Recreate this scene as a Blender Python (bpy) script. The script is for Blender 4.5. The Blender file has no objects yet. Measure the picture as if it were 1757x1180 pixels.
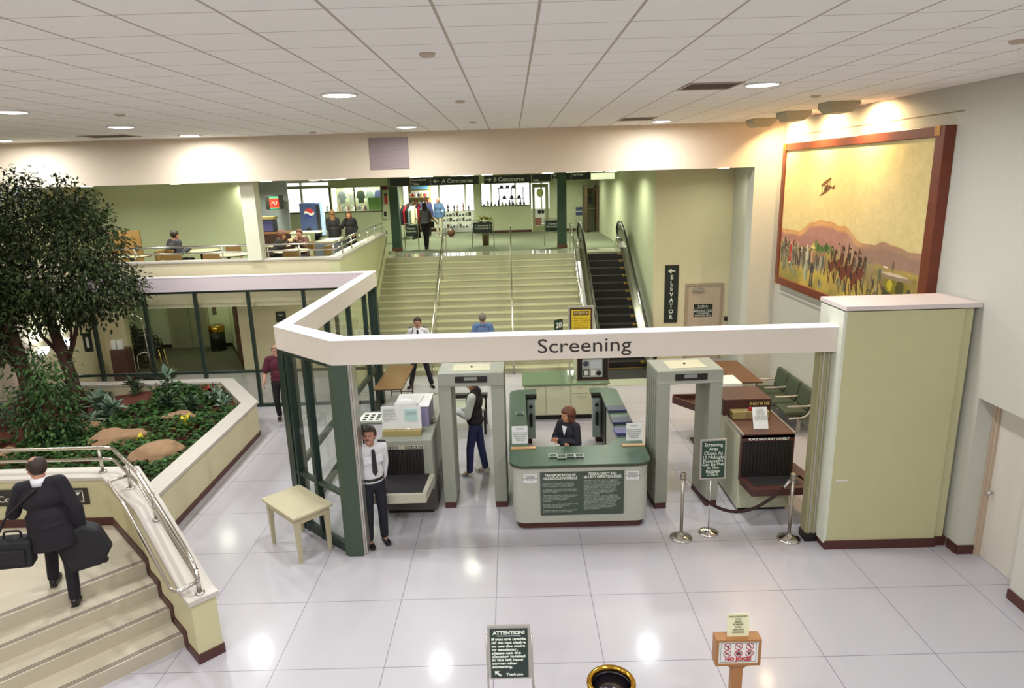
import bpy, bmesh, math, random
from math import sin, cos, pi, radians as R, sqrt, atan2
from mathutils import Vector as V, Matrix as Mx, noise as NZ
import numpy as np
random.seed(7)
SC = bpy.context.scene
COL = SC.collection

# ---------------------------------------------------------------- camera
cam = bpy.data.cameras.new('camera'); cam.sensor_width = 36.0; cam.lens = 1146.46 / 1757 * 36
cam.clip_end = 200
co = bpy.data.objects.new('camera', cam); COL.objects.link(co); SC.camera = co
_r = V((0.99960515, -0.00168716, -0.02804825)); _u = V((0.02761496, 0.24345449, 0.96951912)); _f = V((-0.00519274, 0.96991085, -0.24340495))
co.matrix_world = Mx(((_r.x, _u.x, -_f.x, 0.3365), (_r.y, _u.y, -_f.y, -8.7584), (_r.z, _u.z, -_f.z, 5.2437), (0, 0, 0, 1)))
# ---------------------------------------------------------------- world, view
W = bpy.data.worlds.new('daylight'); SC.world = W; W.use_nodes = True
W.node_tree.nodes['Background'].inputs[0].default_value = (1.0, 1.0, 0.98, 1)
W.node_tree.nodes['Background'].inputs[1].default_value = 3.0
SC.view_settings.view_transform = 'Standard'; SC.view_settings.look = 'None'
SC.view_settings.gamma = 1; SC.view_settings.use_curve_mapping = False
SC.view_settings.exposure = -0.34
LP, LG, LW, LF = 1.02, 1.2, .75, .75      # light scale: main hall, upper level, wall wash, lobby

# ---------------------------------------------------------------- materials
def hx(h):
    c = [int(h[i:i + 2], 16) / 255 for i in (0, 2, 4)]
    return tuple((x / 12.92 if x < .04045 else ((x + .055) / 1.055) ** 2.4) for x in c) + (1,)
_M = {}
def mat(name, h, rough=.6, metal=0, var=.06, scale=6, bump=0, bscale=60, em=0, emc=None, spec=.5, coat=0):
    if name in _M: return _M[name]
    m = bpy.data.materials.new(name); m.use_nodes = True; nt = m.node_tree; b = nt.nodes['Principled BSDF']
    c = hx(h); _M[name] = m
    tc = nt.nodes.new('ShaderNodeTexCoord')
    n = nt.nodes.new('ShaderNodeTexNoise'); n.inputs['Scale'].default_value = scale; n.inputs['Detail'].default_value = 4
    nt.links.new(tc.outputs['Object'], n.inputs['Vector'])
    mx = nt.nodes.new('ShaderNodeMix'); mx.data_type = 'RGBA'
    mx.inputs[6].default_value = tuple(max(0, x * (1 - var)) for x in c[:3]) + (1,)
    mx.inputs[7].default_value = tuple(min(1, x * (1 + var)) for x in c[:3]) + (1,)
    nt.links.new(n.outputs['Fac'], mx.inputs[0]); nt.links.new(mx.outputs[2], b.inputs['Base Color'])
    b.inputs['Roughness'].default_value = rough; b.inputs['Metallic'].default_value = metal
    b.inputs['Specular IOR Level'].default_value = spec; b.inputs['Coat Weight'].default_value = coat
    if bump:
        n2 = nt.nodes.new('ShaderNodeTexNoise'); n2.inputs['Scale'].default_value = bscale; n2.inputs['Detail'].default_value = 3
        nt.links.new(tc.outputs['Object'], n2.inputs['Vector'])
        bp = nt.nodes.new('ShaderNodeBump'); bp.inputs['Strength'].default_value = bump; bp.inputs['Distance'].default_value = .01
        nt.links.new(n2.outputs['Fac'], bp.inputs['Height']); nt.links.new(bp.outputs['Normal'], b.inputs['Normal'])
    if em:
        b.inputs['Emission Color'].default_value = hx(emc or h); b.inputs['Emission Strength'].default_value = em
    return m
def _n(nt, t, **k):
    n = nt.nodes.new(t)
    for a, v in k.items(): setattr(n, a, v)
    return n
def _math(nt, op, a, b=None):
    n = nt.nodes.new('ShaderNodeMath'); n.operation = op
    for i, x in enumerate((a, b)):
        if x is None: continue
        if hasattr(x, 'links'): nt.links.new(x, n.inputs[i])
        else: n.inputs[i].default_value = x
    return n.outputs[0]
def grid_line(nt, coord, period, off, w):
    a = _math(nt, 'SUBTRACT', coord, off); a = _math(nt, 'DIVIDE', a, period); a = _math(nt, 'ADD', a, .5)
    a = _math(nt, 'FRACT', a); a = _math(nt, 'SUBTRACT', a, .5); a = _math(nt, 'ABSOLUTE', a)
    return _math(nt, 'LESS_THAN', a, w / period / 2)
def tiled(name, base, line, px, ox, py, oy, wx, wy, rough, speck=.0, coat=0, swap=None, blotch=.03, pinkz=None):
    m = bpy.data.materials.new(name); m.use_nodes = True; nt = m.node_tree; b = nt.nodes['Principled BSDF']
    tc = _n(nt, 'ShaderNodeTexCoord'); sp = _n(nt, 'ShaderNodeSeparateXYZ'); nt.links.new(tc.outputs['Object'], sp.inputs[0])
    l = _math(nt, 'MAXIMUM', grid_line(nt, sp.outputs[0], px, ox, wx), grid_line(nt, sp.outputs[1], py, oy, wy))
    n = _n(nt, 'ShaderNodeTexNoise'); n.inputs['Scale'].default_value = 90; n.inputs['Detail'].default_value = 3
    nt.links.new(tc.outputs['Object'], n.inputs['Vector'])
    n3 = _n(nt, 'ShaderNodeTexNoise'); n3.inputs['Scale'].default_value = .8; n3.inputs['Detail'].default_value = 3
    nt.links.new(tc.outputs['Object'], n3.inputs['Vector'])
    c = hx(base)
    mx = _n(nt, 'ShaderNodeMix', data_type='RGBA')
    mx.inputs[6].default_value = tuple(x * (1 - speck) for x in c[:3]) + (1,)
    mx.inputs[7].default_value = tuple(min(1, x * (1 + speck)) for x in c[:3]) + (1,)
    nt.links.new(n.outputs['Fac'], mx.inputs[0])
    m3 = _n(nt, 'ShaderNodeMix', data_type='RGBA', blend_type='MULTIPLY'); m3.inputs[0].default_value = 1
    cr = _n(nt, 'ShaderNodeMapRange'); cr.inputs['To Min'].default_value = 1 - blotch; cr.inputs['To Max'].default_value = 1 + blotch
    nt.links.new(n3.outputs['Fac'], cr.inputs['Value']); nt.links.new(mx.outputs[2], m3.inputs[6]); nt.links.new(cr.outputs[0], m3.inputs[7])
    m2 = _n(nt, 'ShaderNodeMix', data_type='RGBA'); nt.links.new(l, m2.inputs[0]); nt.links.new(m3.outputs[2], m2.inputs[6])
    m2.inputs[7].default_value = hx(line); nt.links.new(m2.outputs[2], b.inputs['Base Color'])
    b.inputs['Roughness'].default_value = rough; b.inputs['Coat Weight'].default_value = coat; b.inputs['Coat Roughness'].default_value = .12
    return m
T = 1.2192
M_floor = tiled('terrazzo_floor', 'b0abb1', '77707a', T, 0, T, 0, .009, .009, .34, .05, .25)
M_ceil = tiled('ceiling_tile', 'eae7e4', 'ada496', .645, .54, .595, -4.37, .022, .012, .9, .05)
M_upceil = tiled('upper_ceiling_tile', 'c9c8b0', '8f8f78', .61, 0, .61, 0, .02, .02, .9, .04)
WALL = mat('cream_wall', 'cfc4a2', .75, var=.03, bump=.05, bscale=120)
WALLP = mat('header_plaster', 'd0c0ac', .8, var=.03, bump=.05, bscale=120)
WALLG = mat('pale_wall', 'bdbbb0', .75, var=.02)
OLIVE = mat('vinyl_wall', 'b9b48d', .7, var=.04, bump=.08, bscale=200)
GREENW = mat('sage_wall', 'bfc3a2', .75, var=.03)
BEAM = mat('beam_laminate', 'd2c7bb', .55, var=.03, bump=.03, bscale=200)
BEAMT = mat('beam_cap', 'e6dfe0', .5, var=.02)
MAROON = mat('maroon_base', '4a2420', .5)
FRAME = mat('dark_green_metal', '26362f', .35, metal=.3, var=.08)
FRAMEG = mat('green_pillar', '39483a', .45, var=.08)
ALU = mat('aluminium', 'b9b4ab', .35, metal=.7)
STEEL = mat('brushed_steel', 'c8c2bb', .22, metal=1, var=.05)
CHROME = mat('chrome', 'dcd8d4', .1, metal=1)
STONE = mat('cap_stone', 'bfb7ad', .45, var=.05, scale=20)
STAIR = mat('stair_terrazzo', 'aaa68a', .5, var=.05, scale=60)
STAIRL = mat('stair_left_stone', 'b5aa96', .5, var=.08, scale=30)
GROOVE = mat('nosing_strip', '5a4c46', .6)
CARPET = mat('grey_green_carpet', '6f745c', .95, var=.15, scale=40)
DCARPET = mat('lobby_carpet', '4e4a38', .95, var=.3, scale=50)
POLISH = mat('polished_landing', 'c9c8b4', .12, var=.04, coat=.5)
BLACK = mat('black_plastic', '15120f', .45)
BLACKM = mat('black_satin_metal', '1b1714', .3, metal=.3)
WHITEP = mat('white_paper', 'd8d7d4', .8, var=.02)
SIGNG = mat('sign_green', '1f3a29', .45, var=.05)
SIGNK = mat('sign_black', '1e2320', .45)
LETW = mat('white_lettering', 'e6e8dc', .6, var=.01)
LETK = mat('dark_lettering', '2d2420', .6, var=.01)
LETR = mat('red_lettering', 'b5162e', .6, var=.01)
MULCH = mat('mulch', '5b2a1c', .95, var=.5, scale=25, bump=.6, bscale=40)
ROCK = mat('sandstone_rock', '8d6f52', .9, var=.25, scale=8, bump=.5, bscale=14)
BARK = mat('brown_bark', '4d3028', .9, var=.3, scale=12, bump=.5, bscale=30)
BRASS = mat('polished_brass', 'c89b3c', .15, metal=1, var=.03)
WOODO = mat('oak_wood', '9c6a3c', .45, var=.15, scale=5)
WOODW = mat('walnut_laminate', '7a5a36', .35, var=.12, scale=4)
WOODB = mat('brown_laminate', '69442a', .35, var=.1, scale=4)
WOODF = mat('mahogany_frame', '6a2f1c', .4, var=.2, scale=5)
GREYM = mat('grey_machine', '8f9083', .45, var=.05)
GREYD = mat('dark_grey_panel', '4c4644', .5, var=.06)
SILVER = mat('beige_grey_metal', 'a9a496', .4, metal=.1)
DESKB = mat('speckled_laminate', 'aeaea2', .5, var=.12, scale=120)
DESKT = mat('green_laminate_top', '3c5244', .3, var=.05, scale=20)
XMAR = mat('maroon_machine', '4a2822', .45, var=.06)
XSIDE = mat('machine_side_cream', 'bdbfa4', .45, var=.04)
YELLOW = mat('yellow_paint', 'd8bd1e', .5)
DOORM = mat('door_paint', 'b5a18c', .55, var=.03)
DOORG = mat('grey_door_paint', 'c9c2b6', .55, var=.02)
VENT = mat('vent_grille', '8c7d7c', .6)
def m_glass(name, tint=(.965, .98, .97), fres=1.45, refl=1.0):
    m = bpy.data.materials.new(name); m.use_nodes = True; nt = m.node_tree; nt.nodes.remove(nt.nodes['Principled BSDF'])
    o = nt.nodes['Material Output']; t = _n(nt, 'ShaderNodeBsdfTransparent'); t.inputs[0].default_value = tint + (1,)
    g = _n(nt, 'ShaderNodeBsdfGlossy'); g.inputs['Roughness'].default_value = .02
    f = _n(nt, 'ShaderNodeFresnel'); f.inputs[0].default_value = fres
    mx = _n(nt, 'ShaderNodeMixShader'); ge = _n(nt, 'ShaderNodeNewGeometry'); bf = _math(nt, 'SUBTRACT', 1.0, ge.outputs['Backfacing']); nt.links.new(_math(nt, 'MULTIPLY', f.outputs[0], bf), mx.inputs[0]); nt.links.new(t.outputs[0], mx.inputs[1]); nt.links.new(g.outputs[0], mx.inputs[2])
    nt.links.new(mx.outputs[0], o.inputs[0]); return m
GLASS = m_glass('clear_glass')
def m_attr(name, rough=.7):
    m = bpy.data.materials.new(name); m.use_nodes = True; nt = m.node_tree; b = nt.nodes['Principled BSDF']
    a = _n(nt, 'ShaderNodeAttribute'); a.attribute_name = 'col'; nt.links.new(a.outputs['Color'], b.inputs['Base Color'])
    b.inputs['Roughness'].default_value = rough; return m

# ---------------------------------------------------------------- mesh builder
def wmat(o):
    m = o.matrix_basis.copy(); p = o.parent
    while p: m = p.matrix_basis @ m; p = p.parent
    return m
def link(name, me, m=None, parent=None, loc=None, world=True):
    if m and not me.materials: me.materials.append(m)
    o = bpy.data.objects.new(name, me); COL.objects.link(o)
    if parent is not None:
        o.parent = parent
        if world: me.transform(wmat(parent).inverted())
    elif loc is not None:
        me.transform(Mx.Translation(-V(loc))); o.location = loc
    return o
class MB:
    def __init__(s): s.v = []; s.f = []; s.s = []
    def add(s, vs, fs, smooth=False, M=None):
        n = len(s.v)
        s.v += [tuple((M @ V(p)) if M else p) for p in vs]
        s.f += [tuple(i + n for i in f) for f in fs]; s.s += [smooth] * len(fs); return s
    def box(s, x0, x1, y0, y1, z0, z1, M=None):
        vs = [(x, y, z) for z in (z0, z1) for x, y in ((x0, y0), (x1, y0), (x1, y1), (x0, y1))]
        return s.add(vs, [(3, 2, 1, 0), (4, 5, 6, 7), (0, 1, 5, 4), (1, 2, 6, 5), (2, 3, 7, 6), (3, 0, 4, 7)], M=M)
    def prism(s, poly, z0, z1, M=None):
        a = sum(poly[i][0] * poly[(i + 1) % len(poly)][1] - poly[(i + 1) % len(poly)][0] * poly[i][1] for i in range(len(poly)))
        if a < 0: poly = poly[::-1]
        n = len(poly); g = lambda z, p: z(p) if callable(z) else z
        vs = [(p[0], p[1], g(z0, p)) for p in poly] + [(p[0], p[1], g(z1, p)) for p in poly]
        fs = [tuple(range(n - 1, -1, -1)), tuple(range(n, 2 * n))] + [(i, (i + 1) % n, n + (i + 1) % n, n + i) for i in range(n)]
        return s.add(vs, fs, M=M)
    def tube(s, pts, r, n=10, caps=True, M=None, closed=False):
        pts = [V(p) for p in pts]; k = len(pts); rs = r if isinstance(r, (list, tuple)) else [r] * k
        vs = []; up = None
        for i, p in enumerate(pts):
            if closed: d = (pts[(i + 1) % k] - pts[i - 1])
            else: d = pts[min(i + 1, k - 1)] - pts[max(i - 1, 0)]
            if 0 < i < k - 1:
                d = ((pts[i + 1] - p).normalized() + (p - pts[i - 1]).normalized())
            if d.length < 1e-9: d = V((0, 0, 1))
            d.normalize()
            if up is None: up = V((0, 0, 1)) if abs(d.z) < .9 else V((0, 1, 0))
            x = d.cross(up); x = x.normalized() if x.length > 1e-6 else V((1, 0, 0)); y = x.cross(d).normalized(); up = y
            sc = 1
            if 0 < i < k - 1:
                c = d.dot((pts[i + 1] - p).normalized()); sc = 1 / max(.6, c)
            for j in range(n):
                a = 2 * pi * j / n; vs.append(p + rs[i] * sc * (cos(a) * x + sin(a) * y))
        fs = [(i * n + j, i * n + (j + 1) % n, (i + 1) * n + (j + 1) % n, (i + 1) * n + j) for i in range(k - 1) for j in range(n)]
        if closed: fs += [((k - 1) * n + j, (k - 1) * n + (j + 1) % n, (j + 1) % n, j) for j in range(n)]
        elif caps: fs += [tuple(range(n - 1, -1, -1)), tuple((k - 1) * n + j for j in range(n))]
        return s.add(vs, fs, True, M)
    def lathe(s, prof, c=(0, 0, 0), n=24, M=None, closed=False):
        k = len(prof)
        vs = [(c[0] + r * cos(2 * pi * j / n), c[1] + r * sin(2 * pi * j / n), c[2] + z) for r, z in prof for j in range(n)]
        fs = [(i * n + j, i * n + (j + 1) % n, (i + 1) * n + (j + 1) % n, (i + 1) * n + j) for i in range(k - 1) for j in range(n)]
        if closed: fs += [((k - 1) * n + j, (k - 1) * n + (j + 1) % n, (j + 1) % n, j) for j in range(n)]
        else: fs += [tuple(range(n - 1, -1, -1)), tuple((k - 1) * n + j for j in range(n))]
        return s.add(vs, fs, True, M)
    def ell(s, c, r, n=12, k=8, M=None):
        vs = [(c[0], c[1], c[2] - r[2])]
        for i in range(1, k):
            a = -pi / 2 + pi * i / k
            vs += [(c[0] + r[0] * cos(a) * cos(2 * pi * j / n), c[1] + r[1] * cos(a) * sin(2 * pi * j / n), c[2] + r[2] * sin(a)) for j in range(n)]
        vs.append((c[0], c[1], c[2] + r[2])); L = len(vs) - 1
        fs = [(0, 1 + (j + 1) % n, 1 + j) for j in range(n)]
        fs += [(1 + i * n + j, 1 + i * n + (j + 1) % n, 1 + (i + 1) * n + (j + 1) % n, 1 + (i + 1) * n + j) for i in range(k - 2) for j in range(n)]
        fs += [(L, L - n + j, L - n + (j + 1) % n) for j in range(n)]
        return s.add(vs, fs, True, M)
    def cap(s, a, b, ra, rb, n=12):
        a, b = V(a), V(b); d = b - a; L = d.length
        if L < 1e-6: return s.ell(a, (ra, ra, ra))
        q = d.to_track_quat('Z', 'Y').to_matrix().to_4x4(); M = Mx.Translation(a) @ q
        prof = [(ra * cos(t), ra * sin(t)) for t in (-1.35, -.9, -.45, 0)] + [(rb * cos(t), L + rb * sin(t)) for t in (0, .45, .9, 1.35)]
        return s.lathe(prof, n=n, M=M)
    def mesh(s, name='m'):
        me = bpy.data.meshes.new(name); me.from_pydata([tuple(p) for p in s.v], [], s.f)
        me.polygons.foreach_set('use_smooth', s.s); me.update(); return me
    def build(s, name, m, parent=None, loc=None, bev=0, world=True, kind=None, sharp=True):
        me = s.mesh(name); o = link(name, me, m, parent, loc, world)
        if bev:
            b = o.modifiers.new('bevel', 'BEVEL'); b.width = bev; b.segments = 2; b.limit_method = 'ANGLE'; b.angle_limit = R(40)
        if kind: o['kind'] = kind
        return o
def frame(c, rz=0): return Mx.Translation(V(c)) @ Mx.Rotation(rz, 4, 'Z')
def tag(o, label, cat, group=None, kind=None):
    o['label'] = label; o['category'] = cat
    if group: o['group'] = group
    if kind: o['kind'] = kind
    return o
def thing(name, label, cat, loc=(0, 0, 0), rz=0, group=None):
    o = bpy.data.objects.new(name, None); COL.objects.link(o); o.location = loc; o.rotation_euler = (0, 0, rz)
    o.empty_display_size = .1
    return tag(o, label, cat, group)
def copy_tree(o, parent=None):
    c = o.copy(); COL.objects.link(c); c.parent = parent
    for ch in list(o.children): copy_tree(ch, c)
    return c
def struct(name, mb, m, bev=0): return mb.build(name, m, bev=bev, kind='structure')
def arc(pts, r, n=5):
    """polyline with its corners rounded to radius r"""
    pts = [V(p) for p in pts]; out = [pts[0]]
    for i in range(1, len(pts) - 1):
        a, b, c = pts[i - 1], pts[i], pts[i + 1]; d1 = (a - b); d2 = (c - b)
        t = min(r, d1.length * .45, d2.length * .45); p = b + d1.normalized() * t; q = b + d2.normalized() * t
        for k in range(n + 1):
            u = k / n; out.append((1 - u) ** 2 * p + 2 * u * (1 - u) * b + u * u * q)
    return out + [pts[-1]]
# text: origin lower-left, rx = right direction, up = up direction
def text(s, size, m, parent, pos, right=(1, 0, 0), up=(0, 0, 1), align='LEFT', ext=.001, name='lettering', sx=1, bold=0, ls=1.0, width=None):
    cu = bpy.data.curves.new('t', 'FONT'); cu.body = s; cu.size = size; cu.align_x = align; cu.extrude = ext; cu.space_line = ls
    cu.resolution_u = 3; cu.offset = bold
    o = bpy.data.objects.new('t', cu); COL.objects.link(o)
    dg = bpy.context.evaluated_depsgraph_get(); me = bpy.data.meshes.new_from_object(o.evaluated_get(dg))
    bpy.data.objects.remove(o); bpy.data.curves.remove(cu)
    r, u = V(right).normalized(), V(up).normalized(); n = r.cross(u)
    if width:
        xs = [v.co.x for v in me.vertices]; w = max(xs) - min(xs); sx = width / w
    me.transform(Mx(((r.x * sx, u.x, n.x, pos[0]), (r.y * sx, u.y, n.y, pos[1]), (r.z * sx, u.z, n.z, pos[2]), (0, 0, 0, 1))))
    me.materials.clear(); return link(name, me, m, parent)
def area(parent_name, loc, size, power, color=(1, 1, 1), direction=(0, 0, -1), shape='DISK', sy=None, spread=pi, parent=None):
    l = bpy.data.lights.new(parent_name, 'AREA'); l.shape = shape; l.size = size; l.energy = power; l.color = color; l.spread = spread
    if sy: l.size_y = sy
    o = bpy.data.objects.new(parent_name, l); COL.objects.link(o)
    m = Mx.Translation(V(loc)) @ V(direction).to_track_quat('-Z', 'Y').to_matrix().to_4x4()
    if parent is not None: o.parent = parent; m = wmat(parent).inverted() @ m
    o.matrix_basis = m; return o
def remeshed(mb, voxel, smooth=2, name='m'):
    me = mb.mesh(name); o = bpy.data.objects.new('tmp', me); COL.objects.link(o)
    r = o.modifiers.new('r', 'REMESH'); r.mode = 'VOXEL'; r.voxel_size = voxel; r.use_smooth_shade = True
    if smooth: s = o.modifiers.new('s', 'SMOOTH'); s.factor = .5; s.iterations = smooth
    dg = bpy.context.evaluated_depsgraph_get(); out = bpy.data.meshes.new_from_object(o.evaluated_get(dg))
    bpy.data.objects.remove(o); bpy.data.meshes.remove(me)
    out.polygons.foreach_set('use_smooth', [True] * len(out.polygons)); return out

# ================================================================ SETTING
CZ = 6.25; HB = 5.29; WX = 6.36; UZ = 2.7
# floor, with a hole for nothing: planter and landing stand on it
struct('floor', MB().box(-12, 7.2, -11.2, 9.8, -.2, 0), M_floor)
struct('floor_upper', MB().box(-3.95, 4.27, 14.8, 23, 2.5, 2.69).box(-13, -3.95, 7.2, 28, 2.5, 2.69).box(-3.95, 4.27, 23, 28, 2.5, 2.69), CARPET)
struct('floor_landing_strip', MB().box(-3.93, 4.25, 13.76, 14.85, 2.4, 2.7), POLISH)
struct('floor_lobby', MB().box(-12.2, -6, 9.8, 13, -.2, .01), DCARPET)
struct('ceiling', MB().box(-11.6, 7.2, -11.2, 7.0, CZ, CZ + .15), M_ceil)
struct('ceiling_upper', MB().box(-13.2, 7, 6.95, 28.2, HB + .04, HB + .2), M_upceil)
struct('ceiling_lobby', MB().box(-12.2, -4.0, 6.9, 13, 2.42, 2.5), WALL)
struct('wall_header', MB().box(-11.4, WX + .3, 6.55, 6.95, HB, CZ), WALLP)
struct('wall_left', MB().box(-11.6, -11.4, -11.2, 6.95, 0, CZ), WALLP)
struct('wall_behind_camera', MB().box(-11.6, 7.2, -11.4, -11.2, 0, CZ), WALLG)
# right wall: opening for the grey door
w = MB().box(WX, 6.72, -.49, 9.8, 0, CZ).box(WX, 6.72, -11.2, -1.49, 0, CZ).box(WX, 6.72, -1.49, -.49, 2.27, CZ)
struct('wall_right', w, WALLG)
struct('wall_right_outer', MB().box(6.72, 7.0, -11.2, 9.8, 0, CZ), WALLG)
struct('wall_right_return', MB().box(5.75, WX, 6.55, 6.97, 0, HB), WALLG)
struct('wall_elevator', MB().box(4.27, WX + .4, 9.8, 10.0, 0, HB + .1), WALL)
struct('wall_escalator', MB().box(4.27, 4.45, 10.0, 23, 0, HB + .1), GREENW)
# thin panel joint above the painting and ledge under it
struct('trim_1', MB().box(WX - .004, WX + .01, .56, 6.12, 5.91, 5.925), mat('joint_shadow', '8a7355', .8))
struct('trim_2', MB().box(WX - .06, WX + .01, .56, 6.12, 2.56, 2.6), WALLG)
# stair side wall with the sloped parapet line at its top
sw = MB().prism([(-3.75, 7.0), (-3.95, 14.3), (-4.2, 14.3), (-4.0, 7.0)], 0, 3.46)
struct('wall_stair_left', sw, mat('stairwell_wall', 'c6c69a', .7, var=.03))
struct('trim_3', MB().prism([(-3.71, 6.96), (-3.91, 14.34), (-4.24, 14.34), (-4.04, 6.96)], 3.46, 3.52), STONE)
struct('wall_terrace', MB().box(-11.4, -4.0, 7.0, 7.2, 2.43, 3.48), WALL)
struct('trim_4', MB().box(-11.4, -4.04, 6.96, 7.24, 3.48, 3.52), STONE)
c = struct('wall_terrace_column', MB().box(-5.86, -5.54, 6.9, 7.22, 3.5, HB + .04), mat('column_paint', 'd2d0b8', .7))
struct('wall_terrace_back', MB().box(-13, -7.95, 12.5, 12.7, UZ, HB + .1), GREENW)
struct('wall_kitchen', MB().box(-9.2, -7.2, 14.2, 14.35, UZ, HB + .1), mat('kitchen_wall', 'b9c0c4', .5))
struct('wall_far_left', MB().box(-13.2, -13, 6.95, 28.2, 0, HB + .2), WALL)
# lobby behind the glass
struct('wall_lobby', MB().box(-11.4, -10.75, 9.8, 10, 0, 2.5).box(-7.5, -3.9, 9.8, 10, 0, 2.5).box(-10.75, -7.5, 9.8, 10, 2.08, 2.5), WALL)
struct('wall_lobby_back', MB().box(-12.4, -6, 12.9, 13.1, 0, 2.5), GREENW)
struct('wall_lobby_right', MB().prism([(-7.5, 9.8), (-7.6, 10.2), (-9.1, 12.9), (-6.5, 12.9), (-6.5, 9.9)], 0, 2.5), GREENW)
struct('wall_lobby_left', MB().box(-12.4, -12.2, 9.8, 13, 0, 2.5).box(-12.2, -11.4, 9.8, 9.95, 0, 2.5), GREENW)
struct('wall_lobby_side', MB().box(-11.6, -11.4, 6.9, 9.9, 0, 2.5), WALL)
struct('baseboard_lobby', MB().box(-12.2, -10.9, 12.87, 12.9, 0, .12).box(-9.9, -9.1, 12.87, 12.9, 0, .12).prism([(-7.63, 10.2), (-7.67, 10.2), (-9.14, 12.88), (-9.1, 12.88)], 0, .1), BLACK)
struct('wall_under_terrace', MB().box(-4.1, -3.9, 7.0, 9.9, 0, 2.5), WALL)
# baseboards at right
struct('baseboard_right', MB().box(WX - .025, WX, -.49, -.3, 0, .13).box(WX - .025, WX, -11, -1.49, 0, .13).box(WX - .005, 6.58, -.51, -.49, 0, .13), MAROON)
# floor border beside planter
struct('trim_5', MB().prism([(-5.0, .75), (-4.97, .75), (-5.1, 4.9), (-5.13, 4.9)], 0, .003), mat('border_line', '9a9092', .5))
# shop level walls
gw = MB().box(-9.6, -4.6, 19, 19.2, UZ, 4.05).box(-4.95, -4.6, 19, 19.2, 4.05, HB + .1).box(-9.6, -8.95, 19, 19.2, 4.05, HB + .1).box(-7.05, -6.98, 19, 19.2, 4.05, HB + .1).box(-6.98, -4.95, 19, 19.2, 4.98, HB + .1).box(-8.95, -7.05, 19, 19.2, 4.98, 5.1)
struct('wall_gift_shop', gw, GREENW)
struct('wall_gift_shop_side', MB().box(-4.8, -4.6, 19.2, 22.6, UZ, HB + .1), GREENW)
bw = MB().box(-1.42, 1.25, 22.9, 23.1, UZ, 3.93).box(-1.42, -1.05, 22.9, 23.1, 3.93, HB + .1).box(1.17, 1.25, 22.9, 23.1, 3.93, HB + .1).box(-1.05, 1.17, 22.9, 23.1, 4.95, HB + .1).box(1.25, 2.1, 22.9, 23.1, 4.9, HB + .1).box(2.1, 4.4, 22.9, 23.1, UZ, HB + .1).box(-4.8, -1.42, 22.9, 23.1, 5.02, HB + .1)
struct('wall_shop_front', bw, GREENW)
struct('wall_shop_sill', MB().box(-4.8, -1.42, 24.6, 24.7, UZ, 2.86), MAROON)
fw = MB().box(-13, 4.4, 28, 28.2, UZ, 3.5).box(-13, 4.4, 28, 28.2, 5.2, HB + .2)
for x in (-13, -11, -9, -7.1, -5, -3.6, -2.2, -.8, .5, 1.9, 3.3, 4.3): fw.box(x, x + .1, 28, 28.2, 3.5, 5.2)
struct('wall_windows', fw, WALLG)
struct('baseboard_shop', MB().box(-1.42, 1.25, 22.87, 22.9, UZ, 2.8).box(2.1, 4.27, 22.87, 22.9, UZ, 2.8), MAROON)
struct('wall_shop_right', MB().box(4.27, 4.45, 23, 28.2, UZ, HB + .1), WALLG)

# doors of the setting
d = struct('door_1', MB().box(6.64, 6.69, -1.49, -.53, .005, 2.25), DOORG)
f = MB().box(6.58, 6.70, -.53, -.485, 0, 2.27).box(6.6, 6.64, -.56, -.49, 0, 2.27); f.build('door_frame', DOORM, d)
MB().lathe([(.012, 0), (.012, .04), (.03, .045), (.034, .065), (.02, .085)], M=Mx.Translation((6.64, -.62, .98)) @ Mx.Rotation(-pi / 2, 4, 'Y'), n=16).build('door_knob', CHROME, d)
d = struct('door_2', MB().box(5.21, 6.13, 9.77, 9.8, 0, 2.12), DOORM)
MB().box(5.14, 5.21, 9.75, 9.8, 0, 2.12).box(6.13, 6.2, 9.75, 9.8, 0, 2.12).box(5.14, 6.2, 9.75, 9.8, 2.12, 2.19).build('door_frame', mat('door_frame_paint', 'a08c78', .5), d)
MB().box(5.33, 5.63, 9.69, 9.77, 1.97, 2.05).build('door_closer', ALU, d, bev=.008)
MB().tube([(5.6, 9.72, 2.05), (5.5, 9.68, 2.09), (5.4, 9.74, 2.12)], .01).build('closer_arm', ALU, d)
MB().lathe([(.03, 0), (.015, .02), (.03, .05), (.01, .07)], M=Mx.Translation((6.04, 9.77, .95)) @ Mx.Rotation(pi / 2, 4, 'X'), n=14).build('door_knob', CHROME, d)
sg = MB().box(5.39, 5.92, 9.765, 9.77, 1.48, 1.6).build('warning_sign', SIGNK, d)
sg2 = MB().box(5.39, 5.92, 9.765, 9.77, 1.24, 1.47).build('warning_sign', SIGNK, d)
text('S.I.D.A.', .1, LETW, sg, (5.655, 9.763, 1.505), align='CENTER')
text('RESTRICTED', .1, LETW, sg2, (5.655, 9.763, 1.37), align='CENTER', width=.5)
text('AUTHORIZED\nPERSONNEL ONLY', .055, LETW, sg2, (5.655, 9.763, 1.315), align='CENTER')
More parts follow.
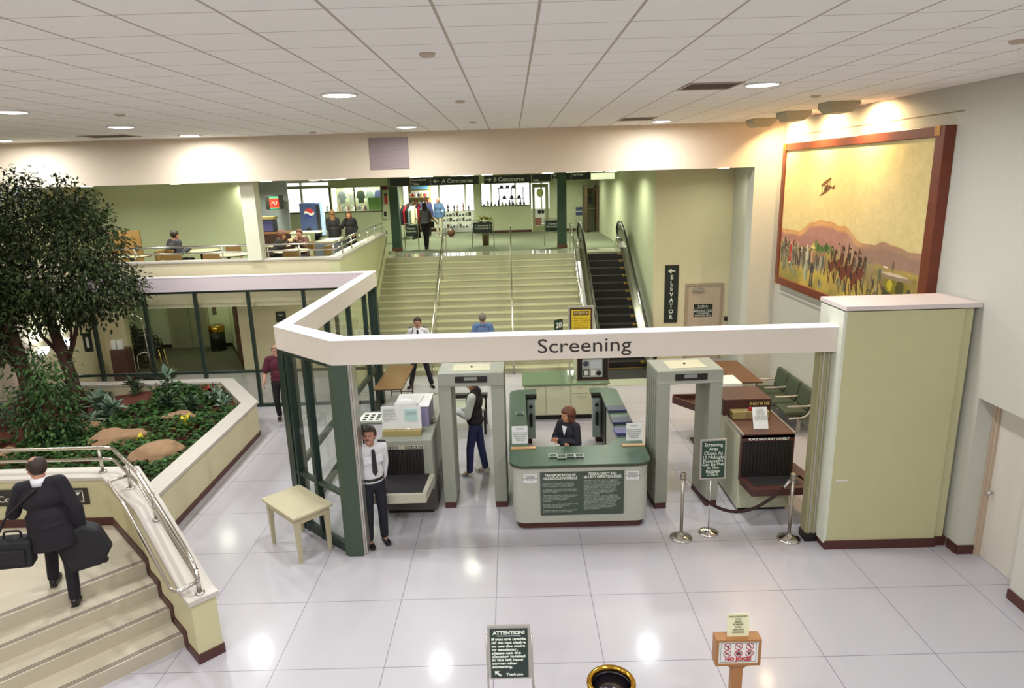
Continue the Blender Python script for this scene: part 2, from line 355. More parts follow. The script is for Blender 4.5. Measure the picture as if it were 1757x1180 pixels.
# glass enclosure: beams
bm = MB().prism([(-2.12, -.17), (4.62, -.17), (4.62, .08), (-2.0, .08), (-2.98, .97), (-2.86, 6.75), (-3.06, 6.75), (-3.22, .86)], 2.86, 3.19)
beam = bm.build('overhead_beam', BEAM, loc=(0, 0, 2.86)); tag(beam, 'long white overhead beam lettered Screening, folding back around the checkpoint', 'beam')
MB().prism([(-2.125, -.175), (4.62, -.175), (4.62, .085), (-1.995, .085), (-2.975, .975), (-2.855, 6.755), (-3.065, 6.755), (-3.225, .855)], 3.19, 3.2).build('beam_cap', BEAMT, beam)
text('Screening', .27, LETK, beam, (.62, -.172, 2.955), width=1.24, ext=.002)
struct('trim_6', MB().box(-11.4, -3.06, 6.5, 6.75, 2.87, 3.19), mat('beam_lilac', 'cfc0c4', .55, var=.02))
struct('trim_7', MB().box(-11.4, -3.06, 6.495, 6.755, 3.19, 3.2), BEAMT)
# pillars of the enclosure
def pillar(name, label, poly, h, m, foot=True):
    cx = sum(p[0] for p in poly) / len(poly); cy = sum(p[1] for p in poly) / len(poly)
    t = thing(name, label, 'pillar', (cx, cy, 0)); MB().prism(poly, 0, h).build('post', m, t, bev=.006); return t
t = pillar('corner_pillar', 'thick dark green corner pillar of the glass screen, beside the white table', [(-2.2, -.12), (-2.13, -.17), (-1.93, -.17), (-1.93, .12), (-2.06, .12)], 2.86, FRAMEG)
MB().box(-1.93, -1.9, -.14, .1, 0, 2.86).box(-1.895, -1.875, -.14, .1, 0, 2.86).build('door_track', ALU, t)
t = pillar('corner_pillar', 'dark green mullioned corner pillar rising behind the white table', [(-3.22, .86), (-3.09, .72), (-2.98, .82), (-2.98, .97), (-3.1, 1.05), (-3.21, 1.0)], 2.86, FRAME)
MB().box(-.02, .02, -.02, .02, 0, 2.86, M=frame((-3.02, .69, 0), R(-42))).build('mullion', mat('darker_frame', '1c2622', .4), t)
t = pillar('corner_pillar', 'dark green far corner pillar of the glass screen near the stairs', [(-3.06, 6.55), (-2.87, 6.55), (-2.87, 6.75), (-3.06, 6.75)], 2.86, FRAME)
# glass panels along a line with mullions and rails
def glazing(label, a, b, fr, rails, z0=0, z1=2.86, th=.05, top=True):
    a, b = V((a[0], a[1], 0)), V((b[0], b[1], 0)); d = b - a; L = d.length; ang = atan2(d.y, d.x); M = frame(a, ang)
    t = thing('glass_screen', label, 'glass screen', a, ang)
    for s in fr: MB().box(s * L - th / 2, s * L + th / 2, -.05, .05, z0, z1, M).build('mullion', FRAME, t, bev=.004)
    for z, h in rails: MB().box(0, L, -.04, .04, z, z + h, M).build('rail', FRAME, t, bev=.004)
    if top: MB().box(0, L, -.045, .045, z1 - .05, z1, M).build('rail', FRAME, t)
    MB().box(0, L, -.006, .006, z0 + .05, z1 - .05, M).build('pane', GLASS, t)
    return t
glazing('angled glass screen with a dark green frame between the two front corner pillars', (-3.07, .77), (-2.16, -.05), (.07, .48), ((0, .14), (.9, .06)))
glazing('long glass screen running back from the front corner towards the stairs', (-3.1, 1.0), (-2.97, 6.6), (.12, .36, .62, .86), ((0, .12), (.88, .1)), th=.07)
glazing('glass front of the elevator lobby behind the planter', (-11.4, 6.62), (-3.06, 6.62), ((11.4 - 9.56) / 8.34, (11.4 - 8.3) / 8.34, (11.4 - 7.1) / 8.34, (11.4 - 5.86) / 8.34, (11.4 - 4.57) / 8.34), ((.0, .07), (.86, .06)), th=.065)
# right-hand partition box with jamb
bx = thing('partition_box', 'tall boxy cream partition at right with a pale flat top', 'partition', (5.5, 0, 0))
MB().prism([(4.64, -.29), (6.16, -.29), (6.16, -.25), (6.3, -.25), (6.3, .38), (4.64, .38)], .13, 3.42).build('panel', OLIVE, bx)
MB().prism([(4.62, -.31), (6.18, -.31), (6.18, -.27), (6.34, -.27), (6.34, .4), (4.62, .4)], 0, .13).build('base_strip', MAROON, bx)
MB().prism([(4.60, -.33), (6.35, -.33), (6.35, .42), (4.60, .42)], 3.44, 3.5).build('cap', mat('lilac_cap', 'cfc2c0', .5), bx, bev=.004)
MB().box(4.66, 6.3, -.27, .36, 3.42, 3.44).build('shadow_gap', GROOVE, bx)
MB().box(4.6, 4.64, -.29, .38, .1, 3.42).build('end_panel', mat('pale_end', 'cfd0c0', .6), bx)
MB().box(4.70, 4.86, -.2935, -.2905, 1.04, 1.055).build('scuff_mark', WHITEP, bx)
jb = thing('door_jamb', 'cream door jamb at the right end of the beam with dark foot', 'door jamb', (4.55, .07, 0))
MB().box(4.45, 4.6, -.05, .12, 0, 2.86).build('post', mat('jamb_paint', '98936f', .6), jb)
MB().box(4.48, 4.5, -.07, -.05, 0, 2.86).box(4.55, 4.57, -.07, -.05, 0, 2.86).build('track', ALU, jb)
MB().box(4.44, 4.605, -.08, .13, 0, .12).build('foot', BLACK, jb)
# ================================================================ STAIRS, ESCALATOR
n = 17; rise = UZ / n; run = .305; Y0 = 13.7
st = MB()
prof = [(Y0 - (n - 1) * run, 0)]
for i in range(n):
    z = (i + 1) * rise; y = Y0 - (n - 1 - i) * run
    st.box(-3.93, 2.38, y, 13.76, i * rise, z - (.004 if i == n - 1 else 0))
so = struct('floor_stairs', st, STAIR)
nm = MB()
for i in range(n - 1):
    y = Y0 - (n - 1 - i) * run; z = (i + 1) * rise
    nm.box(-3.93, 2.38, y - .012, y + .03, z - .03, z + .003)
nm.build('stair_nosing', mat('pale_nosing', 'c4c29c', .4), so)
struct('trim_8', MB().prism([(-3.93, 8.4), (-3.8, 8.4), (-3.8, 14.85), (-3.93, 14.85)], 0, lambda p: max(.15, min(UZ + .1, (p[1] - 8.5) / run * rise + .15))), mat('stringer_paint', '8e8a68', .6))
def stair_rail(x, label, posts=(0, 4, 8, 12, 16), top=True, y1=14.35):
    t = thing('stair_handrail', label, 'handrail', (x, 9.2, 0))
    zs = lambda y: (y - (Y0 - (n - 1) * run)) / run * rise + .9 + rise
    ya = Y0 - (n - 1) * run - .1
    pts = [(x, ya, .0), (x, ya, .95), (x, Y0, UZ + .92), (x, y1, UZ + .92), (x, y1, UZ)]
    MB().tube(arc(pts, .12), .022, M=None).build('rail', STEEL, t)
    MB().tube(arc([(x, ya, .62), (x, Y0, UZ + .62), (x, y1, UZ + .62)], .12), .012).build('rail', STEEL, t)
    for k in posts:
        y = Y0 - (n - 1 - k) * run + .12; z = (k + 1) * rise
        if k == n - 1: continue
        MB().tube([(x, y, z), (x, y, zs(y) - .05)], .018).lathe([(.04, 0), (.04, .01), (.02, .02)], (x, y, z), 12).build('post', STEEL, t)
    return t
stair_rail(-1.95, 'steel stair handrail left of centre, behind the guard')
stair_rail(.27, 'steel stair handrail in the middle of the stairs')
stair_rail(2.3, 'steel stair handrail next to the escalator')
t = thing('wall_handrail', 'thin steel handrail along the left wall of the stairs', 'handrail', (-3.75, 9, 1))
MB().tube(arc([(-3.82, 8.8, .95), (-3.72, 8.9, .95), (-3.76, 13.2, 3.4), (-3.85, 13.7, 3.66), (-3.93, 13.9, 3.6)], .1), .022).build('rail', STEEL, t)
for y, z in ((9.4, 1.22), (11, 2.12), (12.6, 3.02)): MB().tube([(-3.86, y, z - .06), (-3.75, y, z - .06), (-3.745, y, z)], .01).build('bracket', STEEL, t)

# escalator
es = thing('escalator', 'black-stepped escalator with steel balustrades beside the stairs', 'escalator', (3.3, 9, 0))
sl = UZ / (Y0 - 9.05); sm = MB(); Y9 = 9.05
sm.box(2.74, 3.86, 8.0, 9.6, -.0, .012)
k = 0; ne = 14; er = UZ / ne; erun = (Y0 - Y9) / ne
for i in range(ne):
    sm.box(2.74, 3.86, Y9 + i * erun, Y9 + (i + 1) * erun + .02, max(0, i * er - .25), (i + 1) * er - .02)
sm.build('steps', mat('black_step', '17110f', .6, bump=.3, bscale=200), es)
ym = MB()
for i in range(ne): ym.box(3.79, 3.85, Y9 + i * erun - .004, Y9 + i * erun + .09, (i + 1) * er - .07, (i + 1) * er - .015)
ym.box(2.76, 3.84, 13.6, 13.68, UZ - .01, UZ + .004).box(2.76, 3.84, 8.98, 9.02, .0, .016)
ym.build('yellow_mark', mat('worn_yellow', '8f7418', .6), es)['label'] = 'yellow safety edge'
MB().box(2.5, 3.95, 7.45, 8.0, 0, .012).build('floor_plate', mat('ribbed_plate', 'a5a793', .4, bump=.2, bscale=120), es)
MB().box(2.76, 3.84, 13.78, 14.3, UZ, UZ + .006).build('floor_plate', mat('ribbed_plate', 'a5a793', .4), es)
def escz(y): return max(0, min(UZ, (y - Y9) * sl))
for sx, x in ((-1, 2.62), (1, 3.98)):
    b = MB()
    ys = [8.3, 8.9, 9.3, 10.5, 12, 13.3, 13.9, 14.5]
    poly = []
    lo = [(y, escz(y) - (.25 if y > 9 else 0) if y > 9.3 else 0) for y in ys]; hi = [(y, escz(y + .15) + .32) for y in ys]
    m = len(ys); w0, w1 = x - .12, x + .12
    vs = [(w0, y, z) for y, z in lo] + [(w1, y, z) for y, z in lo] + [(w1, y, z) for y, z in hi] + [(w0, y, z) for y, z in hi]
    fs = []
    for i in range(m - 1):
        for a, c in ((0, 1), (1, 2), (2, 3), (3, 0)): fs.append((a * m + i, a * m + i + 1, c * m + i + 1, c * m + i))
    fs += [(0, m, 2 * m, 3 * m), (m - 1, 4 * m - 1, 3 * m - 1, 2 * m - 1)]
    b.add(vs, fs).build('balustrade_base', STEEL, es)
    g = MB(); vs = [(x - .008, y, z) for y, z in hi] + [(x - .008, y, escz(y + .1) + .86) for y, z in hi] + [(x + .008, y, z) for y, z in hi] + [(x + .008, y, escz(y + .1) + .86) for y, z in hi]
    fs = [(i, i + 1, m + i + 1, m + i) for i in range(m - 1)] + [(2 * m + i, 3 * m + i, 3 * m + i + 1, 2 * m + i + 1) for i in range(m - 1)]
    g.add(vs, fs).build('balustrade_panel', mat('balustrade_panel', '6e7563', .15, spec=.8), es)
    pts = [(x, 9.0, .3), (x, 8.2, .34), (x, 8.0, .6), (x, 8.25, .92), (x, 8.9, .95)] + [(x, y, escz(y + .1) + .93) for y in (9.4, 10.5, 12, 13.2)] + [(x, 13.9, UZ + .94), (x, 14.4, UZ + .95), (x, 14.75, UZ + .8), (x, 14.8, UZ + .6), (x, 14.5, UZ + .36), (x, 14.0, UZ + .36)]
    MB().tube(arc(pts, .25), .038, n=10).build('handrail', BLACKM, es)
    MB().tube(arc([(x - .03 * sx, y, z) for _, y, z in pts[4:10]], .2), .016, n=8).build('handrail_trim', CHROME, es)
    MB().ell((x, 14.25, UZ + .34), (.13, .25, .12)).build('newel_cover', STEEL, es)

# ================================================================ TERRACE RAIL
t = thing('terrace_railing', 'two-bar steel railing along the front of the dining terrace', 'railing', (-8, 7.1, 3.55))
X1 = -3.88
MB().tube([(-11.3, 7.1, 3.84), (X1, 7.1, 3.84)], .024).build('rail', STEEL, t)
MB().tube([(-11.3, 7.1, 3.69), (X1, 7.1, 3.69)], .02).build('rail', STEEL, t)
for x in (-10.5, -9.5, -8.6, -6.53, -5.45, -4.7, -3.9): MB().tube([(x, 7.1, 3.55), (x, 7.1, 3.84)], .018, n=8).build('post', STEEL, t)
t = thing('terrace_railing', 'two-bar steel railing on the sloping-looking wall above the left of the stairs', 'railing', (-3.9, 7.1, 3.52))
A = V((-3.88, 7.1, 3.52)); B = V((-4.07, 14.1, 3.52))
for z, r_ in ((.32, .026), (.17, .02)): MB().tube([A + V((0, 0, z)), B + V((0, 0, z))], r_).build('rail', STEEL, t)
for u in (.12, .28, .45, .62, .8, 1): p = A.lerp(B, u); MB().tube([p, p + V((0, 0, .32))], .02, n=8).build('post', STEEL, t)

# ================================================================ PLANTER AND LANDING
pl = thing('planter', 'angular cream-walled planter bed with a pale stone rim', 'planter', (-7.5, 3.5, 0))
out = [(-5.12, .3), (-5.2, 4.72), (-6.45, 6.5), (-11.37, 6.5), (-11.37, 6.3), (-6.6, 6.3), (-5.46, 4.66), (-5.4, .3)]
MB().prism(out, .1, .7).build('wall', WALL, pl)
MB().prism([(x + (.015 if x > -6 else 0), y) for x, y in out], 0, .1).build('base_strip', mat('maroon_planter', '5a3630', .5), pl)
out2 = [(-5.09, .3), (-5.17, 4.74), (-6.44, 6.54), (-11.37, 6.54), (-11.37, 6.27), (-6.63, 6.27), (-5.5, 4.65), (-5.44, .3)]
MB().prism(out2, .7, .76).build('rim', STONE, pl, bev=.006)
soil = MB(); nx, ny = 60, 60
def inside(x, y): return x < -5.42 and y < 6.32 and (x + 6.6) * 1.44 + (y - 6.3) < 0.02 and y > .05
def sz(x, y): return .5 + .1 * NZ.noise(V((x * .9, y * .9, 0))) + .03 * NZ.noise(V((x * 4, y * 4, 3)))
poly = [(-11.4, .1), (-5.42, .1), (-5.48, 4.66), (-6.61, 6.32), (-11.4, 6.32)]
def clampx(x, y):
    lim = -5.42 if y < 4.66 else -5.48 - (y - 4.66) / 1.66 * 1.13
    return min(x, lim)
vs = []
for j in range(ny + 1):
    y = .1 + 6.22 * j / ny; xr = clampx(0, y)
    for i in range(nx + 1):
        x = -11.36 + (xr + 11.36) * i / nx; vs.append((x, y, sz(x, y)))
fs = [(j * (nx + 1) + i, j * (nx + 1) + i + 1, (j + 1) * (nx + 1) + i + 1, (j + 1) * (nx + 1) + i) for j in range(ny) for i in range(nx)]
MB().add(vs, fs, True).build('mulch_bed', MULCH, pl)

q = sqrt(.5)
def ST(s, tt): return (q * s - q * tt, -q * s - q * tt)      # s down the flight, t to the left
ti = 3.98; to = 9.5
ld = MB().prism([ST(-2.25, ti), ST(-2.25, to), (-11.4, -4.5), (-11.4, -.23), (-5.39, -.23)], 0, .64)
landing = struct('floor_landing', ld, STAIRL)
sv = MB()
for k, s_ in enumerate((-1.15, -1.52, -1.89)): sv.prism([ST(s_, ti), ST(s_, to), ST(-2.26, to), ST(-2.26, ti)], k * .16, (k + 1) * .16)
stp = struct('floor_landing_steps', sv, STAIRL)
gr = MB()
for k, s_ in enumerate((-1.15, -1.52, -1.89, -2.26)):
    for dd in (.03, .055, .08): gr.prism([ST(s_ - dd, ti), ST(s_ - dd, to), ST(s_ - dd - .012, to), ST(s_ - dd - .012, ti)], (k + 1) * .16, (k + 1) * .16 + .002)
gr.prism([ST(-4.6, ti + 1.9), ST(-4.6, ti + 1.915), ST(-2.5, ti + 1.915), ST(-2.5, ti + 1.9)], .64, .642)
gr.build('nosing_strip', GROOVE, stp)
ck = MB(); pts = [(-.5, 0)]
for k, s_ in enumerate((-1.15, -1.52, -1.89)): pass
cr = [ST(-1.12 , ti + 1.55), ST(-1.3, ti + 1.6), ST(-1.5, ti + 1.75), ST(-1.62, ti + 1.95), ST(-1.8, ti + 2.0), ST(-2.2, ti + 1.93)]
# parapet : horizontal part, short diagonal, sloping cheek
wl = mat('parapet_paint', 'c4bc96', .7, var=.05, scale=2)
pp = thing('parapet_wall', 'cream parapet wall wrapping the landing and sloping down the short flight', 'parapet', (-5, -.5, 0))
th_ = .27
inn = [(-11.4, -.235), (-5.39, -.235)] ; P1 = ST(-2.27, ti)
o0 = (-5.27, .05)
top = 1.33
MB().prism([(-11.4, -.235), (-5.39, -.235), P1, ST(-2.27, ti - th_), (-5.12, .06), (-11.4, .06)], 0, top).build('wall', wl, pp)
# sloping cheek
s0, s1 = -2.27, -.86; z0c, z1c = 1.33, .75
def zc(p): s_ = (p[0] - p[1]) * q; return z0c + (z1c - z0c) * (s_ - s0) / (s1 - s0)
MB().prism([ST(s0, ti), ST(s1, ti), ST(s1, ti - th_), ST(s0, ti - th_)], 0, zc).prism([ST(s1, ti), ST(s1 + .14, ti), ST(s1 + .14, ti - th_), ST(s1, ti - th_)], 0, z1c).build('cheek_wall', wl, pp)
# caps
MB().prism([(-11.4, -.265), (-5.41, -.265), ST(s0, ti + .03), ST(s0, ti - th_ - .03), (-5.09, .09), (-11.4, .09)], top, top + .055).build('cap', STONE, pp, bev=.006)
cp = MB().prism([ST(s0, ti + .03), ST(s1, ti + .03), ST(s1, ti - th_ - .03), ST(s0, ti - th_ - .03)], zc, lambda p: zc(p) + .055)
cp.prism([ST(s1, ti + .03), ST(s1 + .17, ti + .03), ST(s1 + .17, ti - th_ - .03), ST(s1, ti - th_ - .03)], z1c, z1c + .055)
cp.build('cap', STONE, pp)
# maroon base
mb_ = MB().box(-11.4, -5.39, -.25, -.235, .64, .76)
mb_.prism([(-5.4, -.25), (-5.38, -.235), ST(-2.26, ti), ST(-2.26, ti + .018)], .64, .76)
for k, s_ in enumerate((-1.15, -1.52, -1.89, -2.26)):
    mb_.prism([ST(s_ + .12, ti), ST(s_ - .37, ti), ST(s_ - .37, ti + .016), ST(s_ + .12, ti + .016)], k * .16, (k + 1) * .16 + (.11 if k < 3 else .11))
mb_.prism([ST(s1 + .155, ti + .015), ST(s1 + .155, ti - th_ - .015), ST(s1 - .15, ti - th_ - .015), ST(s1 - .15, ti + .015)], 0, .12)
mb_.build('base_strip', MAROON, pp)
# handrails
hr = thing('parapet_handrail', 'double steel handrail on the parapet around the landing', 'handrail', (-5, -.4, 1.385))
m_ = ti - th_ / 2
zb = top + .055
def cz(s_): return (zb if s_ < s0 else zb + (z1c - z0c) * (min(s_, s1) - s0) / (s1 - s0))
def P(s_, h, tt=m_): p = ST(s_, tt); return (p[0], p[1], cz(s_) + h)
corner = (-5.32, -.09)
c1 = (corner[0], corner[1], zb + .36)
MB().tube(arc([(-11.3, -.09, zb + .36), c1, P(-2.5, .36), P(-1.0, .36), P(-.82, .3), P(-.8, 0)], .12), .026, n=12).build('rail', STEEL, hr)
MB().tube(arc([(-11.3, -.09, zb + .19), (corner[0], corner[1], zb + .19), P(-2.5, .19), P(-1.0, .19), P(-.8, .17)], .1), .022, n=12).build('rail', STEEL, hr)
MB().tube(arc([P(-3.0, .16), P(-3.0, .16, ti + .1), P(-2.6, .12, ti + .12), P(-2.3, .10, ti + .12), P(-.9, .10, ti + .12), P(-.8, .12, ti + .08), P(-.8, .15)], .07), .022, n=12).build('rail', STEEL, hr)
for p in ((-9.6, -.09, zb), (-7.5, -.09, zb), (-5.5, -.09, zb), P(-2.95, 0), P(-2.0, 0), P(-.8, 0)):
    MB().tube([p, (p[0], p[1], p[2] + (.36 if p[2] > 1 else .3))], .023).lathe([(.055, 0), (.055, .012), (.03, .02)], p, 18).build('post', STEEL, hr)
# black wall sign behind the businessman
sg = thing('wall_sign', 'black wall sign with white Coffee lettering and a glass symbol behind the businessman', 'sign', (-6.2, -.25, 1.0))
MB().box(-7.6, -5.66, -.262, -.24, .98, 1.22).build('panel', mat('sign_face_black', '25211f', .4), sg, bev=.003)
text('Coffee', .14, LETW, sg, (-6.92, -.264, 1.04))
(lambda o: MB().box(-6.06 + o, -5.88 + o, -.2655, -.263, 1.02, 1.03).box(-6.06 + o, -5.88 + o, -.2655, -.263, 1.18, 1.19).box(-6.06 + o, -6.05 + o, -.2655, -.263, 1.03, 1.18).box(-5.89 + o, -5.88 + o, -.2655, -.263, 1.03, 1.18).box(-5.98 + o, -5.96 + o, -.2655, -.263, 1.05, 1.12).box(-6.01 + o, -5.93 + o, -.2655, -.263, 1.045, 1.055).add([(-6.03 + o, -.2655, 1.165), (-5.91 + o, -.2655, 1.165), (-5.97 + o, -.2655, 1.1)], [(0, 2, 1)]))(.16).build('glass_symbol', LETW, sg)

# ================================================================ PLANTS
def leafmat(name, h, h2=None, tr=.15):
    m = bpy.data.materials.new(name); m.use_nodes = True; nt = m.node_tree; b = nt.nodes['Principled BSDF']
    a = _n(nt, 'ShaderNodeAttribute'); a.attribute_name = 'tone'
    mx = _n(nt, 'ShaderNodeMix', data_type='RGBA'); mx.inputs[6].default_value = hx(h); mx.inputs[7].default_value = hx(h2 or h)
    nt.links.new(a.outputs['Fac'], mx.inputs[0]); nt.links.new(mx.outputs[2], b.inputs['Base Color']); b.inputs['Roughness'].default_value = .55; b.inputs['Specular IOR Level'].default_value = .18
    return m
L_FIC = leafmat('ficus_leaf', '1c2010', '384722'); L_SHR = leafmat('shrub_leaf', '22341a', '476635'); L_IVY = leafmat('ivy_leaf', '1b2d14', '3f622c')
L_SIL = leafmat('silver_leaf', '55695a', '8fa088'); L_YEL = leafmat('yellow_leaf', 'b9a832', 'e0d04c'); L_DRK = leafmat('dusky_leaf', '33412f', '566a50'); L_RED = leafmat('red_leaf', '6b2c28', '9a4a30')
def leaf_mesh(name, items, m, parent=None, shape=.42, loc=None):
    """items: (pos, dir, up, length, tone)"""
    vs, fs, tn = [], [], []
    for p, d, u, L, tone in items:
        d = d.normalized(); s = d.cross(u); s = s.normalized() if s.length > 1e-4 else V((1, 0, 0)); nn = s.cross(d)
        n0 = len(vs); w = L * shape / 2
        vs += [p, p + d * L * .4 + s * w + nn * L * .08, p + d * L * .75 + s * w * .6 + nn * L * .03, p + d * L - nn * L * .12,
               p + d * L * .75 - s * w * .6 + nn * L * .03, p + d * L * .4 - s * w + nn * L * .08, p + d * L * .45]
        fs += [(n0, n0 + 1, n0 + 6), (n0 + 1, n0 + 2, n0 + 3, n0 + 6), (n0 + 6, n0 + 3, n0 + 4, n0 + 5), (n0, n0 + 6, n0 + 5)]
        tn += [tone] * 7
    me = bpy.data.meshes.new(name); me.from_pydata([tuple(v) for v in vs], [], fs)
    at = me.attributes.new('tone', 'FLOAT', 'POINT'); at.data.foreach_set('value', tn)
    return link(name, me, m, parent, loc)
def rnd(a=-1, b=1): return random.uniform(a, b)
def rdir():
    while 1:
        v = V((rnd(), rnd(), rnd()))
        if .1 < v.length < 1: return v.normalized()
def crown(blobs, n, L, droop=.5):
    """clumps of leaves over a set of ellipsoids"""
    its = []
    tot = sum(b[1][0] * b[1][2] for b in blobs)
    for c, r in blobs:
        m = int(n * r[0] * r[2] / tot); k = max(4, m // 14)
        for _ in range(k):
            d = rdir(); f = random.uniform(.55, 1.0) ** .6 if random.random() < .85 else random.uniform(.2, .6)
            cc = V((c[0] + d.x * r[0] * f, c[1] + d.y * r[1] * f, c[2] + d.z * r[2] * f)); base = (d + V((0, 0, -droop * .6))).normalized()
            tb = random.random()
            for _ in range(14):
                o = V((rnd(), rnd(), rnd())) * L * 1.7
                its.append((cc + o, (base + V((rnd(), rnd(), rnd() - droop)) * .8), V((rnd(.0, .5), rnd(), 1)), L * random.uniform(.7, 1.2), min(1, max(0, tb * .6 + rnd(-.2, .4)))))
    return its
def ficus(label, trunk, branches, blobs, n, loc, L=.1):
    t = thing('ficus_tree', label, 'tree', loc)
    MB().tube(*trunk, n=10).build('trunk', BARK, t)
    for b in branches: MB().tube(*b, n=7).build('branch', BARK, t)
    leaf_mesh('foliage', crown(blobs, n, L), L_FIC, t); return t
ficus('tall bushy ficus tree with a forked reddish trunk in the planter',
      ([(-9.38, 5.3, .45), (-9.42, 5.3, 1.2), (-9.5, 5.3, 1.75), (-9.62, 5.25, 2.6), (-9.7, 5.2, 3.6)], [.15, .125, .12, .09, .05]),
      [([(-9.46, 5.3, 1.55), (-9.2, 5.25, 2.0), (-8.95, 5.2, 2.6), (-8.7, 5.2, 3.3)], [.06, .045, .035, .02]),
       ([(-9.52, 5.3, 1.7), (-9.85, 5.25, 2.2), (-9.95, 5.2, 2.8)], [.05, .035, .02]),
       ([(-9.3, 5.27, 1.85), (-9.1, 5.1, 2.3), (-9.0, 5.0, 2.6)], [.03, .025, .015])],
      [((-9.0, 5.1, 3.7), (1.25, 1.0, 1.35)), ((-9.7, 5.1, 4.6), (1.2, .9, .85)), ((-8.4, 5.1, 3.1), (.75, .7, .6)), ((-9.6, 4.8, 2.9), (1.0, .8, .55)), ((-7.75, 5.1, 3.2), (.32, .3, .28)), ((-8.6, 5.2, 4.3), (.8, .8, .75)), ((-9.75, 5.2, 5.3), (.45, .4, .35)), ((-8.75, 5.2, 5.0), (.5, .5, .35))],
      11500, (-9.38, 5.3, .45), .12)
ficus('darker ficus tree at the far left with a straight brown trunk behind the shrub',
      ([(-9.75, 4.5, .45), (-9.82, 4.5, 1.6), (-9.95, 4.5, 2.6), (-10.0, 4.5, 3.6)], [.15, .14, .12, .06]),
      [([(-9.8, 4.5, 1.5), (-10.15, 4.4, 2.1), (-10.45, 4.3, 2.7)], [.045, .035, .02]), ([(-9.35, 4.3, 1.35), (-9.7, 4.4, 1.75), (-10.1, 4.3, 2.4)], [.03, .025, .02])],
      [((-10.25, 4.5, 3.9), (.8, .85, 1.4)), ((-10.35, 4.3, 2.7), (.7, .7, .6)), ((-10.2, 4.4, 4.8), (.8, .7, .6)), ((-9.95, 4.2, 2.2), (.35, .35, .3))],
      7500, (-9.75, 4.5, .45), .12)
t = thing('leafy_shrub', 'bushy mid-green shrub growing in front of the ficus trunks', 'shrub', (-8.75, 3.3, .5))
MB().tube([(-8.75, 3.3, .45), (-8.7, 3.3, 1.2), (-8.6, 3.3, 2.0)], [.03, .025, .012], n=6).build('stem', BARK, t)
leaf_mesh('foliage', crown([((-8.65, 3.3, 1.2), (.62, .5, .6)), ((-8.5, 3.3, 1.9), (.45, .4, .5)), ((-8.4, 3.2, .85), (.45, .45, .35))], 1900, .11, .6), L_SHR, t)
t = thing('leafy_shrub', 'small dark shrub by the left wall of the planter', 'shrub', (-10.1, 4.1, .5))
MB().tube([(-10.1, 4.1, .45), (-10.1, 4.1, 1.0)], [.02, .01], n=6).build('stem', BARK, t)
leaf_mesh('foliage', crown([((-10.1, 4.1, .95), (.4, .35, .35))], 420, .1, .6), L_DRK, t)
def rosette(label, c, m, n=26, L=.3, h=.28, name='foliage_plant', sp=.45, stem=True):
    t = thing(name, label, 'plant', c); its = []
    for i in range(n):
        a = 2.4 * i; e = .15 + .9 * (i / n); d = V((cos(a) * (1.2 - e), sin(a) * (1.2 - e), e * 1.1)); p = V(c) + V((cos(a) * .03, sin(a) * .03, h * random.uniform(.1, 1)))
        its.append((p, d, V((0, 0, 1)) if abs(d.z) < .9 else V((1, 0, 0)), L * random.uniform(.75, 1.1), random.random()))
    leaf_mesh('leaves', its, m, t, sp); MB().tube([c, (c[0], c[1], c[2] + h)], .015, n=6).build('stem', mat('plant_stem', '5a6a3a', .7), t)
    return t
S = .48
rosette('silver-green broad-leaved plant beside the ficus trunk', (-8.75, 5.0, S), L_SIL, 26, .34)
rosette('silver-green plant with spreading leaves just right of the shrub', (-8.2, 4.55, S), L_SIL, 28, .36)
rosette('low silver-green plant in front of the trunk between the rocks', (-8.3, 4.0, S), L_SIL, 18, .28)
rosette('silvery plant near the right corner of the planter', (-6.35, 5.3, S), L_SIL, 24, .28)
rosette('pale plant at the right edge of the planter bed', (-6.0, 4.9, S), L_SIL, 20, .24)
rosette('tall silvery plant poking above the back rim of the planter', (-7.75, 6.05, .5), L_SIL, 20, .3, .5)
rosette('dusky upright plant by the back rim of the planter', (-8.5, 6.0, .5), L_DRK, 26, .25, .4)
rosette('bright yellow croton among the green cover', (-6.3, 3.75, S), L_YEL, 22, .22, .2)
rosette('small yellowed plant beside the middle rock', (-6.75, 2.95, S), L_YEL, 10, .18, .15)
rosette('dark bushy plant in the middle of the planter bed', (-7.2, 4.9, S), L_DRK, 60, .26, .35)
rosette('dark leafy plant behind the large right rock', (-6.6, 4.7, S), L_DRK, 50, .24, .3)
rosette('reddish plant in the planter near the back right corner', (-6.7, 5.85, S), L_RED, 20, .2, .2)
rosette('long-leaved green plant in the lower left of the planter', (-8.3, 1.2, S), L_IVY, 30, .35, .25, sp=.2)
